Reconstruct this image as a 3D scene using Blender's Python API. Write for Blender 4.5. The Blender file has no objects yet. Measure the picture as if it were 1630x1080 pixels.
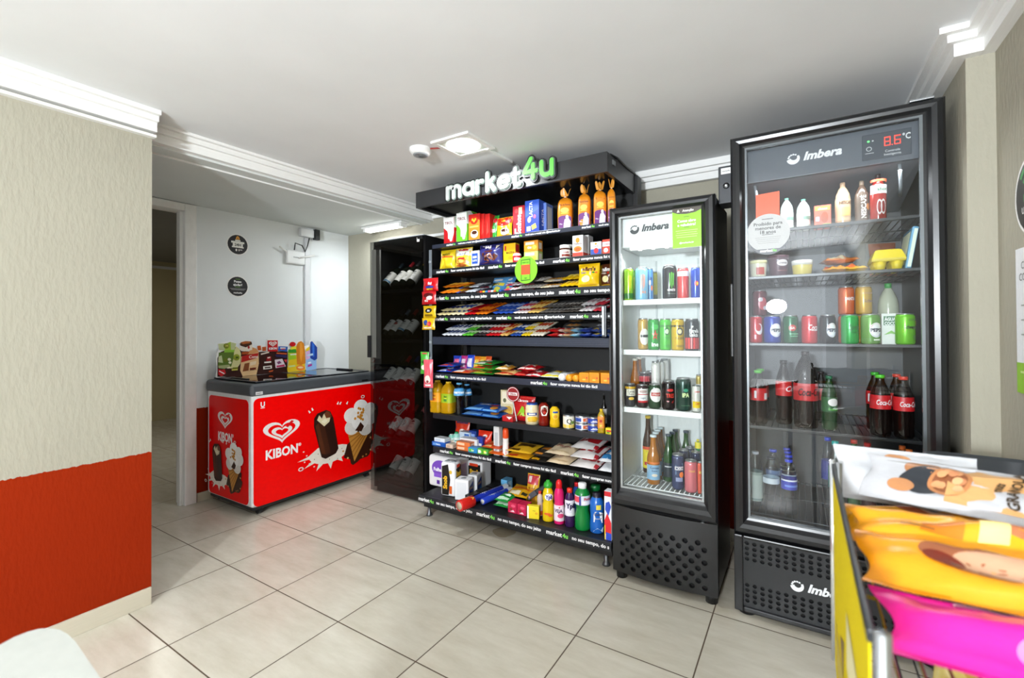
import bpy, bmesh, math, random
from math import sin, cos, pi, radians, sqrt
from mathutils import Vector, Matrix

# ------------------------------------------------------------------ camera
SC = bpy.context.scene
COL = SC.collection
CAM = Vector((3.49237, -1.28378, 1.25293))
FPX, PPX, PPY = 735.88, 815.0, 515.28
YAW, PITCH, ROLL = -0.560731, -0.0092037, -0.0057677
_r = Vector((cos(YAW), -sin(YAW), 0))
_f = Vector((sin(YAW)*cos(PITCH), cos(YAW)*cos(PITCH), -sin(PITCH)))
_u = _r.cross(_f)
RIGHT = cos(ROLL)*_r + sin(ROLL)*_u
UP = -sin(ROLL)*_r + cos(ROLL)*_u
FWD = _f
cam = bpy.data.cameras.new('camera')
cam.sensor_width = 36.0
cam.lens = FPX/1630*36
cam.shift_y = -(540-PPY)/1630
cam.clip_start = 0.02
cam.dof.use_dof = True
cam.dof.focus_distance = 2.9
cam.dof.aperture_fstop = 3.2
camo = bpy.data.objects.new('camera', cam)
COL.objects.link(camo)
m = Matrix.Identity(4)
for i in range(3):
    m[i][0] = RIGHT[i]; m[i][1] = UP[i]; m[i][2] = -FWD[i]; m[i][3] = CAM[i]
camo.matrix_world = m
SC.camera = camo

# ------------------------------------------------------------------ light
SC.view_settings.view_transform = 'Standard'
SC.view_settings.look = 'None'
SC.view_settings.gamma = 1
SC.view_settings.exposure = 0.08
w = bpy.data.worlds.new('daylight'); SC.world = w; w.use_nodes = True
w.node_tree.nodes['Background'].inputs[0].default_value = (0.90, 0.955, 1.0, 1)
w.node_tree.nodes['Background'].inputs[1].default_value = 2.6

def area(name, loc, size, power, rot=(0, 0, 0), color=(1, 1, 1), sy=None, spread=pi):
    l = bpy.data.lights.new(name, 'AREA'); l.energy = power; l.color = color
    l.shape = 'RECTANGLE' if sy else 'SQUARE'; l.size = size; l.spread = spread
    if sy: l.size_y = sy
    o = bpy.data.objects.new(name, l); COL.objects.link(o)
    o.location = loc; o.rotation_euler = rot
    return o
# fill lamp standing for daylight, added at an unseen window behind the camera
area('window_fill', (2.5, -3.95, 1.35), 2.5, 14, (radians(90), 0, 0), (0.90, 0.955, 1.0), 1.9)
# the recessed ceiling lamp in view, and unseen ones added behind the camera
for n, (x, y, p) in enumerate([(1.94, 0.69, 11), (2.3, -2.2, 8), (2.6, -3.4, 7)]):
    area('ceiling_and_fill_light', (x, y, 2.225), 0.16, p, (0, 0, 0), (0.92, 0.96, 1.0))
fl = area('photo_flash', (3.22, -3.4, 1.5), 0.22, 185, (radians(126), 0, 0), (0.90, 0.955, 1.0))
fl.data.shape = 'DISK'
area('tube_light', (0.42, 1.53, 2.09), 0.40, 8, (0, 0, 0), (0.90, 0.97, 1.0), 0.05)
area('fridge_light', (2.92, 1.03, 1.62), 0.34, 1.3, (radians(-22), 0, 0), (0.96, 0.99, 1.0), 0.03)
area('hall_fill', (-2.0, 0.8, 2.15), 0.5, 9, (0, 0, 0), (1, 0.97, 0.9))  # unseen lamp added to brighten the hall
area('fridge_light', (3.58, 1.03, 1.86), 0.5, 3.0, (radians(-15), 0, 0), (0.94, 0.98, 1.0), 0.03)

# ------------------------------------------------------------------ helpers
def at(px, py, ax, val):
    """the point seen at pixel (px, py) of the 1630 x 1080 frame on the plane axis = val"""
    d = RIGHT*((px-PPX)/FPX) - UP*((py-PPY)/FPX) + FWD
    return CAM + d*((val-CAM[ax])/d[ax])

def lin(h):
    h = h.lstrip('#')
    out = []
    for i in (0, 2, 4):
        c = int(h[i:i+2], 16)/255
        out.append(c/12.92 if c <= 0.04045 else ((c+0.055)/1.055)**2.4)
    return (*out, 1)

MATS = {}
def M(h, rough=0.4, metal=0.0, emit=0.0, noise=0.05):
    """plain procedural surface: a colour with a faint noise variation"""
    k = (h, rough, metal, emit)
    if k in MATS: return MATS[k]
    mt = bpy.data.materials.new('surface_'+h.lstrip('#')); mt.use_nodes = True
    nt = mt.node_tree; b = nt.nodes['Principled BSDF']
    c = lin(h)
    b.inputs['Roughness'].default_value = rough
    b.inputs['Metallic'].default_value = metal
    if emit:
        b.inputs['Base Color'].default_value = c
        b.inputs['Emission Color'].default_value = c
        b.inputs['Emission Strength'].default_value = emit
    else:
        n = nt.nodes.new('ShaderNodeTexNoise'); n.inputs['Scale'].default_value = 35
        mx = nt.nodes.new('ShaderNodeMix'); mx.data_type = 'RGBA'
        mx.inputs[6].default_value = c
        mx.inputs[7].default_value = tuple(x*(1-noise*3) for x in c[:3])+(1,)
        nt.links.new(n.outputs[0], mx.inputs[0]); nt.links.new(mx.outputs[2], b.inputs['Base Color'])
    mt.diffuse_color = c
    MATS[k] = mt
    return mt

def glass(name, tint=(1, 1, 1), refl=1.0, rough=0.0, ior=1.45):
    """thin clear sheet: see-through with a Fresnel reflection"""
    mt = bpy.data.materials.new(name); mt.use_nodes = True
    nt = mt.node_tree; nt.nodes.clear()
    o = nt.nodes.new('ShaderNodeOutputMaterial'); t = nt.nodes.new('ShaderNodeBsdfTransparent')
    g = nt.nodes.new('ShaderNodeBsdfGlossy'); fr = nt.nodes.new('ShaderNodeFresnel'); mx = nt.nodes.new('ShaderNodeMixShader')
    t.inputs[0].default_value = (*tint, 1); g.inputs['Roughness'].default_value = rough
    g.inputs[0].default_value = (refl, refl, refl, 1)
    fr.inputs[0].default_value = ior
    ge = nt.nodes.new('ShaderNodeNewGeometry'); iv = nt.nodes.new('ShaderNodeMath'); iv.operation = 'SUBTRACT'; iv.inputs[0].default_value = 1.0; nt.links.new(ge.outputs['Backfacing'], iv.inputs[1])
    mu = nt.nodes.new('ShaderNodeMath'); mu.operation = 'MULTIPLY'; nt.links.new(fr.outputs[0], mu.inputs[0]); nt.links.new(iv.outputs[0], mu.inputs[1])
    nt.links.new(mu.outputs[0], mx.inputs[0]); nt.links.new(t.outputs[0], mx.inputs[1]); nt.links.new(g.outputs[0], mx.inputs[2])
    nt.links.new(mx.outputs[0], o.inputs[0])
    MATS[name] = mt
    return mt

def link_obj(name, data, parent=None):
    o = bpy.data.objects.new(name, data); COL.objects.link(o)
    if parent: o.parent = parent
    return o

def tag(o, label=None, cat=None, group=None, kind=None):
    if label: o['label'] = label
    if cat: o['category'] = cat
    if group: o['group'] = group
    if kind: o['kind'] = kind
    return o

def thing(name, label, cat, loc=(0, 0, 0), rz=0, group=None):
    o = link_obj(name, None); o.location = loc; o.rotation_euler = (0, 0, rz); o.empty_display_size = 0.05
    return tag(o, label, cat, group)

def dup(o, parent=None):
    c = o.copy(); COL.objects.link(c); c.parent = parent
    for ch in o.children: dup(ch, c)
    return c

_TXT = {}
def text_tris(s, bold=0.012, shear=0.0, res=2, space=1.0):
    k = (s, bold, shear, res, space)
    if k in _TXT: return _TXT[k]
    cu = bpy.data.curves.new('t', 'FONT'); cu.body = s; cu.resolution_u = res; cu.offset = bold; cu.shear = shear; cu.space_character = space
    ob = bpy.data.objects.new('t', cu); me = ob.to_mesh()
    V = [(v.co.x, v.co.y) for v in me.vertices]; F = [tuple(p.vertices) for p in me.polygons]
    ob.to_mesh_clear(); bpy.data.objects.remove(ob); bpy.data.curves.remove(cu)
    if V:
        x0 = min(v[0] for v in V); x1 = max(v[0] for v in V)
        V = [((x-x0)/0.69, y/0.69) for x, y in V]; wd = (x1-x0)/0.69
    else: wd = 1
    _TXT[k] = (V, F, wd)        # capital height = 1, baseline at 0
    return _TXT[k]

_BOX = {}
def box_geo(sx, sy, sz, b, seg=2):
    k = (round(sx, 4), round(sy, 4), round(sz, 4), round(b, 4), seg)
    if k in _BOX: return _BOX[k]
    bm = bmesh.new(); bmesh.ops.create_cube(bm, size=1)
    for v in bm.verts: v.co = Vector((v.co.x*sx, v.co.y*sy, v.co.z*sz))
    if b > 0: bmesh.ops.bevel(bm, geom=bm.edges[:], offset=min(b, min(sx, sy, sz)*0.49), segments=seg, affect='EDGES', profile=0.6)
    bm.verts.index_update()
    r = ([v.co.copy() for v in bm.verts], [tuple(v.index for v in f.verts) for f in bm.faces])
    bm.free(); _BOX[k] = r
    return r

class Geo:
    def __init__(s): s.V = []; s.F = []; s.I = []; s.S = []; s.mats = []
    def mi(s, m):
        if isinstance(m, str): m = M(m)
        if m not in s.mats: s.mats.append(m)
        return s.mats.index(m)
    def add(s, V, F, m, smooth=False):
        n = len(s.V); k = s.mi(m)
        s.V += [Vector(v) for v in V]
        for f in F: s.F.append(tuple(i+n for i in f)); s.I.append(k); s.S.append(smooth)
        return s
    def box(s, x0, x1, y0, y1, z0, z1, m, b=0.0, seg=2):
        V, F = box_geo(abs(x1-x0), abs(y1-y0), abs(z1-z0), b, seg)
        c = Vector(((x0+x1)/2, (y0+y1)/2, (z0+z1)/2))
        return s.add([v+c for v in V], F, m)
    def lathe(s, prof, m, n=24, c=(0, 0), close=True, sq=0):
        V = []; F = []; k = len(prof)
        for r, z in prof:
            for i in range(n):
                a = 2*pi*i/n; q = 1
                if sq:
                    q = 1/((abs(cos(a))**sq+abs(sin(a))**sq)**(1/sq))
                V.append((c[0]+r*q*sin(a), c[1]-r*q*cos(a), z))
        for j in range(k-1):
            for i in range(n):
                i2 = (i+1) % n
                F.append((j*n+i, j*n+i2, (j+1)*n+i2, (j+1)*n+i))
        if close:
            F.append(tuple(range(n-1, -1, -1))); F.append(tuple((k-1)*n+i for i in range(n)))
        return s.add(V, F, m, True)
    def tube(s, pts, r, m, n=8):
        pts = [Vector(p) for p in pts]; V = []; F = []
        for i, p in enumerate(pts):
            t = (pts[min(i+1, len(pts)-1)]-pts[max(i-1, 0)]).normalized()
            a = t.orthogonal().normalized() if i == 0 else (a-t*a.dot(t)).normalized()
            b = t.cross(a)
            for j in range(n): V.append(p+r*(cos(2*pi*j/n)*a+sin(2*pi*j/n)*b))
        for i in range(len(pts)-1):
            for j in range(n):
                j2 = (j+1) % n; F.append((i*n+j, i*n+j2, (i+1)*n+j2, (i+1)*n+j))
        F.append(tuple(range(n-1, -1, -1))); F.append(tuple((len(pts)-1)*n+j for j in range(n)))
        return s.add(V, F, m, True)
    def rod(s, a, b, r, m, n=6): return s.tube([a, b], r, m, n)
    def prism(s, poly, ax, a, b, m):
        """extrude a 2-D outline along an axis from a to b"""
        def P(p, t):
            return {0: (t, p[0], p[1]), 1: (p[0], t, p[1]), 2: (p[0], p[1], t)}[ax]
        n = len(poly)
        V = [P(p, a) for p in poly]+[P(p, b) for p in poly]
        F = [tuple(range(n)), tuple(range(2*n-1, n-1, -1))]+[(i, (i+1) % n, n+(i+1) % n, n+i) for i in range(n)]
        return s.add(V, F, m)
    def build(s, name, parent=None, label=None, cat=None, group=None, kind=None, loc=None, rot=None):
        me = bpy.data.meshes.new(name)
        me.from_pydata([tuple(v) for v in s.V], [], s.F)
        for mt in s.mats: me.materials.append(mt)
        me.polygons.foreach_set('material_index', s.I)
        me.polygons.foreach_set('use_smooth', s.S)
        bm = bmesh.new(); bm.from_mesh(me)
        fs = [f for f in bm.faces if not f.hide]
        bmesh.ops.recalc_face_normals(bm, faces=fs); bm.to_mesh(me); bm.free()
        me.update()
        o = link_obj(name, me, parent)
        if loc is not None: o.location = loc
        if rot is not None: o.rotation_euler = rot
        return tag(o, label, cat, group, kind)

# printed surfaces: a surface maps (u, v) in metres to a point, with an offset along its normal
class Flat:
    def __init__(s, o, du, dv, w, h):
        s.o = Vector(o); s.u = Vector(du); s.v = Vector(dv); s.n = s.u.cross(s.v); s.w = w; s.h = h
    def __call__(s, u, v, d): return s.o+s.u*u+s.v*v+s.n*d
class Round:
    """band of a cylinder facing -Y; u runs along the arc"""
    def __init__(s, r, z0, h, c=(0, 0), span=None):
        s.r = r; s.z0 = z0; s.h = h; s.c = c; s.w = span or pi*r
    def __call__(s, u, v, d):
        a = (u-s.w/2)/s.r
        return Vector((s.c[0]+(s.r+d)*sin(a), s.c[1]-(s.r+d)*cos(a), s.z0+v))
class Pillow:
    def __init__(s, w, h, t, seed=0, crimp=0.05, slump=0.0, wr=1.0):
        s.w = w; s.h = h; s.t = t; s.k = crimp; s.sl = slump; s.wr = wr
        rd = random.Random(seed); s.ph = [rd.uniform(0, 6.28) for _ in range(8)]; s.fr = [rd.uniform(5, 13) for _ in range(4)]
    def pt(s, u, v, side, d=0.0):
        a = min(max(u/s.w, 0), 1); b = min(max(v/s.h, 0), 1)
        e = min(b, 1-b)
        f = (max(sin(pi*a), 0)**0.45)*(0 if e < s.k else min(1, ((e-s.k)/(0.5-s.k)))**0.36)
        if s.sl: f *= 1+s.sl*(0.5-b)
        wv = 0.05*s.wr*s.t*(sin(s.fr[0]*a+s.fr[1]*b+s.ph[0])+sin(s.fr[2]*a-s.fr[3]*b+s.ph[1])+0.7*sin(22*a+s.ph[2]+5*b))
        wv += 0.05*s.t*sin(40*a+s.ph[3])*(1 if e < s.k*2.5 else 0)
        nar = 1-0.05*sin(pi*b)
        x = (a-0.5)*s.w*nar+0.012*s.w*sin(7*b+s.ph[4])
        return Vector((x, side*(s.t/2*f)+wv*(0.25+f)*(1 if side < 0 else 0.6)+side*d, b*s.h))
    def __call__(s, u, v, d): return s.pt(u, v, -1, d)

class Sub:
    """a window on another surface"""
    def __init__(s, S, u0, v0, w, h): s.S = S; s.u0 = u0; s.v0 = v0; s.w = w; s.h = h
    def __call__(s, u, v, d): return s.S(s.u0+u, s.v0+v, d)

def decals(g, S, items, d0=0.0004, rough=0.4, res=None):
    """paint rectangles, ellipses, outlines and words on a printed surface; positions are fractions of it"""
    flat = isinstance(S, Flat) or (isinstance(S, Sub) and isinstance(S.S, Flat))
    for i, it in enumerate(items):
        d = d0*(1+0.55*i); kd, col = it[0], it[1]
        mt = col if not isinstance(col, str) else M(col, rough)
        if kd == 'r':
            u0, v0, u1, v1 = it[2:6]; n = 1 if flat else 8
            V = [S((u0+(u1-u0)*a/n)*S.w, (v0+(v1-v0)*b/n)*S.h, d) for b in range(n+1) for a in range(n+1)]
            g.add(V, [(b*(n+1)+a, b*(n+1)+a+1, (b+1)*(n+1)+a+1, (b+1)*(n+1)+a) for b in range(n) for a in range(n)], mt, not flat)
        elif kd == 'e':
            cu, cv, ru, rv = it[2:6]; N = 24; K = 1 if flat else 3
            V = [S(cu*S.w, cv*S.h, d)]
            for k in range(1, K+1):
                V += [S((cu+ru*k/K*cos(2*pi*a/N))*S.w, (cv+rv*k/K*sin(2*pi*a/N))*S.h, d) for a in range(N)]
            F = [(0, 1+a, 1+(a+1) % N) for a in range(N)]
            for k in range(1, K): F += [(1+(k-1)*N+a, 1+k*N+a, 1+k*N+(a+1) % N, 1+(k-1)*N+(a+1) % N) for a in range(N)]
            g.add(V, F, mt, not flat)
        elif kd == 'p':
            pts = it[2]; g.add([S(a*S.w, b*S.h, d) for a, b in pts], [tuple(range(len(pts)))], mt)
        elif kd == 'o':      # ring between two outlines
            A, B = it[2], it[3]; n = len(A)
            g.add([S(a*S.w, b*S.h, d) for a, b in A+B], [(k, (k+1) % n, n+(k+1) % n, n+k) for k in range(n)], mt)
        elif kd in ('t', 'ti', 'tv'):   # word centred at (cu, cv), capital height hv of the height, at most mw of the width
            cu, cv, hv, s = it[2:6]; mw = it[6] if len(it) > 6 else 0.9; bold = it[7] if len(it) > 7 else 0.015
            V, F, wd = text_tris(s, bold, 0.3 if kd == 'ti' else 0.0)
            if kd == 'tv':
                hh = hv*S.w; hh = min(hh, mw*S.h/wd)
                g.add([S(cu*S.w-(y-0.5)*hh, cv*S.h+(x-wd/2)*hh, d) for x, y in V], F, mt)
            else:
                hh = hv*S.h; hx = min(hh, mw*S.w/wd)
                if hx < 0.55*hh: hh = hx/0.55
                g.add([S(cu*S.w+(x-wd/2)*hx, cv*S.h+(y-0.5)*hh, d) for x, y in V], F, mt)
    return g

def heart(cx, cy, w, h, n=40, rot=0):
    P = []
    for i in range(n):
        t = 2*pi*i/n
        x = sin(t)**3; y = (13*cos(t)-5*cos(2*t)-2*cos(3*t)-cos(4*t)+2.6)/14.6
        P.append((cx+x*w/2, cy+y*h/2))
    return P

# ------------------------------------------------------------------ surfaces of the room
def wall_mat(name, top, low=None, z=0.69, bump=0.25):
    mt = bpy.data.materials.new(name); mt.use_nodes = True; nt = mt.node_tree; N = nt.nodes; L = nt.links
    b = N['Principled BSDF']; b.inputs['Roughness'].default_value = 0.8; b.inputs['Specular IOR Level'].default_value = 0.12
    geo = N.new('ShaderNodeNewGeometry')
    mp = N.new('ShaderNodeVectorMath'); mp.operation = 'MULTIPLY'; mp.inputs[1].default_value = (1, 1, 0.35)
    L.new(geo.outputs['Position'], mp.inputs[0])
    n1 = N.new('ShaderNodeTexNoise'); n1.inputs['Scale'].default_value = 70; n1.inputs['Detail'].default_value = 4
    n2 = N.new('ShaderNodeTexNoise'); n2.inputs['Scale'].default_value = 3; n2.inputs['Detail'].default_value = 5
    L.new(mp.outputs[0], n1.inputs['Vector']); L.new(geo.outputs['Position'], n2.inputs['Vector'])
    def two(c):
        mx = N.new('ShaderNodeMix'); mx.data_type = 'RGBA'; c = lin(c)
        mx.inputs[6].default_value = tuple(v*0.93 for v in c[:3])+(1,); mx.inputs[7].default_value = tuple(min(1, v*1.05) for v in c[:3])+(1,)
        L.new(n2.outputs[0], mx.inputs[0]); return mx.outputs[2]
    c = two(top)
    if low:
        cl = two(low)
        sp = N.new('ShaderNodeSeparateXYZ'); L.new(geo.outputs['Position'], sp.inputs[0])
        ad = N.new('ShaderNodeMath'); ad.operation = 'MULTIPLY_ADD'; ad.inputs[1].default_value = 0.014; L.new(n1.outputs[0], ad.inputs[0]); L.new(sp.outputs[2], ad.inputs[2])
        gt = N.new('ShaderNodeMath'); gt.operation = 'GREATER_THAN'; gt.inputs[1].default_value = z+0.007; L.new(ad.outputs[0], gt.inputs[0])
        mx = N.new('ShaderNodeMix'); mx.data_type = 'RGBA'; L.new(gt.outputs[0], mx.inputs[0]); L.new(cl, mx.inputs[6]); L.new(c, mx.inputs[7]); c = mx.outputs[2]
    L.new(c, b.inputs['Base Color'])
    if bump:
        bp = N.new('ShaderNodeBump'); bp.inputs['Strength'].default_value = bump; bp.inputs['Distance'].default_value = 0.01
        L.new(n1.outputs[0], bp.inputs['Height']); L.new(bp.outputs[0], b.inputs['Normal'])
    return mt

def floor_mat():
    mt = bpy.data.materials.new('beige_ceramic_tiles'); mt.use_nodes = True; nt = mt.node_tree; N = nt.nodes; L = nt.links
    b = N['Principled BSDF']
    geo = N.new('ShaderNodeNewGeometry'); sp = N.new('ShaderNodeSeparateXYZ'); L.new(geo.outputs['Position'], sp.inputs[0])
    def mth(op, a, bb=None, c=None):
        n = N.new('ShaderNodeMath'); n.operation = op
        for i, v in enumerate((a, bb, c)):
            if v is None: continue
            if isinstance(v, (int, float)): n.inputs[i].default_value = v
            else: L.new(v, n.inputs[i])
        return n.outputs[0]
    T = 0.45; lines = []; cells = []
    for ax in (0, 1):
        q = mth('DIVIDE', sp.outputs[ax], T); fr = mth('FRACT', q)
        lines.append(mth('ABSOLUTE', mth('SUBTRACT', fr, 0.5))); cells.append(mth('FLOOR', q))
    near = mth('MAXIMUM', lines[0], lines[1])
    gr = N.new('ShaderNodeMapRange'); gr.inputs[1].default_value = 0.4925; gr.inputs[2].default_value = 0.4958
    L.new(near, gr.inputs[0])
    cb = N.new('ShaderNodeCombineXYZ'); L.new(cells[0], cb.inputs[0]); L.new(cells[1], cb.inputs[1])
    wn = N.new('ShaderNodeTexWhiteNoise'); L.new(cb.outputs[0], wn.inputs['Vector'])
    sc = N.new('ShaderNodeVectorMath'); sc.operation = 'MULTIPLY_ADD'; sc.inputs[1].default_value = (1.2, 4.0, 1); L.new(geo.outputs['Position'], sc.inputs[0]); L.new(cb.outputs[0], sc.inputs[2])
    n1 = N.new('ShaderNodeTexNoise'); n1.inputs['Scale'].default_value = 3.5; n1.inputs['Detail'].default_value = 8; n1.inputs['Roughness'].default_value = 0.65; L.new(sc.outputs[0], n1.inputs['Vector'])
    rp = N.new('ShaderNodeValToRGB'); e = rp.color_ramp.elements
    e[0].position = 0.3; e[0].color = lin('BFB8A6'); e[1].position = 0.7; e[1].color = lin('D2CDBE')
    L.new(n1.outputs[0], rp.inputs[0])
    hs = N.new('ShaderNodeHueSaturation'); L.new(rp.outputs[0], hs.inputs['Color'])
    L.new(mth('MULTIPLY_ADD', wn.outputs[0], 0.07, 0.965), hs.inputs['Value'])
    # worn dirt where the fridges and shelves stand close to the floor, and a brown spill stain
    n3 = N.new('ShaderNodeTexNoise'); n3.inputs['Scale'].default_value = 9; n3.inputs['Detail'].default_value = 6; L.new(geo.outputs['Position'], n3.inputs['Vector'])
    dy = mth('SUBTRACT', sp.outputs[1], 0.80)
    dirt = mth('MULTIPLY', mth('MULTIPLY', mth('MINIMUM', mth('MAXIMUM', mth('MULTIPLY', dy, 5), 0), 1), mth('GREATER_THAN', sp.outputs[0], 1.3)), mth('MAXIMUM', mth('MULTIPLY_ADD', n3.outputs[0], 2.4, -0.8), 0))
    dst = N.new('ShaderNodeVectorMath'); dst.operation = 'DISTANCE'; dst.inputs[1].default_value = (1.93, 1.10, 0); L.new(geo.outputs['Position'], dst.inputs[0])
    ring = mth('MULTIPLY', mth('LESS_THAN', mth('ADD', dst.outputs['Value'], mth('MULTIPLY', n3.outputs[0], 0.09)), 0.115), 0.5)
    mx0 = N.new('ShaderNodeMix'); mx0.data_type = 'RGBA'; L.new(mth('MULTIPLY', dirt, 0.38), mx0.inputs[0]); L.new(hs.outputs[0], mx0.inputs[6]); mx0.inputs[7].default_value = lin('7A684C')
    mx1 = N.new('ShaderNodeMix'); mx1.data_type = 'RGBA'; L.new(ring, mx1.inputs[0]); L.new(mx0.outputs[2], mx1.inputs[6]); mx1.inputs[7].default_value = lin('7B6536')
    mx = N.new('ShaderNodeMix'); mx.data_type = 'RGBA'; L.new(gr.outputs[0], mx.inputs[0]); L.new(mx1.outputs[2], mx.inputs[6]); mx.inputs[7].default_value = lin('57493A')
    L.new(mx.outputs[2], b.inputs['Base Color'])
    L.new(mth('MULTIPLY_ADD', gr.outputs[0], 0.5, 0.24), b.inputs['Roughness'])
    bp = N.new('ShaderNodeBump'); bp.inputs['Strength'].default_value = 0.35; bp.inputs['Distance'].default_value = 0.003; bp.invert = True
    L.new(gr.outputs[0], bp.inputs['Height']); L.new(bp.outputs[0], b.inputs['Normal'])
    return mt

WHITE = M('F3F3F1', 0.5); BLACK = M('17181A', 0.35); CHAR = M('232528', 0.45); STEEL = M('B9BDC0', 0.3, 0.9)
BEIGE_RED = wall_mat('beige_over_red_stucco', 'A4A091', '8E2300', 0.692)
BEIGE = wall_mat('beige_stucco', 'A4A091')
PALE = wall_mat('pale_grey_paint', 'E4E8EA', '8E2300', 0.68, 0.05)
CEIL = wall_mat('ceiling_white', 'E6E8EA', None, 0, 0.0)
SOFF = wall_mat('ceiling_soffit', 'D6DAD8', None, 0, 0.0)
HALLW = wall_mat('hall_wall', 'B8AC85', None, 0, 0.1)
def struct(g, name, parent=None): return g.build(name, parent, kind='structure')
def S_box(name, *a, m=BEIGE): return struct(Geo().box(*a, m), name)
CZ = 2.25          # main ceiling
SZ = 2.157         # alcove soffit
S_box('floor', -4.4, 4.6, -4.2, 2.6, -0.1, 0, m=floor_mat())
S_box('ceiling', 0.80, 4.6, -4.2, 2.2, CZ, CZ+0.1, m=CEIL)
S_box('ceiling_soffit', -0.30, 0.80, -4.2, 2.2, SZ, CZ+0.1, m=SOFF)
S_box('wall_left', 0.83, 0.952, -4.0, -0.362, 0, CZ, m=BEIGE_RED)
g = Geo().prism([(-0.24, 1.675), (4.2, 1.765), (4.2, 1.9), (-0.24, 1.9)], 2, 0, CZ, BEIGE_RED)
struct(g, 'wall_back')
g = Geo(); g.box(-0.34, -0.24, 0.335, 1.9, 0, SZ, PALE); g.box(-0.34, -0.24, -4.0, -0.62, 0, SZ, PALE); g.box(-0.34, -0.24, -0.62, 0.335, 2.152, SZ, PALE)
struct(g, 'wall_alcove')
S_box('wall_right', 4.045, 4.2, -4.0, 0.87, 0, CZ, m=BEIGE_RED)
S_box('wall_pier', 3.972, 4.2, 0.87, 1.9, 0, CZ, m=BEIGE_RED)
GREYW = wall_mat('grey_paint', 'B4B4B0', None, 0, 0.1)
g = Geo(); g.box(0.83, 1.2, -4.15, -4.0, 0, CZ, GREYW); g.box(4.02, 4.2, -4.15, -4.0, 0, CZ, GREYW)
g.box(1.2, 4.02, -4.15, -4.0, 0, 0.4, GREYW); struct(g, 'wall_front')
# hall beyond the doorway
S_box('wall_hall_end', -4.2, -4.06, -1.6, 2.4, 0, 2.3, m=HALLW)
S_box('wall_hall_back', -4.2, -0.34, 2.2, 2.3, 0, 2.3, m=HALLW)
S_box('wall_hall_front', -4.2, -0.34, -1.7, -1.6, 0, 2.3, m=HALLW)
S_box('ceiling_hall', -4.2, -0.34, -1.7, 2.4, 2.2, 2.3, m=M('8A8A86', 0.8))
S_box('trim_hall', -4.06, -4.03, -1.6, 2.2, 2.10, 2.135, m=M('D8D8D4'))
# unseen window behind the camera, added for daylight and glass reflections
g = Geo()
for x in (1.2, 2.48, 3.97): g.box(x, x+0.05, -4.10, -4.05, 0.4, CZ, WHITE)
for z in (0.4, 2.2): g.box(1.2, 4.02, -4.10, -4.05, z, z+0.05, WHITE)
win = struct(g, 'unseen_window')
struct(Geo().box(1.25, 3.97, -4.08, -4.075, 0.45, 2.2, glass('window_glass')), 'window_glass', win)
# door frame in the alcove wall
g = Geo()
for y0, y1 in ((0.262, 0.338), (-0.62, -0.545)):
    g.box(-0.36, -0.222, y0, y1, 0, 2.152, WHITE, 0.006)
g.box(-0.36, -0.222, -0.545, 0.262, 2.10, 2.152, WHITE, 0.006)
g.box(-0.30, -0.26, 0.245, 0.264, 0, 2.10, WHITE)
door = struct(g, 'door_1')
# crowns
CR = [(0, 2.162), (0.036, 2.162), (0.036, 2.205), (0.056, 2.205), (0.056, 2.23), (0.08, 2.23), (0.08, 2.25), (0, 2.25)]
def crown(name, ax, base, sgn, a, b, bead=False, dz=0.0):
    g = Geo()
    g.prism([(base+sgn*p, z+(dz if z < 2.24 else 0)) for p, z in CR], ax, a, b, WHITE)
    if bead: g.prism([(base, 2.138), (base+sgn*0.03, 2.138), (base+sgn*0.03, 2.150), (base, 2.150)], ax, a, b, WHITE)
    return struct(g, name)
crown('trim_left', 1, 0.952, 1, -4.0, -0.355, True)
crown('trim_beam', 1, 0.80, 1, -0.5, 1.70, dz=0.006)
g = Geo(); g.box(0.70, 0.708, -0.5, 1.70, 2.148, SZ, WHITE); struct(g, 'trim_soffit')
crown('trim_back', 0, 1.735, -1, 0.8, 4.0, dz=-0.02)
g = Geo()
for p, z0, z1 in ((0.036, 2.162, 2.205), (0.056, 2.205, 2.23), (0.08, 2.23, 2.25)): g.box(3.972-p, 4.046-p, 0.87-p, 1.7, z0, z1, WHITE)
struct(g, 'trim_pier')
crown('trim_right', 1, 4.045, -1, -4.0, 0.872)
# baseboards of floor tile
TILE = M('CDC6B2', 0.35)
def basebd(name, *a): struct(Geo().box(*a, TILE, 0.003), name)
basebd('baseboard_left', 0.952, 0.964, -4.0, -0.365, 0, 0.078)
basebd('baseboard_alcove', -0.24, -0.228, 0.345, 1.67, 0, 0.065)
basebd('baseboard_back', 1.0, 3.96, 1.683, 1.698, 0, 0.07)

# ------------------------------------------------------------------ ceiling and wall fixtures
LAMP = M('FFFFFF', 0.3, 0, 9.0)
t = thing('ceiling_lamp', 'square white recessed ceiling lamp with a round glowing diffuser', 'lamp', (1.945, 0.695, CZ))
g = Geo(); a = 0.125
for x0, x1, y0, y1 in ((-a, a, -a, -0.1), (-a, a, 0.1, a), (-a, -0.1, -0.1, 0.1), (0.1, a, -0.1, 0.1)):
    g.box(x0, x1, y0, y1, -0.012, 0, WHITE, 0.002)
n = 32
V = []; F = []
for i in range(n):
    an = 2*pi*i/n; q = 1/max(abs(cos(an)), abs(sin(an)))
    V += [(0.1*q*cos(an), 0.1*q*sin(an), -0.006), (0.092*cos(an), 0.092*sin(an), -0.006)]
F = [(2*i, 2*((i+1) % n), 2*((i+1) % n)+1, 2*i+1) for i in range(n)]
g.add(V, F, M('DDE6DC', 0.3)); g.build('lamp_frame', t)
Geo().lathe([(0.0905, -0.010), (0.0905, -0.003)], LAMP, 32).build('diffuser', t)

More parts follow.
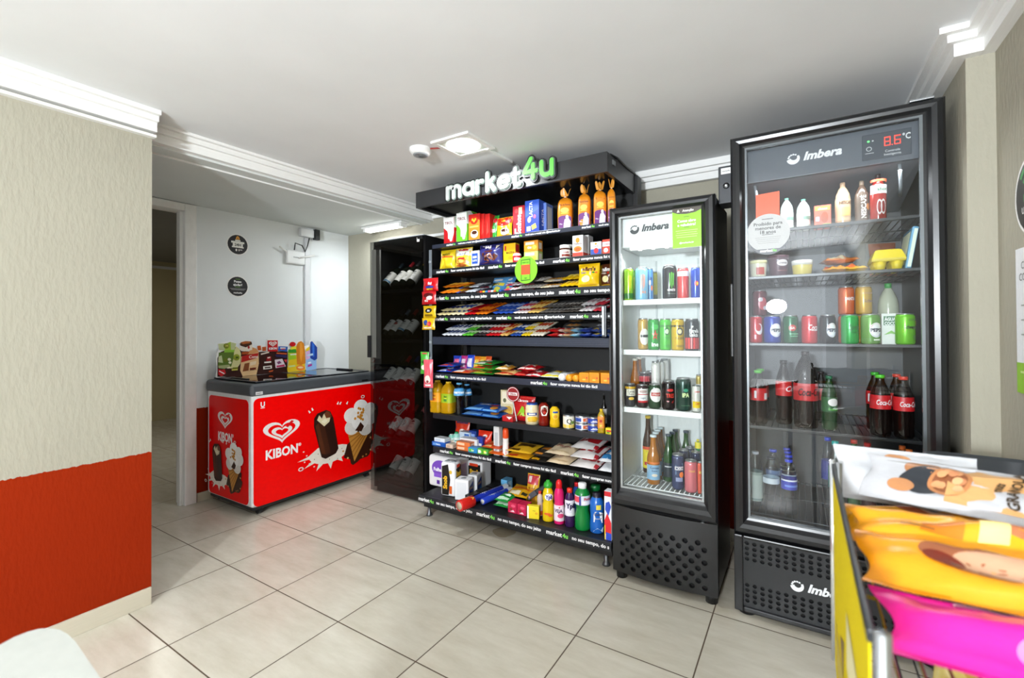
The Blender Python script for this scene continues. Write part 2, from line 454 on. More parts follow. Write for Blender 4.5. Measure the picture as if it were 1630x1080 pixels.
t = thing('smoke_detector', 'round white smoke detector on the ceiling beside the square lamp', 'smoke detector', (1.705, 0.618, CZ))
Geo().lathe([(0.062, 0), (0.062, -0.012), (0.05, -0.03), (0.035, -0.034), (0.001, -0.034)], M('EDEDEC', 0.3), 28, close=False).build('housing', t)
Geo().lathe([(0.041, -0.0325), (0.041, -0.037), (0.028, -0.038)], M('8C8F92', 0.4), 28).build('sensor_ring', t)
Geo().lathe([(0.014, -0.036), (0.012, -0.041), (0.001, -0.041)], M('5A5C60', 0.4), 16).build('test_button', t)
Geo().rod((0.05, 0.01, -0.006), (0.13, 0.05, -0.004), 0.004, 'A0302A').build('cable', t)

tag(Geo().box(2.02, 2.038, 0.80, 1.05, CZ-0.014, CZ, WHITE).build('cable_trunking'), 'thin white cable trunking running from the ceiling lamp to the shelving header', 'cable trunking')
tag(Geo().box(0.66, 1.25, 1.675, 1.692, 2.03, 2.052, WHITE).build('cable_trunking'), 'thin white cable trunking on the back wall above the wine cabinet', 'cable trunking')

t = thing('tube_lamp', 'slim glowing white tube lamp under the alcove ceiling', 'lamp', (0.42, 1.53, SZ))
Geo().box(-0.25, 0.25, -0.045, 0.045, -0.02, 0, WHITE, 0.004).build('lamp_base', t)
Geo().box(-0.2, 0.2, -0.03, 0.03, -0.045, -0.02, LAMP, 0.01).build('diffuser', t)
for sx in (-1, 1): Geo().box(sx*0.205, sx*0.235, -0.038, 0.038, -0.046, -0.019, WHITE, 0.005).build('end_cap', t)

# router with conduit in the alcove
t = thing('wifi_router', 'white wall router with two antennas and black cables on the alcove wall', 'router', (-0.24, 1.11, 1.86))
Geo().box(0, 0.03, -0.09, 0.085, -0.045, 0.075, M('E9EBEC', 0.35), 0.012).build('router_body', t)
Geo().rod((0.03, -0.09, 0.05), (0.035, -0.155, 0.085), 0.008, WHITE).build('antenna', t)
Geo().rod((0.03, 0.02, 0.01), (0.05, 0.16, 0.05), 0.008, WHITE).build('antenna', t)
Geo().tube([(0.03, -0.02, 0.075), (0.06, -0.03, 0.13), (0.05, 0.04, 0.12), (0.05, 0.07, 0.07), (0.04, 0.1, 0.13), (0.035, 0.12, 0.2)], 0.005, BLACK).build('cable', t)
gg = Geo(); decals(gg, Flat((0.0305, -0.1, -0.045), (0, 1, 0), (0, 0, 1), 0.2, 0.12), [('t', '777B80', 0.5, 0.5, 0.12, 'router', 0.4)]); gg.build('logo', t)
t = thing('cable_conduit', 'white vertical cable conduit with a junction box on the alcove wall', 'conduit', (-0.24, 1.222, 0.9))
Geo().box(0, 0.022, -0.022, 0.022, 0.01, 1.16, M('DDDFE3', 0.4), 0.003).build('channel', t)
Geo().box(0, 0.045, -0.075, 0.05, 1.165, 1.235, M('E6E8EA', 0.4), 0.006).build('junction_box', t)
Geo().box(0.02, 0.06, 0.052, 0.10, 1.15, 1.245, BLACK, 0.006).build('power_adapter', t)

def round_sticker(label, y, z, r, items):
    t = thing('round_sticker', label, 'sticker', (-0.24, y, z))
    g = Geo(); S = Flat((0.0015, -r, -r), (0, 1, 0), (0, 0, 1), 2*r, 2*r)
    pr = [(r*cos(2*pi*i/40), r*sin(2*pi*i/40)) for i in range(40)]
    g.prism(pr, 0, 0, 0.0015, WHITE)
    decals(g, S, [('e', '222024', 0.5, 0.5, 0.455, 0.455)]+items, 0.0005); g.build('printed_disc', t)
round_sticker('round black wall sticker with an orange triangle and 24H lettering', 0.633, 1.915, 0.083, [
    ('p', 'E9A23B', [(0.4, 0.74), (0.6, 0.74), (0.56, 0.86), (0.5, 0.91), (0.44, 0.86)]), ('p', '5A3A10', [(0.47, 0.77), (0.53, 0.77), (0.5, 0.85)]),
    ('r', 'F4F2EC', 0.38, 0.66, 0.62, 0.72), ('r', 'F4F2EC', 0.2, 0.56, 0.8, 0.65), ('r', 'F4F2EC', 0.27, 0.40, 0.73, 0.57), ('t', '222024', 0.5, 0.49, 0.12, '24H', 0.4, 0.03),
    ('r', 'F4F2EC', 0.23, 0.35, 0.77, 0.41), ('e', 'F4F2EC', 0.43, 0.24, 0.04, 0.06), ('r', 'F4F2EC', 0.53, 0.2, 0.57, 0.29), ('r', 'F4F2EC', 0.6, 0.25, 0.7, 0.28)])
round_sticker('round black wall sticker with white help lettering under the 24H one', 0.633, 1.588, 0.083, [
    ('r', '6BA832', 0.4, 0.83, 0.6, 0.85), ('t', 'FFFFFF', 0.5, 0.73, 0.10, 'Posso', 0.5, 0.03), ('t', 'FFFFFF', 0.5, 0.58, 0.10, 'ajudar?', 0.6, 0.03), ('r', '6BA832', 0.38, 0.46, 0.62, 0.48),
    ('r', 'AAAAAA', 0.14, 0.38, 0.86, 0.40), ('r', 'AAAAAA', 0.2, 0.33, 0.8, 0.35), ('t', 'FFFFFF', 0.5, 0.2, 0.07, 'market4u', 0.4, 0.03)])
# notices on the wall beside the camera
t = thing('round_sticker', 'round black sticker with a green wireless symbol beside the pier', 'sticker', (4.045, 0.60, 1.625))
g = Geo(); r = 0.115
g.prism([(r*cos(2*pi*i/40), r*sin(2*pi*i/40)) for i in range(40)], 0, -0.002, 0, WHITE)
S = Flat((-0.002, r, -r), (0, -1, 0), (0, 0, 1), 2*r, 2*r)
arcs = []
for k in range(3):
    R0, R1 = 0.13+0.11*k, 0.19+0.11*k
    A = [(0.5+R0*cos(radians(40+100*i/12)), 0.5+R0*sin(radians(40+100*i/12))) for i in range(13)]
    B = [(0.5+R1*cos(radians(40+100*i/12)), 0.5+R1*sin(radians(40+100*i/12))) for i in range(13)]
    arcs.append(('p', '2E9C4A', A+B[::-1]))
decals(g, S, [('e', '222024', 0.5, 0.5, 0.46, 0.46)]+arcs+[('r', '2E9C4A', 0.30, 0.44, 0.72, 0.53), ('t', 'FFFFFF', 0.5, 0.485, 0.06, 'wi-fi', 0.3), ('t', 'FFFFFF', 0.5, 0.33, 0.08, 'Use o wi-fi', 0.66, 0.02), ('t', 'FFFFFF', 0.5, 0.22, 0.08, 'grátis', 0.5, 0.02)], 0.0005)
g.build('printed_disc', t)
t = thing('paper_notice', 'tall white paper notice with a green foot under the wireless sticker', 'notice', (4.045, 0.60, 1.05))
g = Geo(); g.box(-0.003, 0, -0.16, 0.115, 0, 0.43, M('ECEEF2', 0.5)); S = Flat((-0.003, 0.115, 0), (0, -1, 0), (0, 0, 1), 0.275, 0.43)
decals(g, S, [('r', '8CC414', 0, 0, 1, 0.21), ('t', '333333', 0.33, 0.88, 0.05, 'COMO', 0.5, 0.0), ('t', '333333', 0.37, 0.80, 0.05, 'COMPRAR', 0.6, 0.0), ('r', '999999', 0.15, 0.6, 0.8, 0.61), ('r', '999999', 0.15, 0.5, 0.8, 0.51), ('r', '999999', 0.15, 0.4, 0.8, 0.41), ('r', 'D8F0A0', 0.12, 0.14, 0.8, 0.155)], 0.0005)
g.build('printed_sheet', t)

# ------------------------------------------------------------------ ice cream freezer
RED = M('FF0000', 0.3); REDS = M('EE0004', 0.3)
for q in (RED, REDS): q.node_tree.nodes['Principled BSDF'].inputs['Specular IOR Level'].default_value = 0.2
fz = thing('chest_freezer', 'red and white ice cream chest freezer in the alcove', 'freezer', (0, 0, 0))
FW = M('E8EAEB', 0.3); FD = M('4A4E53', 0.4)
g = Geo(); g.box(-0.215, 0.388, 0.402, 1.438, 0.055, 0.83, FW, 0.03, 3); g.build('cabinet', fz)
g = Geo(); g.box(-0.20, 0.37, 0.42, 1.42, 0.035, 0.06, CHAR); g.build('base_plate', fz)
g = Geo(); g.box(-0.222, 0.398, 0.392, 1.448, 0.80, 0.885, FD, 0.028, 4); rim = g.build('lid_rim', fz)
g = Geo(); S = Flat((0.3985, 0.415, 0.81), (0, 1, 0), (0, 0, 1), 0.06, 0.025)
decals(g, S, [('r', 'E4E4E4', 0.1, 0.1, 0.9, 0.9), ('t', '333333', 0.5, 0.5, 0.4, 'metalfrio', 0.7)]); g.build('badge', rim)
g = Geo(); g.box(0.3985, 0.4005, 1.30, 1.36, 0.815, 0.828, BLACK); g.build('badge', rim)
gl = glass('dark_lid_glass', (0.12, 0.13, 0.15), 1.0, 0.03, 1.9)
for y0, y1, z in ((0.44, 0.94, 0.889), (0.92, 1.40, 0.887)):
    g = Geo(); g.box(-0.19, 0.365, y0, y1, z, z+0.006, gl); p = g.build('sliding_lid', fz)
    g = Geo()
    for a in ((-0.19, -0.17, y0, y1), (0.345, 0.365, y0, y1), (-0.17, 0.345, y0, y0+0.02), (-0.17, 0.345, y1-0.02, y1)): g.box(*a, z+0.0005, z+0.0085, FD)
    g.build('lid_frame', p)
    yh = y0+0.03 if y0 < 0.6 else y1-0.05
    Geo().box(0.0, 0.2, yh, yh+0.02, z+0.006, z+0.018, BLACK, 0.004).build('lid_handle', p)
g = Geo(); g.box(-0.17, 0.345, 0.46, 1.38, 0.886, 0.8865, M('2A2D31', 0.6)); g.build('inner_liner', fz)

def rrect(w, h, r, n=6):
    P = []
    for cx, cy, a0 in ((w-r, r, -90), (w-r, h-r, 0), (r, h-r, 90), (r, r, 180)):
        for i in range(n+1):
            a = radians(a0+90*i/n); P.append((cx+r*cos(a), cy+r*sin(a)))
    return P
def kibon_art(S, hx, hy, hw, hh, tx, ty, tw, bar, cone):
    """heart mark, word, chocolate ice cream bar and cone with splashes; fractions of the panel"""
    it = []
    W, H = S.w, S.h
    def T(P, cx, cy, sx, sy, rot):
        return [(cx+(x*cos(rot)*sx-y*sin(rot)*sy)/W, cy+(x*sin(rot)*sx+y*cos(rot)*sy)/H) for x, y in P]
    it += [('o', 'F7F3F0', heart(hx, hy, hw, hh), heart(hx, hy-0.0*hh, hw*0.74, hh*0.74)),
           ('o', 'F7F3F0', heart(hx, hy-0.03*hh, hw*0.56, hh*0.56), heart(hx, hy-0.02*hh, hw*0.34, hh*0.32))]
    it += [('p', 'E2060E', [(hx+hw*0.26, hy+hh*0.46), (hx+hw*0.33, hy+hh*0.40), (hx+hw*0.16, hy+hh*0.16), (hx+hw*0.10, hy+hh*0.22)])]
    it += [('t', 'FFFFFF', tx, ty, 0.085, 'KIBON', tw, 0.035), ('t', 'FFFFFF', tx+tw*0.56, ty+0.03, 0.03, '®', 0.03)]
    bx, by, bs, br = bar
    rd = random.Random(4)
    # cream splash behind the bar and the cone
    sp = []
    for i in range(26):
        a = pi*1.02+pi*0.95*i/25; q = 1.0+(0.45 if i % 4 == 1 else -0.04)*(1-0.3*(i > 16))
        sp.append((cos(a)*q*0.95, sin(a)*q*0.5))
    it.append(('p', 'F1EADD', T(sp+[(0.6, 0.12), (-0.5, 0.2)], bx+0.025*bs/0.18, by-bs*0.62/H, bs*0.92, bs*0.92, 0)))
    for i in range(9):
        a = rd.uniform(0, 6.28); q = rd.uniform(0.5, 1.0)
        x, y = bx+cos(a)*bs*0.9*q/W+0.02, by-bs*0.75/H+sin(a)*0.3*bs*q/H
        it.append(('e', '6B3A1C', x, y, 0.012*bs/W*1.4, 0.012*bs/H*1.4))
    for dx, dy in ((-0.95, -0.75), (-0.82, -1.12), (-1.05, -1.0), (-0.6, -1.3), (-1.1, -0.55)):
        it.append(('e', 'F1EADD', bx+dx*bs/W*0.8, by+dy*bs/H*0.8, 0.03*bs/W, 0.022*bs/H))
    cx, cy, cs, cr = cone
    cho = [(cos(2*pi*i/26)*(1+0.14*sin(7*2*pi*i/26)), sin(2*pi*i/26)*0.62*(1+0.14*cos(5*2*pi*i/26))) for i in range(26)]
    it.append(('p', '3A1A0C', T(cho, cx+0.06*cs/W, cy-cs*0.5/H, cs*0.62, cs*0.8, 0.5)))
    for i in range(12):
        a = rd.uniform(0, 6.28); it.append(('e', rd.choice(['C88A40', '5A2A14', 'E0B070']), cx+cos(a)*cs*0.62/W, cy-cs*0.5/H+sin(a)*cs*0.4/H, 0.035*cs/W, 0.03*cs/H))
    # chocolate bar, bitten at the top
    b = [(-0.36, -0.72), (-0.22, -0.85), (0.22, -0.85), (0.36, -0.72), (0.4, 0.45), (0.33, 0.72), (0.18, 0.84), (-0.18, 0.84), (-0.33, 0.72), (-0.4, 0.45)]
    it.append(('p', '2B130A', T(b, bx, by, bs, bs, br)))
    it.append(('p', '5A2D16', T([(-0.33, -0.6), (-0.18, -0.7), (-0.2, 0.5), (-0.34, 0.45)], bx, by, bs, bs, br)))
    it.append(('p', '44200F', T([(-0.18, -0.7), (0.02, -0.74), (0.0, 0.42), (-0.2, 0.5)], bx, by, bs, bs, br)))
    it.append(('p', 'E8DCB4', T([(-0.24, 0.62), (-0.02, 0.30), (0.22, 0.38), (0.33, 0.62), (0.2, 0.78), (0.05, 0.72), (-0.05, 0.60), (-0.12, 0.76)], bx, by, bs, bs, br)))
    it.append(('p', '6E3A1C', T([(0.12, 0.55), (0.34, 0.5), (0.3, 0.72), (0.18, 0.8), (0.08, 0.72)], bx, by, bs, bs, br)))
    it.append(('p', 'F6EFD2', T([(-0.1, 0.5), (0.02, 0.38), (0.16, 0.44), (0.06, 0.56)], bx, by, bs, bs, br)))
    # cone
    it.append(('p', 'C88B3A', T([(-0.46, 0.0), (0.0, -0.98), (0.46, 0.0)], cx, cy, cs, cs, cr)))
    for k in range(5):
        f = (k+1)/6
        it.append(('p', '9C6420', T([(-0.46*f, -0.98*(1-f)), (-0.46*f+0.02, -0.98*(1-f)-0.03), (0.46-0.46*f*0.9, -0.03), (0.46-0.46*f*0.9-0.05, 0)], cx, cy, cs, cs, cr)))
    for x, y, r, c in ((-0.3, 0.16, 0.3, 'E6E2DC'), (0.28, 0.14, 0.3, 'DCD6CE'), (-0.4, 0.55, 0.3, 'F4F1EC'), (0.42, 0.52, 0.32, 'ECE8E2'), (0.0, 0.38, 0.36, 'F8F6F2'), (-0.05, 0.85, 0.3, 'FBFAF7'), (0.36, 0.82, 0.24, 'F2EEE8')):
        P = [(x+r*cos(2*pi*i/20), y+r*0.85*sin(2*pi*i/20)) for i in range(20)]
        it.append(('p', c, T(P, cx, cy, cs, cs, cr)))
    it.append(('p', '3A1A0C', T([(-0.16, 0.05), (0.12, 0.02), (0.2, 0.2), (0.02, 0.34), (-0.06, 0.2)], cx, cy, cs, cs, cr)))
    for i in range(16):
        a = rd.uniform(0, 6.28); q = rd.uniform(0, 0.3)
        P = [(q*cos(a)+0.02+0.05*cos(2*pi*j/6), 0.55+q*sin(a)+0.05*sin(2*pi*j/6)) for j in range(6)]
        it.append(('p', 'D08A20', T(P, cx, cy, cs, cs, cr)))
    # white strokes of the splash drawing
    for x, y, a in ((-0.72, 0.95, 2.2), (-0.6, 1.02, 2.0), (0.5, 1.1, 1.1), (0.62, 1.08, 1.0), (0.95, 1.05, 1.0)):
        L = 0.12; c, s_ = cos(a), sin(a)
        it.append(('p', 'F4F0EA', [(bx+(x*bs-s_*0.008)/W*0.9, by+(y*bs+c*0.008)/H*0.9), (bx+(x*bs+s_*0.008)/W*0.9, by+(y*bs-c*0.008)/H*0.9), (bx+((x+c*L)*bs+s_*0.004)/W*0.9, by+((y+s_*L)*bs-c*0.004)/H*0.9), (bx+((x+c*L)*bs-s_*0.004)/W*0.9, by+((y+s_*L)*bs+c*0.004)/H*0.9)]))
    for x, y, r in ((-1.0, -1.1, 0.1), (1.6, 1.25, 0.09)):
        A = [(bx+(x*bs+r*bs*cos(2*pi*i/14))/W, by+(y*bs*0.9+r*0.7*bs*sin(2*pi*i/14))/H) for i in range(14)]
        B = [(bx+(x*bs+r*0.6*bs*cos(2*pi*i/14))/W, by+(y*bs*0.9+r*0.4*bs*sin(2*pi*i/14))/H) for i in range(14)]
        it.append(('o', 'F4F0EA', A, B))
    return it
g = Geo(); PW, PH = 1.01, 0.725
g.prism([(0.413+y, 0.062+z) for y, z in rrect(PW, PH, 0.035)], 0, 0.386, 0.3905, RED)
S = Flat((0.3905, 0.413, 0.062), (0, 1, 0), (0, 0, 1), PW, PH)
decals(g, S, kibon_art(S, 0.196, 0.645, 0.27, 0.215, 0.197, 0.455, 0.235, (0.545, 0.53, 0.215, 0.22), (0.845, 0.47, 0.24, -0.18))
       + [('t', 'FFFFFF', 0.055, 0.94, 0.045, 'U', 0.03, 0.04), ('r', 'FFFFFF', 0.04, 0.905, 0.07, 0.911)], 0.00022)
g.build('front_panel', fz)
g = Geo(); PW, PH = 0.525, 0.705
g.prism([(-0.178+x, 0.072+z) for x, z in rrect(PW, PH, 0.035)], 1, 0.3995, 0.405, REDS)
S = Flat((-0.178, 0.3995, 0.072), (1, 0, 0), (0, 0, 1), PW, PH)
decals(g, S, kibon_art(S, 0.43, 0.765, 0.38, 0.17, 0.43, 0.60, 0.36, (0.24, 0.33, 0.155, 0.12), (0.66, 0.31, 0.165, -0.1)), 0.00022)
g.build('side_panel', fz)
for x, y in ((-0.17, 0.47), (0.34, 0.47), (-0.17, 1.38), (0.34, 1.38)):
    c = Geo().box(x-0.018, x+0.018, y-0.018, y+0.018, 0.028, 0.05, CHAR, 0.004).build('castor', fz)
    g = Geo(); V = []; N = 18
    for yy in (-0.014, 0.014):
        for i in range(N): V.append((x+0.01+0.022*cos(2*pi*i/N), y+yy, 0.022+0.022*sin(2*pi*i/N)))
    g.add(V, [tuple(range(N)), tuple(range(2*N-1, N-1, -1))]+[(i, (i+1) % N, N+(i+1) % N, N+i) for i in range(N)], BLACK, False)
    g.build('wheel', c)

# cut-out board of ice creams on the lid
tp = thing('printed_topper', 'cut-out printed board of ice creams standing on the freezer lid', 'display board', (-0.13, 0.43, 0.901))
TWd, THt = 0.845, 0.285
def tpx(x, y):            # crop pixels of the photograph to the board's plane
    p = at(335+x/9.056, 535+y/9.056, 0, -0.13); return (p.y-0.43, p.z-0.901)
OUTL = [(85, 610), (75, 560), (95, 500), (80, 330), (90, 250), (120, 205), (105, 110), (290, 70), (385, 105), (370, 145), (415, 165), (405, 100), (470, 65), (560, 62), (610, 110), (620, 150), (665, 160), (700, 130), (790, 145), (805, 60), (820, 45), (965, 45), (985, 130), (1120, 130), (1130, 110), (1180, 85), (1225, 120), (1250, 80), (1300, 60), (1345, 110), (1350, 150), (1420, 130), (1430, 70), (1460, 60), (1540, 160), (1555, 260), (1530, 400), (1525, 490), (1400, 515), (1110, 535), (1000, 545), (690, 565), (600, 585), (440, 595), (300, 600)]
O = [tpx(*p) for p in OUTL]; O = [(y, max(z, 0.0)) for y, z in O]
g = Geo(); g.prism(O, 0, -0.004, 0, WHITE)
S = Flat((0, 0, 0), (0, 1, 0), (0, 0, 1), 1, 1)
def TP(col, pts): return ('p', col, [tpx(*p) for p in pts])
def blob(col, cx, cy, rx, ry, n=16): return TP(col, [(cx+rx*cos(2*pi*i/n), cy+ry*sin(2*pi*i/n)) for i in range(n)])
its = [TP('3A1610', [(100, 590), (100, 320), (150, 230), (370, 160), (450, 220), (700, 230), (1110, 220), (1110, 530), (700, 555), (440, 590)]),
       TP('DCD79A', [(370, 150), (420, 190), (440, 260), (430, 400), (380, 470), (250, 470), (330, 240)]),
       TP('5E7A2A', [(120, 240), (340, 225), (330, 330), (300, 440), (200, 470), (110, 430)]),
       TP('A8C23C', [(180, 130), (290, 85), (300, 200), (210, 220)]), TP('C9D2A0', [(112, 115), (200, 110), (210, 215), (125, 205)]), TP('C6D09A', [(290, 90), (372, 110), (345, 205), (295, 200)]),
       TP('8EC43C', [(200, 205), (350, 200), (340, 235), (195, 240)]), TP('C7CFA0', [(115, 300), (160, 280), (180, 390), (110, 380)]), blob('7E8A1E', 228, 145, 42, 38), blob('9CA832', 375, 310, 48, 48), blob('6C7A1A', 222, 350, 36, 28),
       blob('E9E4C4', 270, 340, 24, 20), blob('F0EBD0', 280, 385, 22, 18), blob('F0EBD0', 255, 455, 28, 16), TP('A9B07A', [(110, 430), (270, 415), (280, 440), (200, 475), (115, 465)]),
       TP('4A2A14', [(420, 110), (480, 80), (590, 85), (600, 130), (520, 170), (430, 140)]), TP('F2E6D4', [(415, 150), (500, 170), (600, 120), (600, 200), (480, 225), (425, 200)]), TP('B4622A', [(430, 95), (500, 75), (580, 80), (560, 105), (470, 120)]), blob('B01A20', 548, 165, 16, 22),
       TP('D99A62', [(600, 165), (660, 185), (700, 240), (520, 270), (560, 215), (600, 200)]), TP('B4501E', [(450, 235), (560, 225), (540, 265), (450, 270)]),
       TP('E9C08C', [(440, 300), (690, 235), (695, 400), (660, 560), (460, 580), (425, 500)]), TP('C01C18', [(450, 290), (690, 245), (680, 315), (440, 385)]), TP('8A4A24', [(490, 400), (560, 385), (545, 500), (460, 515)]), TP('F0D8B8', [(570, 380), (660, 360), (650, 410), (570, 430)]), TP('7C2A14', [(565, 465), (655, 455), (650, 482), (565, 492)]),
       TP('C8581E', [(670, 145), (720, 140), (730, 205), (680, 210)]), TP('C05A2A', [(740, 160), (800, 155), (800, 215), (745, 220)]),
       TP('D01218', [(820, 65), (965, 65), (965, 225), (820, 225)]),
       TP('F1E0D0', [(722, 255), (840, 225), (842, 245), (724, 275)]), TP('A01820', [(810, 300), (870, 295), (870, 360), (800, 365)]), TP('F4EEE6', [(815, 310), (855, 300), (858, 318), (818, 326)]), TP('F4EEE6', [(770, 375), (870, 365), (872, 385), (772, 395)]),
       TP('F4EEE6', [(755, 440), (880, 425), (882, 470), (757, 485)]), TP('3A1410', [(775, 452), (860, 442), (862, 460), (777, 470)]), TP('D05A28', [(835, 505), (905, 490), (890, 515), (840, 525)]),
       TP('2C5FB8', [(975, 150), (1110, 155), (1100, 230), (970, 215)]), TP('E8EEF6', [(1000, 165), (1080, 168), (1075, 188), (1000, 185)]), TP('D8404A', [(1010, 185), (1070, 180), (1072, 196), (1012, 200)]),
       TP('30285A', [(930, 265), (1095, 275), (1085, 320), (935, 300)]), TP('D25A2A', [(945, 240), (1095, 250), (1095, 268), (948, 260)]), TP('EFE3EC', [(920, 345), (1030, 330), (1080, 440), (935, 465)]), TP('C8285E', [(945, 430), (1060, 410), (1065, 440), (950, 455)]), TP('8A4A78', [(950, 380), (990, 360), (1020, 390), (970, 410)]), TP('E03A48', [(1050, 345), (1100, 340), (1085, 390)]),
       TP('EFCB1E', [(1110, 240), (1170, 150), (1240, 150), (1350, 360), (1360, 500), (1110, 525), (1098, 480), (1120, 380)]), TP('3C9E2E', [(1118, 195), (1225, 190), (1235, 245), (1112, 245)]), TP('A8D22A', [(1112, 250), (1220, 250), (1230, 330), (1118, 350)]), blob('D0121A', 1178, 120, 44, 34), TP('F4EE40', [(1150, 165), (1225, 150), (1225, 185), (1150, 200)]), TP('F4F0DC', [(1140, 260), (1245, 252), (1250, 272), (1145, 280)]), TP('D6E89A', [(1118, 430), (1215, 420), (1218, 440), (1118, 455)]),
       TP('D8801E', [(1235, 130), (1260, 90), (1300, 75), (1340, 110), (1355, 220), (1360, 395), (1300, 420), (1240, 410), (1230, 240)]), TP('EE9C34', [(1280, 100), (1310, 95), (1330, 240), (1300, 380), (1280, 300)]), blob('F2842A', 1290, 460, 62, 40), blob('F7D7A0', 1290, 455, 40, 14),
       TP('8FB8E8', [(1370, 330), (1440, 200), (1520, 330), (1520, 480), (1370, 505)]), TP('D8A8D8', [(1375, 230), (1425, 200), (1425, 320), (1370, 350)]), TP('1C3F9C', [(1432, 90), (1455, 75), (1530, 165), (1530, 330), (1490, 355), (1430, 320)]), TP('2F6AD0', [(1455, 90), (1490, 130), (1490, 300), (1465, 300)]), TP('F2D22A', [(1365, 190), (1420, 150), (1422, 200), (1370, 225)]), TP('B8D8F0', [(1385, 270), (1470, 250), (1472, 280), (1390, 295)]), TP('B02A8A', [(1395, 420), (1455, 400), (1455, 430), (1395, 450)]), TP('EEF2FA', [(1395, 385), (1440, 370), (1442, 390), (1397, 402)]),
       TP('D0121C', [(105, 475), (150, 490), (195, 480), (215, 540), (150, 585), (105, 560)]), TP('F2F0EE', [(120, 500), (195, 540), (190, 552), (115, 512)]), TP('7C8418', [(310, 455), (390, 450), (388, 470), (312, 475)]), TP('D8CE5A', [(295, 482), (385, 475), (383, 495), (297, 500)])]
c = tpx(890, 120)
its += [('o', 'F7F3F0', heart(c[0], c[1], 0.066, 0.042), heart(c[0], c[1], 0.046, 0.03)), ('o', 'F7F3F0', heart(c[0], c[1], 0.034, 0.022), heart(c[0], c[1], 0.018, 0.01))]
c = tpx(890, 182); its += [('t', 'FFFFFF', c[0], c[1], 0.017, 'KIBON', 0.065, 0.03)]
for x, y, s_, hh, cc in ((228, 145, 'M', 0.018, 'E8E070'), (375, 310, 'M', 0.018, '3C5A14'), (610, 475, 'MIX', 0.02, '7C2A14'), (610, 300, 'Cone', 0.022, 'F8E8DC')):
    c = tpx(x, y); its.append(('t', cc, c[0], c[1], hh, s_, 0.07, 0.02))
decals(g, S, its, 0.00025); g.build('printed_board', tp)

# ------------------------------------------------------------------ wine cabinet
wc = thing('wine_cabinet', 'tall black wine cabinet with a dark glass door beside the freezer', 'wine cabinet', (0, 0, 0))
DK = M('0F1011', 0.4); DG = M('3A3B3B', 0.5)
WX0, WX1, WY0, WY1, WH = 0.665, 1.205, 1.175, 1.60, 1.925
for nm, a, mt in (('side_panel', (WX1-0.02, WX1, WY0+0.02, WY1, 0.03, WH), M('141415', 0.35)), ('side_panel', (WX0, WX0+0.02, WY0+0.02, WY1, 0.03, WH), DK),
               ('back_panel', (WX0+0.02, WX1-0.02, WY1-0.015, WY1, 0.03, WH), DK), ('top_panel', (WX0+0.02, WX1-0.02, WY0+0.02, WY1-0.015, WH-0.03, WH), DK), ('plinth', (WX0+0.02, WX1-0.02, WY0+0.03, WY1-0.015, 0.0, 0.07), DK)):
    Geo().box(*a, mt).build(nm, wc)
Geo().box(WX0+0.02, WX0+0.075, WY0+0.012, WY0+0.024, 1.02, 1.86, M('77766F', 0.5)).build('side_strip', wc)  # plain grey strip behind the handle edge of the door
WSH = [1.545, 1.165, 0.79, 0.405, 0.10]
for z in WSH:
    Geo().box(WX0+0.02, WX1-0.02, WY0+0.04, WY1-0.015, z-0.02, z, M('101112', 0.4), 0.002).build('shelf', wc)
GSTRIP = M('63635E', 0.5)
dr = Geo().box(WX0-0.008, WX1-0.004, WY0-0.008, WY0, 0.012, WH-0.004, glass('tinted_door_glass', (0.55, 0.56, 0.57), 0.85, 0.0, 1.6)).build('glass_door', wc)
Geo().box(WX0-0.02, WX0+0.008, WY0-0.03, WY0-0.009, 1.03, 1.20, BLACK, 0.004).build('handle', dr)
for z in (0.03, WH-0.02): Geo().box(WX1-0.05, WX1, WY0-0.012, WY0+0.02, z-0.012, z+0.012, BLACK, 0.003).build('hinge', wc)
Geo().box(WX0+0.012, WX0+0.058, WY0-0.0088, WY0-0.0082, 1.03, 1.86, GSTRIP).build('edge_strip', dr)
Geo().box(WX1-0.055, WX1-0.03, WY0-0.0095, WY0-0.0085, WH-0.05, WH-0.02, WHITE).build('label_tag', dr)
tag(Geo().box(0.70, 1.16, 1.22, 1.255, WH, WH+0.015, M('E8ECEE', 0.4)).build('light_bar'), 'slim white light bar lying on top of the wine cabinet', 'light bar')
area('cabinet_fill', (0.93, 1.23, WH-0.05), 0.3, 2.0, (0, 0, 0), (1, 1, 1), 0.05)  # unseen lamp added to light the bottles inside

# ------------------------------------------------------------------ market shelving
su = thing('shelving_unit', 'black market shelving unit with a lettered header and price rails', 'shelving', (0, 0, 0))
SX0, SX1, SY, SBK = 1.345, 2.635, 1.11, 1.52
SHD = M('141517', 0.5); RAIL = M('1D2026', 0.35); RAILB = M('2B3140', 0.3)
Geo().box(SX0, SX1, SBK, SBK+0.03, 0.10, 2.13, M('101112', 0.6)).build('back_panel', su)
for x in (SX0-0.015, SX1-0.005): Geo().box(x, x+0.03, SBK-0.05, SBK+0.03, 0.02, 2.17, SHD, 0.003).build('upright', su)
SH = {'s1': 1.82, 's2': 1.65, 's3': 1.475, 's4': 1.33, 's5': 1.19, 's6': 0.942, 's7': 0.668, 's8': 0.44, 'b': 0.145}
RH = {'s1': 0.026, 's2': 0.036, 's3': 0.046, 's4': 0.038, 's5': 0.052, 's6': 0.038, 's7': 0.034, 's8': 0.038, 'b': 0.046}
L1, L2, L3 = 'você ama e gosta? siga @market4u.br', 'fazer compras nunca foi tão fácil', 'no seu tempo, do seu jeito'
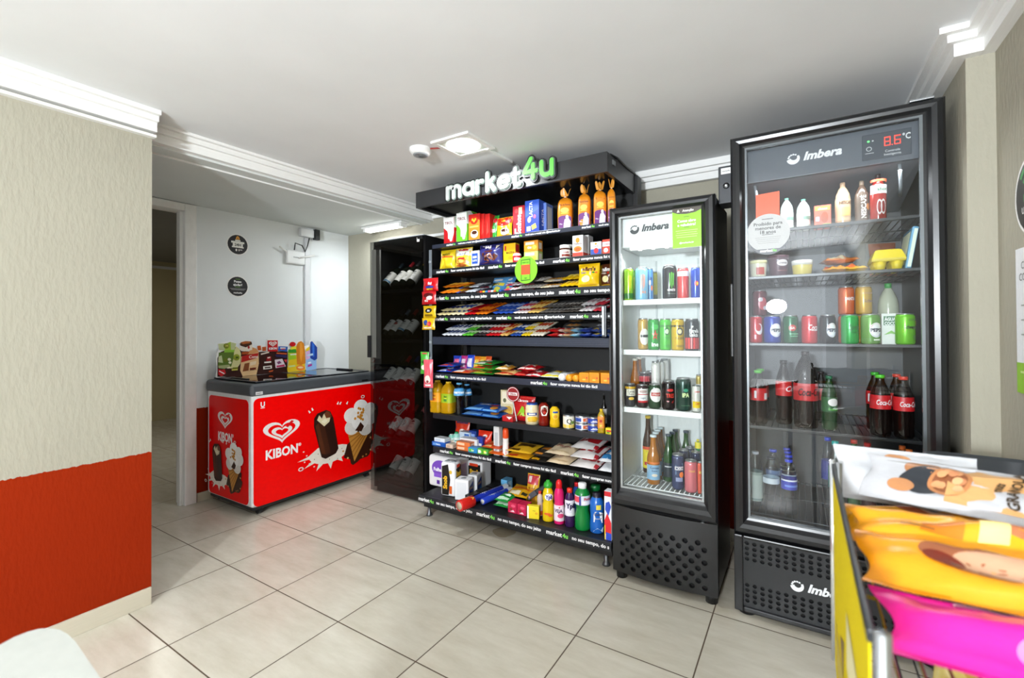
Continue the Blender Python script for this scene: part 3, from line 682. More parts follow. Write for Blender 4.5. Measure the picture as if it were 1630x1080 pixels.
RT = {'s1': [(0.1, L1), (0.5, L1), (0.86, L1)], 's2': [(0.03, L2), (0.36, L2), (0.72, L2)], 's3': [(0.01, L3), (0.31, L3), (0.62, L3)], 's4': [(0.02, L1), (0.38, L1), (0.74, L1)], 's5': [],
      's6': [(0.02, L2), (0.6, L2)], 's7': [], 's8': [(0.05, L2), (0.30, L2), (0.66, L2)], 'b': [(0.0, L3), (0.31, L3), (0.60, L3)]}
for k, z in SH.items():
    y0 = 0.99 if k == 'b' else SY; x0, x1 = (SX0-0.02, SX1+0.02) if k == 'b' else (SX0, SX1)
    s = Geo().box(x0+0.004, x1-0.004, y0+0.012, SBK, z-0.022, z, SHD).build('shelf', su)
    g = Geo(); h = RH[k]
    g.box(x0, x1, y0, y0+0.012, z-h+0.004, z+0.004, RAILB if k in ('s1', 's5', 's6') else RAIL, 0.002)
    if k == 's5':
        for dz in (0.012, 0.022, 0.032): g.box(x0, x1, y0-0.002, y0, z-dz-0.002, z-dz+0.001, M('3A4152', 0.3))
    S = Flat((x0, y0-0.0004, z-h+0.004), (1, 0, 0), (0, 0, 1), x1-x0, h)
    its = []; end = 0.0
    for f, tx in RT[k]:
        hv = 0.40; f = max(f, end)
        wm = text_tris('market', 0.03)[2]*hv*h*1.25/S.w; w4 = text_tris('4u', 0.03)[2]*hv*h*1.25/S.w
        if f+wm+w4 > 0.98: continue
        its += [('t', 'F2F2F2', f+wm/2, 0.5, hv*1.25, 'market', 0.9, 0.03), ('t', '7ED957', f+wm+w4/2+0.002, 0.5, hv*1.25, '4u', 0.9, 0.03)]
        st = f+wm+w4+0.02; t2 = tx
        while t2 and st+text_tris(t2, 0.03)[2]*hv*h/S.w > 0.995: t2 = t2[:-1]
        if len(t2) > 2:
            wt = text_tris(t2, 0.03)[2]*hv*h/S.w; its.append(('t', 'F2F2F2', st+wt/2, 0.5, hv, t2, 0.9, 0.03)); st += wt
        end = st+0.025
    decals(g, S, its, 0.0004)
    g.build('price_rail', s)
Geo().box(SX0-0.01, SX1+0.01, 1.03, SBK, 0.06, 0.10, SHD).build('base_frame', su)
for x in (SX0+0.02, SX1-0.03):
    for y in (1.05, 1.46):
        Geo().lathe([(0.022, 0), (0.018, 0.012), (0.012, 0.02), (0.012, 0.065)], M('6A6D70', 0.3, 0.6), 12, (x, y)).build('foot', su)
# header canopy
hd = Geo(); HX0, HX1, HY0, HY1, HZ0, HZ1 = 1.30, 2.645, 1.0, SBK+0.03, 2.06, 2.165
hd.box(HX0, HX1, HY0, HY0+0.02, HZ0, HZ1, M('2A2B2D', 0.35), 0.002); hd.box(HX0, HX0+0.02, HY0+0.02, HY1, HZ0, HZ1, M('2A2B2D', 0.35)); hd.box(HX1-0.02, HX1, HY0+0.02, HY1, HZ0, HZ1, M('2A2B2D', 0.35))
hd.box(HX0+0.02, HX1-0.02, HY0+0.02, HY1, HZ0+0.02, HZ0+0.03, M('161719', 0.25))
hd = hd.build('header', su)
Geo().tube([(HX1-0.005, 1.06, 2.166), (HX1+0.004, 1.15, 2.172), (HX1+0.003, 1.3, 2.168), (HX1+0.002, 1.45, 2.175), (HX1, 1.52, 2.166)], 0.007, BLACK).build('cable', hd)
Geo().box(HX1, HX1+0.004, 1.08, 1.12, 2.12, 2.145, STEEL).build('bracket', hd)
def arc(cx, cy, r, a0, a1, n=14): return [(cx+r*cos(radians(a0+(a1-a0)*i/n)), cy+r*sin(radians(a0+(a1-a0)*i/n))) for i in range(n+1)]
GLYPH = {   # rounded stroke letters: width and centre lines, x-height 1
 'm': (1.18, [[(0, 0), (0, 0.92)], [(0, 0.62)]+arc(0.295, 0.62, 0.295, 180, 0)+[(0.59, 0)], [(0.59, 0.62)]+arc(0.885, 0.62, 0.295, 180, 0)+[(1.18, 0)]]),
 'a': (0.80, [arc(0.40, 0.46, 0.42, 0, 360, 26), [(0.80, 0.92), (0.80, 0)]]),
 'r': (0.50, [[(0, 0), (0, 0.92)], [(0, 0.55)]+arc(0.34, 0.55, 0.34, 180, 70)]),
 'k': (0.62, [[(0, 0), (0, 1.42)], [(0.02, 0.40), (0.52, 0.92)], [(0.22, 0.58), (0.60, 0.0)]]),
 'e': (0.80, [[(0.02, 0.46), (0.80, 0.46)]+arc(0.40, 0.46, 0.41, 0, 312, 24)]),
 't': (0.52, [[(0.16, 1.30), (0.16, 0.28)]+arc(0.42, 0.28, 0.26, 180, 285, 8), [(-0.08, 0.88), (0.46, 0.88)]]),
 '4': (0.86, [[(0.50, 1.42), (0.0, 0.52), (0.90, 0.52)], [(0.66, 0.98), (0.66, 0.06)]]),
 'u': (0.74, [[(0, 1.02), (0, 0.44)]+arc(0.37, 0.44, 0.37, 180, 360)+[(0.74, 1.02)], [(0.74, 0.60), (0.74, 0.06)]]),
}
def sign_word(word, x0, x1, z0, xh, col, y, gap, parent):
    tot = sum(GLYPH[c][0] for c in word)+gap*(len(word)-1); sx = (x1-x0)/tot
    lines = []; x = 0
    for c in word:
        lines += [[(x0+(x+px_)*sx, z0+pz*xh) for px_, pz in ln] for ln in GLYPH[c][1]]; x += GLYPH[c][0]+gap
    for r, ya, yb, mt, nm in ((0.0250, y, y-0.012, M('1C1E1D', 0.4), 'sign_backing'), (0.0165, y-0.012, y-0.015, M('6E7F76', 0.5), 'sign_outline'), (0.0112, y-0.015, y-0.021, M(col, 0.5), 'sign_lettering')):
        g = Geo(); k = 0
        for ln in lines:
            for a, b in zip(ln, ln[1:]):
                d = (Vector(b)-Vector(a)); an = math.atan2(d.y, d.x); k += 1; e = 0.00001*(k % 7)
                cap = [(b[0]+r*cos(an-pi/2+pi*i/8), b[1]+r*sin(an-pi/2+pi*i/8)) for i in range(9)]+[(a[0]+r*cos(an+pi/2+pi*i/8), a[1]+r*sin(an+pi/2+pi*i/8)) for i in range(9)]
                g.prism(cap, 1, ya, yb-e, mt)
        g.build(nm, parent)
a = at(712, 310, 1, 0.985); b = at(831, 280, 1, 0.985); c = at(880, 270, 1, 0.985)
sign_word('market', a.x+0.004, b.x-0.012, 2.076, 0.073, 'B4B6B4', HY0-0.001, 0.40, hd)
sign_word('4u', b.x+0.018, c.x-0.004, 2.094, 0.080, '62D24C', HY0-0.0015, 0.42, hd)
# uprights' side label strip and pole
Geo().box(2.575, 2.60, 1.085, 1.108, 1.20, 1.37, M('33383F', 0.3), 0.003).build('label_holder', su)
Geo().box(2.578, 2.590, 1.083, 1.085, 1.21, 1.365, M('C8CDD0', 0.3)).build('label_strip', su)
# round green sticker on the second rail
p = at(837.5, 430, 1, SY-0.002); r = 0.078
st = thing('rail_sign', 'round green sign with a phone drawing clipped to a shelf rail', 'sign', (p.x, SY-0.002, p.z))
g = Geo(); g.prism([(r*cos(2*pi*i/40), r*sin(2*pi*i/40)*1.05) for i in range(40)], 1, -0.003, 0, M('7BC62D', 0.35))
S = Flat((-r, -0.003, -r), (1, 0, 0), (0, 0, 1), 2*r, 2*r)
decals(g, S, [('o', '2E5A1E', [(0.28, 0.08), (0.70, 0.10), (0.70, 0.92), (0.28, 0.9)], [(0.31, 0.12), (0.67, 0.13), (0.67, 0.88), (0.31, 0.87)]), ('r', 'D8502C', 0.29, 0.32, 0.68, 0.70), ('t', '2E5A1E', 0.49, 0.80, 0.06, 'pague aqui', 0.3), ('t', '2E5A1E', 0.49, 0.2, 0.06, 'app', 0.3)], 0.0004)
g.build('printed_disc', st)

# ------------------------------------------------------------------ fridges
def hole_panel(g, x0, x1, z0, z1, y, cols, rows, r, m, dark, stag=False, depth=0.012, bulge=None):
    """a vented sheet facing -Y: rectangular cells with round holes, dark tubes behind them"""
    N = 12
    cw, ch = (x1-x0)/cols, (z1-z0)/rows
    B = bulge or (lambda x, z: 0)
    for j in range(rows):
        sh = (0.5*cw if (stag and j % 2) else 0)
        nc = cols-(1 if stag and j % 2 else 0)
        if sh:
            for xa, xb in ((x0, x0+sh), (x1-sh, x1)):
                g.add([(xa, y+B(xa, z0+j*ch), z0+j*ch), (xb, y+B(xb, z0+j*ch), z0+j*ch), (xb, y+B(xb, z0+(j+1)*ch), z0+(j+1)*ch), (xa, y+B(xa, z0+(j+1)*ch), z0+(j+1)*ch)], [(0, 1, 2, 3)], m)
        for i in range(nc):
            cx, cz = x0+sh+(i+0.5)*cw, z0+(j+0.5)*ch
            V = []
            for k in range(N):
                a = 2*pi*k/N+pi/N*0
                q = 1/max(abs(cos(a)), abs(sin(a)))
                V.append((cx+cw/2*q*cos(a), cz+ch/2*q*sin(a)))
            # square loop must contain its corners
            sq = []
            for k in range(N):
                a = pi/4+2*pi*k/N; t_ = k*4/N; e = int(t_); f = t_-e
                cr = [(1, 1), (-1, 1), (-1, -1), (1, -1)]
                p0, p1 = cr[e], cr[(e+1) % 4]
                sq.append((cx+cw/2*(p0[0]+(p1[0]-p0[0])*f), cz+ch/2*(p0[1]+(p1[1]-p0[1])*f)))
            ci = [(cx+r*cos(pi/4+2*pi*k/N), cz+r*sin(pi/4+2*pi*k/N)) for k in range(N)]
            V = [(x, y+B(x, z), z) for x, z in sq]+[(x, y+B(x, z), z) for x, z in ci]+[(x, y+depth+B(x, z), z) for x, z in ci]
            F = [(k, (k+1) % N, N+(k+1) % N, N+k) for k in range(N)]
            F2 = [(N+k, N+(k+1) % N, 2*N+(k+1) % N, 2*N+k) for k in range(N)]
            g.add(V, F+F2, m)
            g.add(V[2*N:], [tuple(range(N))], dark)
    return g
def wire_shelf(x0, x1, y0, y1, z, m, step=0.028, front=None, r=0.0022, rods=3, fh=0.022):
    g = Geo(); n = max(2, int((x1-x0)/step))
    for i in range(n+1):
        x = x0+(x1-x0)*i/n; g.rod((x, y0, z-r), (x, y1, z-r), r, m, 5)
    for j in range(rods):
        y = y0+(y1-y0)*j/(rods-1); g.rod((x0, y, z-3*r), (x1, y, z-3*r), r*1.5, m, 6)
    if front:
        g.box(x0, x1, y0-0.006, y0-0.001, z-fh, z+0.004, front, 0.0015)
    return g
def imbera(g, S, x, y, h, col, mw=0.9):
    """swirl mark and slanted word"""
    r = h*0.75*S.h/S.w; R = h*0.75
    A = [(x+r*cos(radians(-170+200*i/14)), y-0.02+R*sin(radians(-170+200*i/14))) for i in range(15)]
    B = [(x+0.5*r*cos(radians(-170+200*i/14))+0.1*r, y+0.08*R+0.45*R*sin(radians(-170+200*i/14))) for i in range(15)]
    it = [('p', col, A+B[::-1])]
    for k in range(5):
        a = radians(60+28*k); it.append(('e', col, x+0.72*r*cos(a), y+0.62*R*sin(a), 0.16*r, 0.15*R))
    V, F, wd = text_tris('Imbera', 0.04, 0.3); wx = wd*h*S.h/S.w
    it.append(('ti', col, x+1.5*r+wx/2, y, h, 'Imbera', mw, 0.04))
    return it

FB = M('1E1F20', 0.42); FBS = M('1B1C1E', 0.28); CLEAR = glass('fridge_door_glass', (0.97, 0.985, 0.98), 1.0, 0.0, 1.45)
def rail_prof(o, w, d):
    """rounded section of a door frame rail: o = outer edge, towards the glass"""
    return [(0, d), (0, 0.3*d), (0.15*w, 0.06*d), (0.4*w, 0.0), (0.65*w, 0.06*d), (0.8*w, 0.3*d), (0.86*w, 0.36*d), (w, 0.42*d), (w, d)]
def frame_loop(x0, x1, z0, z1, wl, wr, wb, wt, y, d, m):
    """mitred door frame of four rounded rails"""
    g = Geo(); C = []
    for (cx, cz, sx, sz, wx, wz) in ((x0, z0, 1, 1, wl, wb), (x1, z0, -1, 1, wr, wb), (x1, z1, -1, -1, wr, wt), (x0, z1, 1, -1, wl, wt)):
        C.append([(cx+sx*t*wx, y+yy, cz+sz*t*wz) for t, yy in [(p[0], p[1]) for p in rail_prof(0, 1.0, d)]])
    n = len(C[0]); V = [v for c in C for v in c]
    F = []
    for k in range(4):
        for i in range(n): F.append((k*n+i, ((k+1) % 4)*n+i, ((k+1) % 4)*n+(i+1) % n, k*n+(i+1) % n))
    g.add(V, F, m)
    return g
# --- small white-lined fridge
f1 = thing('display_fridge', 'narrow black glass-door fridge with a white interior and a green notice', 'fridge', (0, 0, 0), group=None)
X0, X1, YD, YB, ZB, ZT = 2.670, 3.166, 0.945, 1.372, 0.05, 1.85
LIN = M('E4E8E8', 0.35)
g = Geo(); g.box(X0+0.004, X0+0.034, 1.0, YB, ZB+0.30, ZT, FB); g.box(X1-0.034, X1-0.004, 1.0, YB, ZB+0.30, ZT, FB); g.box(X0+0.034, X1-0.034, YB-0.03, YB, ZB+0.30, ZT, FB); g.box(X0+0.034, X1-0.034, 1.0, YB-0.03, ZT-0.03, ZT, FB); g.box(X0+0.004, X1-0.004, 0.985, YB, ZB, ZB+0.31, FB)
g.build('body', f1)
g = Geo(); g.box(X0+0.0345, X0+0.040, 1.0, YB-0.031, 0.40, ZT-0.032, LIN); g.box(X1-0.040, X1-0.0345, 1.0, YB-0.031, 0.40, ZT-0.032, LIN); g.box(X0+0.04, X1-0.04, YB-0.036, YB-0.031, 0.40, ZT-0.032, LIN); g.box(X0+0.04, X1-0.04, 1.0, YB-0.036, 0.40, 0.43, LIN); g.box(X0+0.04, X1-0.04, 1.0, YB-0.036, ZT-0.05, ZT-0.032, LIN)
for x in (2.80, 3.02): g.box(x, x+0.008, YB-0.042, YB-0.036, 0.46, 1.62, M('C2C8CA', 0.4))
g.box(2.84, 3.02, YB-0.045, YB-0.036, 1.18, 1.37, M('D4DADA', 0.35), 0.003)
g.build('liner', f1)
g = Geo(); g.box(X0+0.045, X1-0.045, 1.005, 1.02, 1.655, 1.80, M('EDF0F1', 0.3), 0.004); g.box(X0+0.045, X1-0.045, 1.02, YB-0.04, 1.655, 1.665, LIN)
S = Flat((X0+0.045, 1.0048, 1.655), (1, 0, 0), (0, 0, 1), X1-X0-0.09, 0.145)
decals(g, S, imbera(g, S, 0.17, 0.62, 0.22, '3A3F44')); hp = g.build('header_panel', f1)
g = Geo(); g.box(X0+0.09, X1-0.09, 1.003, 1.018, 1.640, 1.654, M('FFFFFF', 0.3, 0, 3.0), 0.004)
for i in range(4): g.lathe([(0.008, 1.636), (0.008, 1.640)], M('FFFFFF', 0.3, 0, 14.0), 10, (X0+0.14+i*0.065, 1.0105))
g.build('light_strip', hp)
W1 = M('EEF1F2', 0.3)
F1S = [1.385, 1.135, 0.845, 0.463]
for z in F1S: wire_shelf(X0+0.044, X1-0.044, 1.012, YB-0.05, z, W1, 0.022, M('F2F5F5', 0.3) if z > 0.5 else None).build('wire_shelf', f1)
dr = frame_loop(X0, X1, 0.365, 1.852, 0.048, 0.062, 0.085, 0.048, YD, 0.05, FBS).build('door', f1)
Geo().box(X0+0.04, X1-0.05, YD+0.03, YD+0.036, 0.44, 1.81, CLEAR).build('glass_pane', dr)
g = Geo(); S = Flat((X0+0.048, YD+0.0225, 0.45), (1, 0, 0), (0, 0, 1), 1, 1)
for a in ((X0+0.046, X0+0.056, 0.452, 1.803), (X1-0.068, X1-0.060, 0.452, 1.803)): g.box(a[0], a[1], YD+0.02, YD+0.034, a[2], a[3], M('AEB4B6', 0.25, 0.5))
for z in (0.452, 1.797): g.box(X0+0.056, X1-0.068, YD+0.02, YD+0.034, z, z+0.008, M('AEB4B6', 0.25, 0.5))
g.build('door_gasket', dr)
Geo().box(X0-0.004, X0+0.004, YD+0.005, YD+0.03, 0.96, 1.22, CHAR, 0.003).build('handle', dr)
nt_ = thing('door_notice', 'bright green printed notice stuck on the glass of the narrow fridge', 'notice', (2.978, YD+0.0295, 1.622))
nt_.parent = dr; del nt_['label'], nt_['category']
g = Geo(); g.box(0, 0.128, -0.012, 0, 0, 0.185, M('8FD31B', 0.4)); S = Flat((0, -0.012, 0), (1, 0, 0), (0, 0, 1), 0.128, 0.185)
decals(g, S, [('p', '4A4238', [(0, 1), (0, 0.92), (0.2, 0.86), (0.5, 0.84), (0.8, 0.86), (1, 0.92), (1, 1)]), ('t', 'FFFFFF', 0.55, 0.93, 0.055, 'Atenção', 0.5, 0.02), ('p', 'FFFFFF', [(0.16, 0.9), (0.26, 0.9), (0.21, 0.97)]), ('r', '3A3A2A', 0.4, 0.77, 0.6, 0.78),
    ('t', 'FFFFFF', 0.5, 0.67, 0.065, 'Como abro', 0.8, 0.03), ('t', 'FFFFFF', 0.5, 0.57, 0.065, 'a geladeira?', 0.84, 0.03), ('r', '3A3A2A', 0.4, 0.50, 0.6, 0.51)]+[('r', 'D8F2A0', 0.12+0.03*(i % 2), 0.42-0.055*i, 0.88-0.03*(i % 2), 0.432-0.055*i) for i in range(4)]+[('t', 'FFFFFF', 0.5, 0.12, 0.04, '@market4u.br', 0.6, 0.02)], 0.0004)
g.build('printed_sheet', nt_)
bl = lambda x, z: -0.035*max(0, 1-((x-2.918)/0.25)**2)*max(0.25, 1-abs(z-0.2)/0.5)
g = Geo(); hole_panel(g, 2.70, 3.135, 0.055, 0.285, YD+0.02, 8, 8, 0.0125, FB, M('060606', 0.9), True, 0.02, bl)
N = 16
def sheet(x0, x1, z0, z1, y, nx=16, nz=4):
    V = [(x0+(x1-x0)*i/nx, y+bl(x0+(x1-x0)*i/nx, z0+(z1-z0)*j/nz), z0+(z1-z0)*j/nz) for j in range(nz+1) for i in range(nx+1)]
    g.add(V, [(j*(nx+1)+i, j*(nx+1)+i+1, (j+1)*(nx+1)+i+1, (j+1)*(nx+1)+i) for j in range(nz) for i in range(nx)], FB, True)
sheet(2.674, 3.162, 0.285, 0.362, YD+0.02); sheet(2.674, 2.70, 0.055, 0.285, YD+0.02, 3); sheet(3.135, 3.162, 0.055, 0.285, YD+0.02, 3); sheet(2.674, 3.162, 0.035, 0.055, YD+0.02, 16, 1)
g.box(2.674, 3.162, YD+0.04, YD+0.045, 0.035, 0.362, M('0A0A0A', 0.8))
g.build('grille', f1)
for x in (2.71, 3.13):
    for y in (0.99, 1.34): Geo().lathe([(0.026, 0), (0.026, 0.045), (0.020, 0.05)], BLACK, 16, (x, y)).build('foot', f1)
Geo().lathe([(0.012, 0.0), (0.012, 0.006)], STEEL, 12).build('lock', f1, loc=(3.10, YD+0.018, 0.352), rot=(radians(90), 0, 0))
# --- large dark fridge
f2 = thing('display_fridge', 'wide black glass-door fridge with a dark interior and a temperature display', 'fridge', (0, 0, 0))
X0, X1, YD, YB, ZT = 3.230, 3.938, 0.945, 1.62, 2.08
DI = M('2E3133', 0.4)
g = Geo(); g.box(X0+0.004, X0+0.034, 1.0, YB, 0.36, ZT, FB); g.box(X1-0.034, X1-0.004, 1.0, YB, 0.36, ZT, FB); g.box(X0+0.034, X1-0.034, YB-0.03, YB, 0.36, ZT, FB); g.box(X0+0.034, X1-0.034, 1.0, YB-0.03, ZT-0.03, ZT, FB); g.box(X0+0.004, X1-0.004, 0.995, YB, 0.05, 0.36, FB)
g.build('body', f2)
g = Geo(); g.box(X0+0.0345, X0+0.040, 1.0, YB-0.031, 0.38, ZT-0.032, DI); g.box(X1-0.040, X1-0.0345, 1.0, YB-0.031, 0.38, ZT-0.032, DI); g.box(X0+0.04, X1-0.04, YB-0.036, YB-0.031, 0.38, ZT-0.032, M('3A3E41', 0.4)); g.box(X0+0.04, X1-0.04, 1.0, YB-0.036, 0.38, 0.42, M('141516', 0.4)); g.box(X0+0.04, X1-0.04, 1.0, YB-0.036, ZT-0.05, ZT-0.032, DI)
for x in (3.40, 3.58, 3.76): g.box(x, x+0.012, YB-0.042, YB-0.036, 0.5, 1.85, M('505558', 0.4))
g.build('liner', f2)
g = Geo(); g.box(X0+0.045, X1-0.045, 1.005, 1.02, 1.885, 2.03, M('5C626A', 0.3), 0.004)
g.add([(X0+0.05, 1.02, 1.885), (X1-0.05, 1.02, 1.885), (X1-0.05, YB-0.05, 1.80), (X0+0.05, YB-0.05, 1.80)], [(0, 1, 2, 3)], M('7C828A', 0.4))
S = Flat((X0+0.045, 1.0048, 1.885), (1, 0, 0), (0, 0, 1), X1-X0-0.09, 0.145)
decals(g, S, imbera(g, S, 0.31, 0.55, 0.22, 'F0F2F4')); hp = g.build('header_panel', f2)
g = Geo(); x, z = 3.70, 1.905; g.box(x, x+0.15, 1.001, 1.006, z, z+0.10, M('4A5058', 0.25), 0.002)
S = Flat((x, 1.0008, z), (1, 0, 0), (0, 0, 1), 0.15, 0.10)
RDG = M('FF4030', 0.3, 0, 1.6); seg = []
def seven(cx, on):
    wx, hz, tk = 0.065, 0.15, 0.02
    q = {'a': (cx-wx, 0.61+hz, cx+wx, 0.62+hz+tk*1.4), 'g': (cx-wx, 0.60, cx+wx, 0.60+tk*1.4), 'd': (cx-wx, 0.6-hz, cx+wx, 0.6-hz+tk*1.4), 'f': (cx-wx, 0.63, cx-wx+tk, 0.62+hz), 'b': (cx+wx-tk, 0.63, cx+wx, 0.62+hz), 'e': (cx-wx, 0.46, cx-wx+tk, 0.6), 'c': (cx+wx-tk, 0.46, cx+wx, 0.6)}
    return [('r', RDG, *q[k]) for k in on]
seg = seven(0.52, 'abcdefg')+seven(0.72, 'acdefg')+[('r', RDG, 0.605, 0.44, 0.625, 0.47)]
decals(g, S, seg+[('t', 'F0F2F4', 0.90, 0.70, 0.22, '°C', 0.16, 0.02), ('e', M('50E060', 0.3, 0, 3.0), 0.13, 0.72, 0.025, 0.035), ('e', 'C8CDD0', 0.22, 0.72, 0.02, 0.03), ('o', 'D0D4D8', [(0.14+0.06*cos(2*pi*i/16), 0.42+0.09*sin(2*pi*i/16)) for i in range(16)], [(0.14+0.045*cos(2*pi*i/16), 0.42+0.068*sin(2*pi*i/16)) for i in range(16)]), ('r', 'D0D4D8', 0.06, 0.24, 0.24, 0.26), ('t', 'E0E4E8', 0.62, 0.24, 0.09, 'Controle', 0.3, 0.0), ('t', 'E0E4E8', 0.62, 0.11, 0.09, 'Inteligente', 0.34, 0.0)], 0.0003)
g.build('temperature_display', hp)
for x in (X0+0.09, X1-0.12):
    Geo().tube([(x, 1.03, 1.88), (x+0.008, 1.07, 1.80), (x+0.012, 1.12, 1.775)], 0.006, M('9AA2A8', 0.3, 0.4)).build('light_bracket', f2)
W2 = M('3A3E42', 0.35, 0.3)
F2S = [1.668, 1.468, 1.176, 0.812, 0.44]
for z in F2S: wire_shelf(X0+0.044, X1-0.044, 1.012, YB-0.05, z, W2, 0.024, M('2A2D30', 0.3) if z > 0.5 else None, fh=0.008).build('wire_shelf', f2)
for x in (X0+0.046, X1-0.050): Geo().box(x, x+0.004, 1.03, 1.045, 0.45, 1.84, M('7C8287', 0.3, 0.4)).build('shelf_standard', f2)
dr = frame_loop(X0, X1, 0.352, 2.082, 0.056, 0.062, 0.07, 0.05, YD, 0.05, FBS).build('door', f2)
Geo().box(X0+0.045, X1-0.05, YD+0.03, YD+0.036, 0.41, 2.045, glass('dark_fridge_glass', (0.95, 0.965, 0.97), 1.0, 0.0, 1.6)).build('glass_pane', dr)
g = Geo()
for a in ((X0+0.056, X0+0.064, 0.422, 2.032), (X1-0.072, X1-0.062, 0.422, 2.032)): g.box(a[0], a[1], YD+0.02, YD+0.034, a[2], a[3], M('7E8488', 0.25, 0.5))
for z in (0.422, 2.024): g.box(X0+0.064, X1-0.072, YD+0.02, YD+0.034, z, z+0.008, M('7E8488', 0.25, 0.5))
g.build('door_gasket', dr)
Geo().box(X0-0.004, X0+0.006, YD+0.0, YD+0.03, 1.12, 1.44, M('3A3C3E', 0.35), 0.004).build('handle', dr)
for z in (0.345, 2.082): Geo().box(X1-0.10, X1-0.03, YD+0.005, YD+0.045, z, z+0.008, STEEL, 0.002).build('hinge', dr)
# stickers on its glass
q0 = at(1203, 311, 1, YD+0.028); q1 = at(1241, 344, 1, YD+0.028)
g = Geo(); wq, hq = q1.x-q0.x, q0.z-q1.z+0.006
g.prism([(q0.x, q1.z), (q1.x, q1.z+0.002), (q1.x, q0.z+0.004), (q0.x, q0.z)], 1, YD+0.027, YD+0.0295, M('F0603C', 0.4)); o = g.build('square_sticker', dr); o['label'] = 'orange square sticker'
c = at(1222.5, 371, 1, YD+0.028); r = (at(1257, 371, 1, YD+0.028)-at(1188, 371, 1, YD+0.028)).x/2
g = Geo(); g.prism([(c.x+r*0.96*cos(2*pi*i/40), c.z-0.014+r*0.98*sin(2*pi*i/40)) for i in range(40)], 1, YD+0.0275, YD+0.0292, M('5A5E64', 0.4))
cp = [(c.x+r*cos(radians(-58+296*i/36)), c.z+r*sin(radians(-58+296*i/36))) for i in range(37)]
g.prism(cp, 1, YD+0.026, YD+0.0274, M('BEC0C0', 0.5))
S = Flat((c.x-r, YD+0.026, c.z-r), (1, 0, 0), (0, 0, 1), 2*r, 2*r)
decals(g, S, [('r', '444444', 0.36, 0.86, 0.62, 0.875), ('t', '3A3A3A', 0.5, 0.745, 0.085, 'Proibido para', 0.66, 0.015), ('t', '3A3A3A', 0.5, 0.635, 0.085, 'menores de', 0.6, 0.015), ('t', '3A3A3A', 0.5, 0.525, 0.085, '18 anos', 0.4, 0.015), ('r', '444444', 0.36, 0.45, 0.62, 0.462)]+[('r', '9A9A9A', 0.2+0.02*i, 0.38-0.05*i, 0.8-0.02*i, 0.39-0.05*i) for i in range(4)], 0.0003)
S = Flat((c.x-r, YD+0.0270, c.z-r), (1, 0, 0), (0, 0, 1), 2*r, 2*r)
decals(g, S, [('t', 'FFFFFF', 0.46, 0.035, 0.07, 'market', 0.3, 0.03), ('t', '7ED957', 0.64, 0.035, 0.07, '4u', 0.2, 0.03)], 0.0003)
o = g.build('round_sticker', dr); o['label'] = 'round white age limit sticker'
# lower grille
g = Geo(); gd = M('070707', 0.9); GM = M('222426', 0.45)
hole_panel(g, 3.265, 3.905, 0.235, 0.325, YD+0.012, 22, 4, 0.0085, GM, gd)
hole_panel(g, 3.265, 3.905, 0.055, 0.145, YD+0.012, 22, 4, 0.0085, GM, gd)
for a in ((3.265, 3.905, 0.145, 0.235), (3.265, 3.905, 0.325, 0.335), (3.265, 3.905, 0.042, 0.055)): g.box(a[0], a[1], YD+0.012, YD+0.02, a[2], a[3], GM)
for a in ((X0, 3.265, 0.02, 0.348), (3.905, X1, 0.02, 0.348), (3.265, 3.905, 0.335, 0.348), (3.265, 3.905, 0.02, 0.042)): g.box(a[0], a[1], YD, YD+0.035, a[2], a[3], FBS, 0.005)
g.box(X0+0.01, X1-0.01, YD+0.03, YD+0.05, 0.03, 0.345, gd)
S = Flat((3.265, YD+0.0118, 0.145), (1, 0, 0), (0, 0, 1), 0.64, 0.09)
decals(g, S, imbera(g, S, 0.31, 0.45, 0.36, 'F0F2F4')); g.build('grille', f2)
for x in (3.275, 3.89):
    for y in (1.0, 1.56): Geo().lathe([(0.035, 0), (0.035, 0.045), (0.028, 0.05)], BLACK, 16, (x, y)).build('foot', f2)

# dark control box on the wall between the fridges
p = at(1143, 266, 1, 1.06); q = at(1166, 322, 1, 1.06)
t = thing('control_box', 'small black control box with a camera eye on the side of the wide fridge', 'control box', (p.x, 1.06, q.z)); CBW = 3.2335-p.x
Geo().box(0, CBW, 0, 0.12, 0, p.z-q.z, M('33363B', 0.4), 0.006).build('housing', t)
g = Geo(); S = Flat((0, -0.0004, 0), (1, 0, 0), (0, 0, 1), CBW, p.z-q.z)
decals(g, S, [('r', 'F0F0F0', 0.18, 0.78, 0.85, 0.94), ('t', '4A4A4A', 0.5, 0.86, 0.05, 'market4u', 0.5)]); g.build('label_tag', t)
Geo().lathe([(0.014, 0), (0.014, 0.004), (0.009, 0.006)], BLACK, 14).build('camera_lens', t, loc=(CBW*0.5, 0, 0.08), rot=(radians(90), 0, 0))
Geo().lathe([(0.006, 0), (0.005, 0.004)], M('E8E8E8', 0.1), 10).build('camera_glint', t, loc=(CBW*0.5, -0.005, 0.08), rot=(radians(90), 0, 0))
tag(Geo().tube([(3.19, 1.741, 1.75), (3.205, 1.739, 1.4), (3.19, 1.739, 1.2), (3.205, 1.739, 0.95), (3.195, 1.739, 0.4), (3.2, 1.72, 0.06), (3.21, 1.7, 0.006)], 0.004, '7A2A22').build('power_cord'), 'thin dark red power cord hanging in the gap between the two fridges', 'cord')

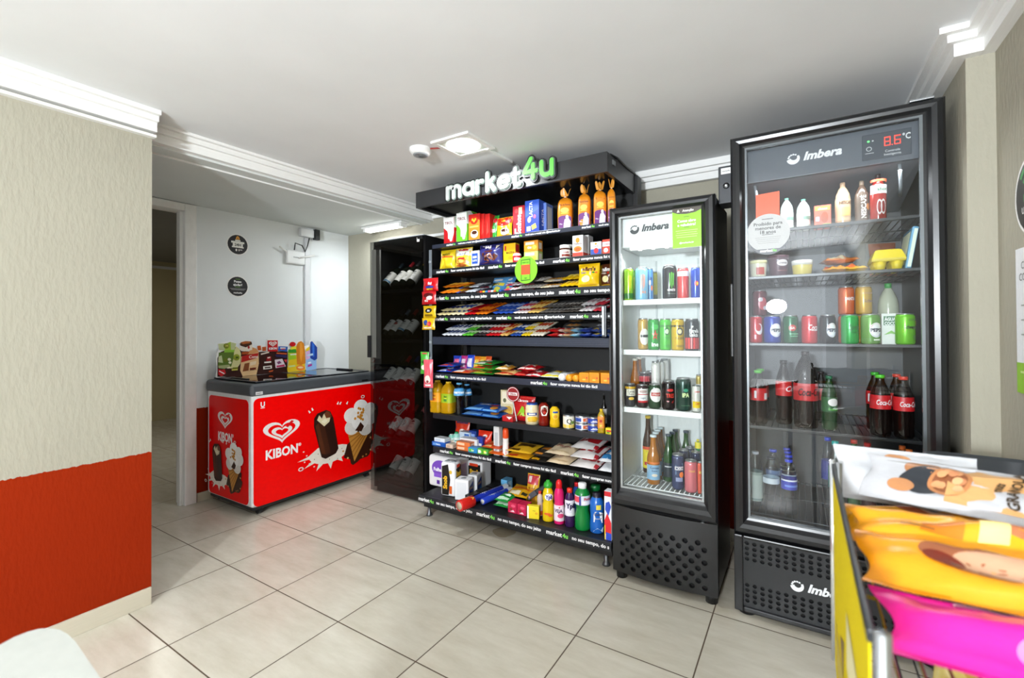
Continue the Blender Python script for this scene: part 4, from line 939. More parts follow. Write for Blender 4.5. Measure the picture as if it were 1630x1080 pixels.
# ------------------------------------------------------------------ packaged goods
FS = 1630/340
def cr(y0, x, y): return 660+x/FS, y0+y/FS
def span(y0, xl, xr, yt, Y):
    """left and right X and top Z of something seen between two columns, standing at depth Y"""
    a = at(*cr(y0, xl, yt), 1, Y); b = at(*cr(y0, xr, yt), 1, Y); c = at(*cr(y0, (xl+xr)/2, yt), 1, Y)
    return a.x, b.x, c.z
ORDER = ['s1', 's2', 's3', 's4', 's5', 's6', 's7', 's8', 'b']
TOPZ = {k: (2.06 if i == 0 else SH[ORDER[i-1]]-max(0.026, RH[ORDER[i-1]])) for i, k in enumerate(ORDER)}
def clamp(t, sh): return min(t, TOPZ[sh]-0.003)
def lay(sh): return SH[sh]+0.0008

def carton_geo(w, d, h, col, dec=(), side=(), top=None, gable=0, rough=0.4):
    g = Geo(); m = M(col, rough)
    if gable:
        hb = h-gable
        g.box(-w/2, w/2, 0, d, 0, hb, m, 0.002)
        g.add([(-w/2, 0, hb), (w/2, 0, hb), (w/2, d, hb), (-w/2, d, hb), (-w/2, d*0.42, h*0.985), (w/2, d*0.42, h*0.985), (w/2, d*0.58, h*0.985), (-w/2, d*0.58, h*0.985), (-w/2, d*0.47, h), (w/2, d*0.47, h), (w/2, d*0.53, h), (-w/2, d*0.53, h)],
              [(0, 1, 5, 4), (2, 3, 7, 6), (1, 2, 6, 5), (3, 0, 4, 7), (4, 5, 9, 8), (6, 7, 11, 10), (8, 9, 10, 11), (5, 6, 10, 9), (7, 4, 8, 11)], M(top or col, rough))
        hh = hb
    else:
        g.box(-w/2, w/2, 0, d, 0, h, m, 0.0018); hh = h
    decals(g, Flat((-w/2+0.001, 0, 0.001), (1, 0, 0), (0, 0, 1), w-0.002, hh-0.002), list(dec))
    if side: decals(g, Flat((w/2, 0.001, 0.001), (0, 1, 0), (0, 0, 1), d-0.002, hh-0.002), list(side))
    if top and not gable: decals(g, Flat((-w/2+0.001, 0.001, hh), (1, 0, 0), (0, 1, 0), w-0.002, d-0.002), [('r', top, 0, 0, 1, 1)])
    return g
def carton(y0, xl, xr, yt, sh, name, label, cat, col, dec=(), side=(), d=0.06, Y=None, z=0.0, rz=0, group=None, top=None, gable=0, h=None):
    Y = Y or (1.03 if sh == 'b' else 1.14)
    a, b, t = span(y0, xl, xr, yt, Y); zb = lay(sh)+z
    w = b-a; h = h or clamp(t, sh)-zb
    return carton_geo(w, d, h, col, dec, side, top, gable).build(name, None, label, cat, group, None, ((a+b)/2, Y, zb), (0, 0, radians(rz)))

def pillow_geo(w, h, t, col, dec=(), seed=0, crimp=0.05, slump=0.0, rough=0.28, wr=1.0, back=None, nx=14, ny=18):
    P = Pillow(w, h, t, seed, crimp, slump, wr); g = Geo(); m = M(col, rough)
    for side in (-1, 1):
        V = [P.pt(w*i/nx, h*j/ny, side) for j in range(ny+1) for i in range(nx+1)]
        g.add(V, [(j*(nx+1)+i, j*(nx+1)+i+1, (j+1)*(nx+1)+i+1, (j+1)*(nx+1)+i) for j in range(ny) for i in range(nx)], m, True)
    decals(g, P, list(dec), 0.0007, rough)
    return g
_seed = [7]
def nseed(): _seed[0] += 1; return _seed[0]
def bag(y0, xl, xr, yt, sh, name, label, cat, col, dec=(), t=0.05, Y=None, z=0.0, lean=-8, rz=0, group=None, h=None, slump=0.35, rough=0.28, wr=1.0):
    Y = Y or (1.05 if sh == 'b' else 1.16)
    a, b, tp = span(y0, xl, xr, yt, Y); zb = lay(sh)+z; w = b-a; h = h or (clamp(tp, sh)-zb)/cos(radians(lean))
    return pillow_geo(w, h, t, col, dec, nseed(), slump=slump, rough=rough, wr=wr).build(name, None, label, cat, group, None, ((a+b)/2, Y, zb), (radians(lean), 0, radians(rz)))
def flat(y0, xl, xr, sh, name, label, cat, col, dec=(), L=0.18, t=0.035, z=0.0, Y=None, rz=0, pitch=-86, group=None, rough=0.28, w=None):
    """a bag lying on its back, its foot to the front"""
    Y = Y or (1.03 if sh == 'b' else 1.13)
    a, b, _ = span(y0, xl, xr, 0, Y)
    w = w or b-a
    return pillow_geo(w, L, t, col, dec, nseed(), rough=rough).build(name, None, label, cat, group, None, ((a+b)/2, Y, lay(sh)+z+t*0.55), (radians(pitch), 0, radians(rz)))

PROF = {   # radius and height fractions
 'soda': [(0.62, 0), (0.9, 0.012), (0.98, 0.05), (0.93, 0.14), (1.0, 0.28), (0.98, 0.33), (0.98, 0.52), (1.0, 0.56), (0.93, 0.68), (0.66, 0.79), (0.42, 0.87), (0.38, 0.90), (0.38, 0.955)],
 'pet2': [(0.75, 0), (0.95, 0.01), (1, 0.04), (0.97, 0.30), (1, 0.34), (1, 0.58), (0.98, 0.64), (0.88, 0.74), (0.55, 0.86), (0.30, 0.92), (0.29, 0.965)],
 'water': [(0.8, 0), (0.97, 0.01), (1, 0.03), (0.94, 0.10), (1, 0.14), (0.93, 0.22), (1, 0.27), (0.94, 0.34), (1, 0.40), (1, 0.58), (0.95, 0.64), (0.99, 0.68), (0.82, 0.78), (0.5, 0.87), (0.42, 0.90), (0.42, 0.955)],
 'oil': [(0.85, 0), (0.98, 0.01), (1, 0.03), (1, 0.12), (0.95, 0.16), (1, 0.2), (1, 0.33), (0.97, 0.36), (0.97, 0.6), (1, 0.64), (0.94, 0.76), (0.6, 0.87), (0.38, 0.92), (0.38, 0.96)],
 'wine': [(0.9, 0), (1, 0.01), (1, 0.6), (0.94, 0.66), (0.55, 0.73), (0.37, 0.78), (0.35, 0.99)],
 'beer': [(0.9, 0), (1, 0.012), (1, 0.5), (0.93, 0.57), (0.62, 0.70), (0.46, 0.80), (0.42, 0.95), (0.44, 0.955), (0.44, 0.975)],
 'clean': [(0.85, 0), (0.98, 0.01), (1, 0.04), (1, 0.42), (0.88, 0.48), (0.95, 0.56), (0.98, 0.62), (0.86, 0.74), (0.5, 0.84), (0.46, 0.88)],
 'pine': [(0.85, 0), (0.98, 0.01), (1, 0.05), (0.98, 0.30), (0.80, 0.42), (0.86, 0.5), (0.98, 0.56), (0.98, 0.74), (0.9, 0.80), (0.5, 0.89), (0.42, 0.90), (0.42, 0.93)],
 'jar': [(0.9, 0), (1, 0.02), (1, 0.72), (0.9, 0.82), (0.84, 0.84), (0.84, 0.86)],
 'squeeze': [(0.86, 0), (1, 0.02), (1, 0.2), (0.9, 0.4), (0.98, 0.6), (0.95, 0.8), (0.6, 0.9), (0.5, 0.93)],
}
def rad_at(pr, z):
    for (r0, z0), (r1, z1) in zip(pr, pr[1:]):
        if z0 <= z <= z1: return r0+(r1-r0)*((z-z0)/(z1-z0) if z1 > z0 else 0)
    return pr[-1][0]
def bottle_at(pos, r, h, style, name, label, cat, body, cap='C01818', lab=None, cap_h=0.045, cap_r=None, rz=35, group=None, rough=0.08, dec=(), sq=0, cap_prof=None, tilt=None, lidname='cap', sqx=1.0):
    pr = PROF[style]
    b = Geo(); mt = body if not isinstance(body, str) else M(body, rough)
    b.lathe([(max(q*r, 0.001), z*h) for q, z in pr], mt, 24, sq=sq)
    if dec: decals(b, Sub(Round(r*1.005, 0, h), 0, 0, pi*r, h), list(dec), 0.0006)
    o = b.build(name, None, label, cat, group, None, pos, (0, 0, radians(rz)) if tilt is None else tilt)
    if sqx != 1.0: o.scale = (1, sqx, 1)
    zt = pr[-1][1]*h; c = Geo(); cr_ = cap_r or pr[-1][0]*r*1.18
    if cap_prof: c.lathe([(q*r, z*h) for q, z in cap_prof], M(cap, 0.35), 20)
    else: c.lathe([(cr_, zt-cap_h*h*0.6), (cr_, zt+cap_h*h*0.35), (cr_*0.92, zt+cap_h*h*0.42)], M(cap, 0.35), 20)
    c.build(lidname, o)
    if lab:
        z0, z1, col, items = lab
        g = Geo(); n = 6
        g.lathe([(rad_at(pr, z0+(z1-z0)*i/n)*r*1.012+0.0004, (z0+(z1-z0)*i/n)*h) for i in range(n+1)], M(col, 0.4), 24, close=False, sq=sq)
        rr = max(rad_at(pr, z0+(z1-z0)*i/6) for i in range(7))*r*1.012+0.0006
        decals(g, Round(rr, z0*h, (z1-z0)*h), list(items), 0.0004); g.build('bottle_label', o)
    return o
def bottle(y0, xl, xr, yt, sh, style, name, label, cat, body, Y=None, dz=0.0, **k):
    Y = Y or (1.04 if sh == 'b' else 1.14)
    a, b, t = span(y0, xl, xr, yt, Y); r = (b-a)/2; zb = lay(sh)+dz
    a, b, t = span(y0, xl, xr, yt, Y+r)
    return bottle_at(((a+b)/2, Y+r, zb), (b-a)/2*0.94, clamp(t, sh)-zb, style, name, label, cat, body, **k)

def can_at(pos, r, h, label, cat, col, dec=(), rz=35, group=None, rough=0.22, name='drink_can', metal=0.25):
    g = Geo(); m = M(col, rough, metal)
    g.lathe([(r*0.80, 0.002), (r*0.84, 0), (r*0.97, 0.05*h), (r, 0.075*h), (r, 0.88*h), (r*0.97, 0.91*h), (r*0.86, 0.965*h)], m, 24)
    decals(g, Round(r, 0.07*h, 0.81*h), list(dec), 0.0004, 0.3)
    o = g.build(name, None, label, cat, group, None, pos, (0, 0, radians(rz)))
    l = Geo().lathe([(r*0.86, 0.962*h), (r*0.88, 0.985*h), (r*0.84, h), (r*0.80, 0.99*h), (r*0.78, 0.972*h)], STEEL, 20)
    l.box(-r*0.2, r*0.2, -r*0.5, r*0.25, 0.974*h, 0.984*h, STEEL, 0.0005); l.build('can_lid', o)
    return o

# ---- top shelf of the market unit
Z = 320
def milk(xl, xr, yt, col, lab, where, Y=None, group=None):
    return carton(Z, xl, xr, yt, 's1', 'milk_carton', lab, 'milk carton', col, [('r', 'F4F4F2', 0, 0.62, 1, 1), ('p', 'F4F4F2', [(0, 0.63), (0.35, 0.5), (0.62, 0.1), (0.8, 0.1), (1, 0.4), (1, 0.63)]), ('t', '7A1822', 0.5, 0.8, 0.10, 'TIROL', 0.8, 0.02), ('r', 'E4E8EC', 0.42, 0.2, 0.66, 0.56), ('e', 'FFFFFF', 0.54, 0.6, 0.14, 0.03)],
                 [('r', 'F4F4F2', 0, 0.62, 1, 1), ('r', 'E8E8E8', 0.3, 0.1, 0.7, 0.5)], 0.07, Y, gable=0.014, top='F2F2F0', group=group)
milk(222, 300, 112, 'C4121A', 'red and white milk carton on the top shelf', '')
milk(318, 398, 74, '6DBE2A', 'green and white milk carton in front on the top shelf', '')
carton(Z, 392, 432, 80, 's1', 'milk_carton', 'plain green milk carton standing behind the green and white one', 'milk carton', '6CC030', [('r', 'F4F4F2', 0, 0.8, 1, 1)], d=0.07, Y=1.24)
def coffee(xl, xr, yt, label, Y, col='C61A14', front=True, z=0):
    return carton(Z, xl, xr, yt, 's1', 'coffee_pack', label, 'coffee pack', col, ([('p', 'E8862A', [(0, 0), (1, 0), (1, 0.75), (0.6, 0.86), (0, 0.72)]), ('r', 'C61A14', 0, 0.82, 1, 1), ('e', 'D42A16', 0.5, 0.77, 0.34, 0.15), ('e', 'F2C230', 0.36, 0.8, 0.09, 0.05), ('e', 'F2C230', 0.62, 0.8, 0.09, 0.05), ('e', 'F2C230', 0.5, 0.74, 0.08, 0.05), ('e', 'F6EFE2', 0.52, 0.26, 0.34, 0.15), ('e', '4A2210', 0.52, 0.31, 0.24, 0.07), ('r', 'F0C060', 0.1, 0.5, 0.9, 0.56)] if front else [('p', 'E9443A', [(0.3, 0.2), (0.8, 0.3), (0.5, 0.8)])]),
           [('p', 'F0F0F0', [(0.45, 0.72), (0.6, 0.76), (0.55, 0.86)]), ('t', 'F6E8E0', 0.5, 0.4, 0.12, '3', 0.5)], 0.09, Y)
coffee(412, 497, 100, 'orange and red coffee pack with a cup picture on the top shelf', 1.14)
coffee(500, 532, 98, 'red coffee pack directly behind the orange fronted one', 1.16, front=False)
coffee(536, 572, 98, 'red coffee pack beside the green pouch on the top shelf', 1.16, front=False)
bag(Z, 582, 632, 108, 's1', 'coffee_pouch', 'green drink pouch leaning behind the red and yellow pouch', 'pouch', '2E9A3A', [('r', '1E7A2C', 0.05, 0.55, 0.95, 0.7), ('e', 'C8182A', 0.6, 0.78, 0.3, 0.1), ('r', 'EFEFEF', 0.2, 0.3, 0.7, 0.42)], 0.035, 1.20)
bag(Z, 622, 740, 122, 's1', 'coffee_pouch', 'red and yellow cappuccino pouch on the top shelf', 'pouch', 'E8A81E', [('r', 'C01E18', 0.02, 0.66, 0.98, 0.98), ('e', 'C01E18', 0.5, 0.66, 0.4, 0.12), ('e', 'F2C230', 0.5, 0.78, 0.14, 0.05), ('e', 'F8F2E8', 0.6, 0.25, 0.28, 0.16), ('e', '4A2210', 0.6, 0.3, 0.2, 0.08)], 0.045, 1.15)
carton(Z, 750, 838, 38, 's1', 'chocolate_box', 'tall red chocolate box with white upright lettering on the top shelf', 'box', 'C41E2E', [('tv', 'FFFFFF', 0.5, 0.36, 0.42, 'Sonhos', 0.7, 0.04), ('r', 'F4E2B8', 0.5, 0.72, 0.8, 0.95), ('e', 'E84A50', 0.3, 0.84, 0.15, 0.08), ('r', 'E8A0A0', 0.12, 0.02, 0.3, 0.25)], (), 0.10, 1.15, rz=2)
carton(Z, 842, 948, -6, 's1', 'chocolate_box', 'tall blue chocolate box with white lettering on the top shelf', 'box', '3560D0', [('p', '2340A8', [(0, 0.5), (1, 0.72), (1, 0), (0, 0)]), ('tv', 'FFFFFF', 0.42, 0.73, 0.26, 'LACTA', 0.46, 0.03), ('e', 'B89AE0', 0.3, 0.42, 0.14, 0.09), ('p', 'F2D25A', [(0.5, 0.1), (0.85, 0.16), (0.75, 0.3), (0.45, 0.24)]), ('r', 'EDEDF4', 0.12, 0.08, 0.4, 0.22), ('e', 'D05A8A', 0.7, 0.5, 0.1, 0.06)], [('r', '2A50C0', 0.1, 0.1, 0.9, 0.9), ('tv', 'FFFFFF', 0.5, 0.5, 0.3, 'LACTA', 0.5)], 0.09, 1.14)
carton(Z, 958, 1004, 16, 's1', 'chocolate_box', 'pale blue chocolate box standing behind the tall blue one', 'box', '6F8EDC', [('tv', 'F2F4FA', 0.5, 0.5, 0.3, 'LACTA', 0.6)], [('r', 'DDE4F4', 0.15, 0.1, 0.85, 0.9)], 0.09, 1.20)
def loaf(xl, xr, yt, label, Y, seed, rz=20):
    a, b, t = span(Z, xl, xr, yt, Y); w = (b-a)*0.86; zb = lay('s1'); h = min(t, 2.055)-zb
    o = thing('bread_loaf', label, 'bread', ((a+b)/2, Y+w*0.5, zb), radians(rz), 'bagged loaves on the top shelf')
    g = Geo(); rd = random.Random(seed); m = M('E08A1C', 0.3)
    pf = [(0.86, 0), (0.97, 0.02), (1, 0.10), (1, 0.45), (1.0, 0.62), (0.98, 0.68), (0.86, 0.755), (0.55, 0.81), (0.22, 0.845), (0.15, 0.86), (0.22, 0.885)]
    g.lathe([(q*w/2, z*h) for q, z in pf], m, 28, sq=6)
    for v in g.V:
        v.x += 0.0025*sin(40*v.z+seed)*(v.z/h); v.y += 0.0025*sin(33*v.z+2*seed)
    S = Flat((-w*0.44, -w*0.508, 0.012*h), (1, 0, 0), (0, 0, 1), w*0.88, h*0.66)
    decals(g, S, [('r', '6A1F7A', 0.0, 0.0, 1, 0.42), ('e', '6A1F7A', 0.5, 0.42, 0.5, 0.10), ('e', 'F2D25A', 0.5, 0.72, 0.32, 0.10), ('t', '8A3A10', 0.5, 0.93, 0.07, 'Pão de Forma', 0.8, 0.01), ('p', 'E8E2EE', [(0.4, 0.02), (0.9, 0.02), (0.95, 0.28), (0.78, 0.42), (0.5, 0.38), (0.42, 0.2)]), ('e', 'F4EEF4', 0.68, 0.46, 0.11, 0.07), ('t', 'F0E0F4', 0.22, 0.2, 0.05, 'Pão', 0.3), ('r', 'F6C83A', 0.2, 0.58, 0.8, 0.62)], 0.0006)
    S2 = Flat((w*0.508, -w*0.44, 0.012*h), (0, 1, 0), (0, 0, 1), w*0.88, h*0.66)
    decals(g, S2, [('r', '6A1F7A', 0, 0, 1, 0.3), ('r', 'F2C060', 0.2, 0.5, 0.8, 0.8), ('r', 'F4F0EA', 0.25, 0.08, 0.75, 0.24)], 0.0006)
    g.build('loaf_bag', o)
    g = Geo(); n = 24; V = []; F = []
    for k, (q, z) in enumerate(((0.12, 0.865), (0.3, 0.90), (0.5, 0.945), (0.62, 0.985))):
        for i in range(n):
            an = 2*pi*i/n; rr = w/2*q*(1+0.16*k/3*sin(5*an+seed))
            V.append((rr*cos(an)*1.1, rr*sin(an)*0.55, z*h+0.008*k*sin(3*an+seed)))
    for k in range(3): F += [(k*n+i, k*n+(i+1) % n, (k+1)*n+(i+1) % n, (k+1)*n+i) for i in range(n)]
    g.add(V, F, M('E8A040', 0.25), True); g.build('gathered_top', o)
    Geo().lathe([(w*0.085, 0.853*h), (w*0.09, 0.862*h), (w*0.085, 0.872*h)], M('F2F2F0', 0.4), 14).build('bag_tie', o)
    return o
loaf(1066, 1185, -112, 'bagged orange and purple bread loaf standing apart beside the blue boxes', 1.15, 1)
loaf(1228, 1330, -126, 'bagged orange and purple bread loaf, second from the blue boxes', 1.15, 2, 14)
loaf(1342, 1448, -160, 'bagged orange and purple bread loaf, third from the blue boxes', 1.14, 3, 24)
loaf(1458, 1526, -164, 'bagged orange and purple bread loaf at the fridge end of the top shelf', 1.15, 4, 18)

# ---- second shelf
bag(Z, 190, 305, 358, 's2', 'snack_bag', 'yellow snack bag with an orange band at the end of the second shelf', 'snack bag', 'E8C81E', [('p', 'F2DA3A', [(0.1, 0.1), (0.6, 0.05), (0.9, 0.35), (0.3, 0.45)]), ('t', '2A2A2A', 0.5, 0.74, 0.12, 'NISSIN', 0.8, 0.02), ('r', 'E06A1E', 0.08, 0.56, 0.92, 0.66), ('t', '8A2A10', 0.5, 0.61, 0.06, 'snack', 0.6)], 0.06)
bag(Z, 306, 432, 345, 's2', 'snack_bag', 'white and yellow chip bag with a red crest on the second shelf', 'snack bag', 'E9C53A', [('r', 'E8E6DC', 0.02, 0.58, 0.98, 0.95), ('t', '3A6AB0', 0.55, 0.66, 0.11, 'WAVES', 0.7, 0.02), ('e', 'B8202A', 0.5, 0.87, 0.3, 0.06), ('e', 'C8781E', 0.5, 0.3, 0.36, 0.13), ('e', 'F0D060', 0.45, 0.3, 0.24, 0.08), ('e', 'B8602A', 0.5, 0.12, 0.3, 0.06), ('e', 'B8202A', 0.5, 0.43, 0.24, 0.05)], 0.06, 1.155)
carton(Z, 432, 492, 380, 's2', 'food_box', 'small blue and white box between the chip bag and the cereal bag', 'box', 'EDEFF4', [('r', '2A55B0', 0.08, 0.2, 0.85, 0.85), ('r', 'EDEFF4', 0.2, 0.55, 0.7, 0.68), ('t', 'FFFFFF', 0.45, 0.4, 0.1, 'LEITE', 0.6)], [('r', '3A66C0', 0.2, 0.2, 0.8, 0.8)], 0.05, 1.15)
bag(Z, 486, 668, 322, 's2', 'cereal_bag', 'navy cereal bag full of chocolate balls on the second shelf', 'cereal bag', '2A2A6A', [('p', 'E8DCC8', [(0.1, 0.96), (0.3, 0.9), (0.6, 0.95), (0.9, 0.9), (0.8, 0.72), (0.3, 0.74)]), ('p', '5A2A1C', [(0.22, 0.1), (0.8, 0.1), (0.88, 0.4), (0.7, 0.66), (0.3, 0.66), (0.14, 0.4)])]
    + [('e', random.Random(i).choice(['6A3420', '4A2014', '7E442A', 'A8705A']), 0.5+0.3*sin(i*2.4)*(0.3+0.07*(i % 10)), 0.36+0.25*cos(i*1.7)*(0.3+0.07*(i % 9)), 0.05, 0.045) for i in range(22)] + [('t', 'F4F0FA', 0.5, 0.82, 0.11, 'BALL', 0.5, 0.04)], 0.075, 1.15)
carton(Z, 676, 768, 324, 's2', 'starch_box', 'yellow starch box with dark lettering behind the small red tub', 'box', 'EDBB12', [('r', 'C8202A', 0.12, 0.66, 0.24, 0.9), ('t', '3A2A10', 0.6, 0.56, 0.10, 'MAIZENA', 0.7, 0.03), ('r', 'F6DC6A', 0.1, 0.06, 0.9, 0.2), ('e', 'D0A010', 0.6, 0.32, 0.2, 0.08)], [('r', 'C8242A', 0.1, 0.6, 0.9, 0.95)], 0.05, 1.17)
bottle(Z, 752, 812, 392, 's2', 'jar', 'baking_powder_tub', 'small red and white baking powder tub in front of the yellow starch box', 'tub', 'E8E4E2', Y=1.125, cap='C8202A', cap_r=0.019, cap_h=0.2, lab=(0.05, 0.65, 'C8202A', [('r', 'F4F0EE', 0.25, 0.3, 0.75, 0.7)]), rough=0.3, lidname='lid')
for zz, col, lab in ((0.0, 'B4CC6A', 'pale green tea box under the orange one on the second shelf'), (0.066, 'E0901E', 'orange tea box stacked on the pale green one')):
    carton(Z, 834, 940, 295, 's2', 'tea_box', lab, 'tea box', col, [('r', 'F2E8C8', 0.1, 0.62, 0.75, 0.88), ('t', 'FFFFFF', 0.4, 0.35, 0.18, 'Chá', 0.5, 0.03), ('e', 'F4D24A', 0.75, 0.35, 0.14, 0.2)], [('r', 'F0E8D8', 0.2, 0.2, 0.8, 0.8)], 0.06, 1.15, z=zz, h=0.065)
for i, (xl, xr, yt, Y, lab) in enumerate(((1108, 1188, 335, 1.14, 'white lidded hazelnut spread jar beside the white starch boxes'), (1150, 1212, 332, 1.22, 'hazelnut spread jar standing behind the front one'))):
    bottle(Z, xl, xr, yt, 's2', 'jar', 'spread_jar', lab, 'jar', '4A2212', Y=Y, cap='F2F0EC', cap_r=None, cap_h=0.24, lab=(0.1, 0.62, 'F0E8E0', [('t', '9A1420', 0.5, 0.68, 0.2, 'nutella', 0.5, 0.03), ('r', '8A2A18', 0.25, 0.12, 0.75, 0.42)]), lidname='lid')
for i, (xl, xr, Y, lab) in enumerate(((1204, 1284, 1.14, 'white and red flour box in front on the second shelf'), (1270, 1326, 1.22, 'white and red flour box hidden behind the front one'))):
    carton(Z, xl, xr, 262, 's2', 'flour_box', lab, 'box', 'F0EEEC', [('r', 'D84A3A', 0, 0, 1, 0.22), ('e', 'D8902A', 0.5, 0.78, 0.2, 0.12), ('t', '5A3A2A', 0.5, 0.62, 0.08, 'Predilecto', 0.8, 0.02), ('e', 'E8862A', 0.5, 0.38, 0.4, 0.13), ('e', 'C8602A', 0.5, 0.36, 0.25, 0.08)], [('r', 'D84A3A', 0, 0, 1, 0.22), ('r', 'E8E0DC', 0.2, 0.3, 0.8, 0.9)], 0.07, Y)
carton(Z, 1342, 1424, 312, 's2', 'cream_box', 'small white and blue box with a red fruit on the second shelf', 'box', 'F2F2F2', [('r', '3558B0', 0, 0, 1, 0.48), ('e', 'D8303A', 0.52, 0.36, 0.22, 0.2), ('t', '444444', 0.5, 0.7, 0.1, 'creme', 0.6), ('e', 'D89A2A', 0.5, 0.86, 0.12, 0.07)], (), 0.05, 1.14)
carton(Z, 1432, 1520, 292, 's2', 'cream_box', 'small red and white box at the fridge end of the second shelf', 'box', 'E4452E', [('r', 'F2F0EE', 0, 0.55, 1, 0.85), ('e', 'F2F0EE', 0.3, 0.3, 0.2, 0.15), ('t', 'C8202A', 0.4, 0.7, 0.12, 'creme', 0.6)], (), 0.05, 1.14)

# ---- rows of bars: every bar is an object, copies share their mesh
def bars(y0, xl, xr, sh, runs, L=0.125, t=0.011, Y=None, tilt=14, rz=0, z=0.0, where='', thick=0.82, pitch=4, name='chocolate_bar', cat='chocolate bar', layers=True):
    pitch += 3
    """runs: (count, colour, stripe colour, label)"""
    n = sum(r_[0] for r_ in runs); Y0 = Y or 1.128
    a, b, _ = span(y0, xl, xr, 0, Y0); st = (b-a)/n; k = 0; rd = random.Random(int(xl)*7+n)
    w = st*thick
    for cnt, col, sc, lab in runs:
        g = pillow_geo(w, L, t, col, [('r', sc, 0.2, 0.3, 0.8, 0.68)], nseed(), crimp=0.07, nx=6, ny=10, rough=0.22)
        o = g.build(name, None, lab, cat, lab if cnt > 1 else None)
        for i in range(cnt):
            if i: o = dup(o0)
            else: o0 = o
            o.location = (a+(k+0.5)*st, Y0+rd.uniform(0, 0.006), lay(sh)+z+0.5*t+0.5*w*sin(radians(tilt))+0.002)
            o.rotation_euler = (radians(-90+pitch), radians(tilt), radians(rz+rd.uniform(-1, 1)))
            if layers:
                o2 = dup(o); o2.location = (o.location.x+rd.uniform(-0.004, 0.004), Y0+0.035+rd.uniform(0, 0.008), o.location.z+t*1.7+0.004); o2.rotation_euler = (radians(-90+pitch+1), radians(tilt), radians(rz+rd.uniform(-1.5, 1.5)))
                if cnt == 1: o['group'] = lab; o2['group'] = lab
            k += 1
# ---- third shelf
bars(Z, 178, 300, 's3', [(3, 'E07A1A', 'F2B23A', 'orange wrapped wafer bar at the end of the third shelf')], L=0.16, t=0.022, pitch=10, rz=-14)
bars(Z, 232, 360, 's3', [(2, 'D8641A', 'F0A03A', 'darker orange wafer bar laid behind the front ones on the third shelf')], L=0.14, t=0.02, Y=1.27, z=0.012, pitch=10, rz=-6)
bars(Z, 300, 372, 's3', [(1, '2E5AA8', 'E8C81E', 'small blue wrapped bar beside the orange wafers'), (2, '4A2A22', 'C8A03A', 'dark brown wrapped bar in the row beside the orange wafers')], L=0.15, t=0.016, pitch=8)
bars(Z, 374, 480, 's3', [(3, 'C8CCD4', 'E8ECF0', 'silver wrapped bar in the slanted row of the third shelf'), (1, '3A3A44', 'A8A8B0', 'charcoal wrapped bar in the slanted row of the third shelf')], L=0.17, t=0.018, pitch=9)
for i, (xl, xr, yt, col, c2, lab, Y, tx) in enumerate(((548, 668, 576, '5AA0D8', 'F0DC4A', 'blue and yellow candy bag leaning on the third shelf', 1.30, 'FINI'), (664, 724, 570, '4A8AC8', 'E8F0F8', 'upright light blue candy bag on the third shelf', 1.30, 'mix'), (468, 560, 622, 'B8DCEA', 'D84A6A', 'pale blue candy bag lying low on the third shelf', 1.26, 'mint'))):
    bag(Z, xl, xr, yt, 's3', 'candy_bag', lab, 'candy bag', col, [('r', c2, 0.1, 0.45, 0.9, 0.62), ('t', '1E3A8A', 0.5, 0.54, 0.1, tx, 0.6, 0.03), ('e', 'F0F4F8', 0.4, 0.8, 0.3, 0.08), ('e', 'E8E05A', 0.6, 0.28, 0.2, 0.1)], 0.03, Y, lean=-38)
rowc = [('4A2A22', 'brown'), ('D84A2A', 'red'), ('E8C03A', 'yellow'), ('3A8AC8', 'blue'), ('E86A8A', 'pink'), ('F0F0F0', 'white'), ('D8742A', 'orange'), ('6AB84A', 'green'), ('2A5AA8', 'navy')]
for i, (c, nm) in enumerate(rowc):
    a, b, _ = span(Z, 470+i*21, 490+i*21, 0, 1.128)
    Geo().box(-0.0085, 0.0085, 0, 0.09, 0, 0.016, M(c, 0.3), 0.003).build('candy_tube', None, nm+' candy tube in the small colourful row at the front of the third shelf', 'candy', None, None, ((a+b)/2, 1.126, lay('s3')), (0, 0, radians(-6)))
bars(Z, 665, 760, 's3', [(2, 'D8455A', 'F2E8E8', 'pink and red wrapped bar on the third shelf'), (2, 'E8E0E4', 'C84A5A', 'white wrapped bar with red print on the third shelf')], L=0.15, t=0.016, pitch=8)
bars(Z, 764, 940, 's3', [(7, 'C9C4BE', '8A8078', 'pale grey wrapped cereal bar in the close row of the third shelf')], L=0.15, t=0.024, pitch=9)
carton(Z, 838, 912, 632, 's3', 'price_card', 'small red and white card standing behind the pale bars', 'card', 'C8323A', [('r', 'F2EEEE', 0.08, 0.3, 0.92, 0.8), ('t', 'C8323A', 0.5, 0.55, 0.3, 'Talento', 0.7)], (), 0.004, 1.29)
bars(Z, 945, 1085, 's3', [(3, 'E4D8B8', 'B8782A', 'cream wrapped bar on the third shelf'), (3, 'BDB6AE', 'E8A82A', 'grey wrapped bar with yellow print on the third shelf')], L=0.16, t=0.02, pitch=8)
bars(Z, 1088, 1245, 's3', [(4, 'E8BC1A', 'F4DC6A', 'bright yellow wrapped bar beside the big yellow candy bag')], L=0.17, t=0.022, pitch=12, rz=-8)
bars(Z, 1090, 1235, 's3', [(3, 'B8741E', 'E8C86A', 'golden brown wrapped bar laid behind the bright yellow ones')], L=0.1, t=0.02, Y=1.32, z=0.02, pitch=14)
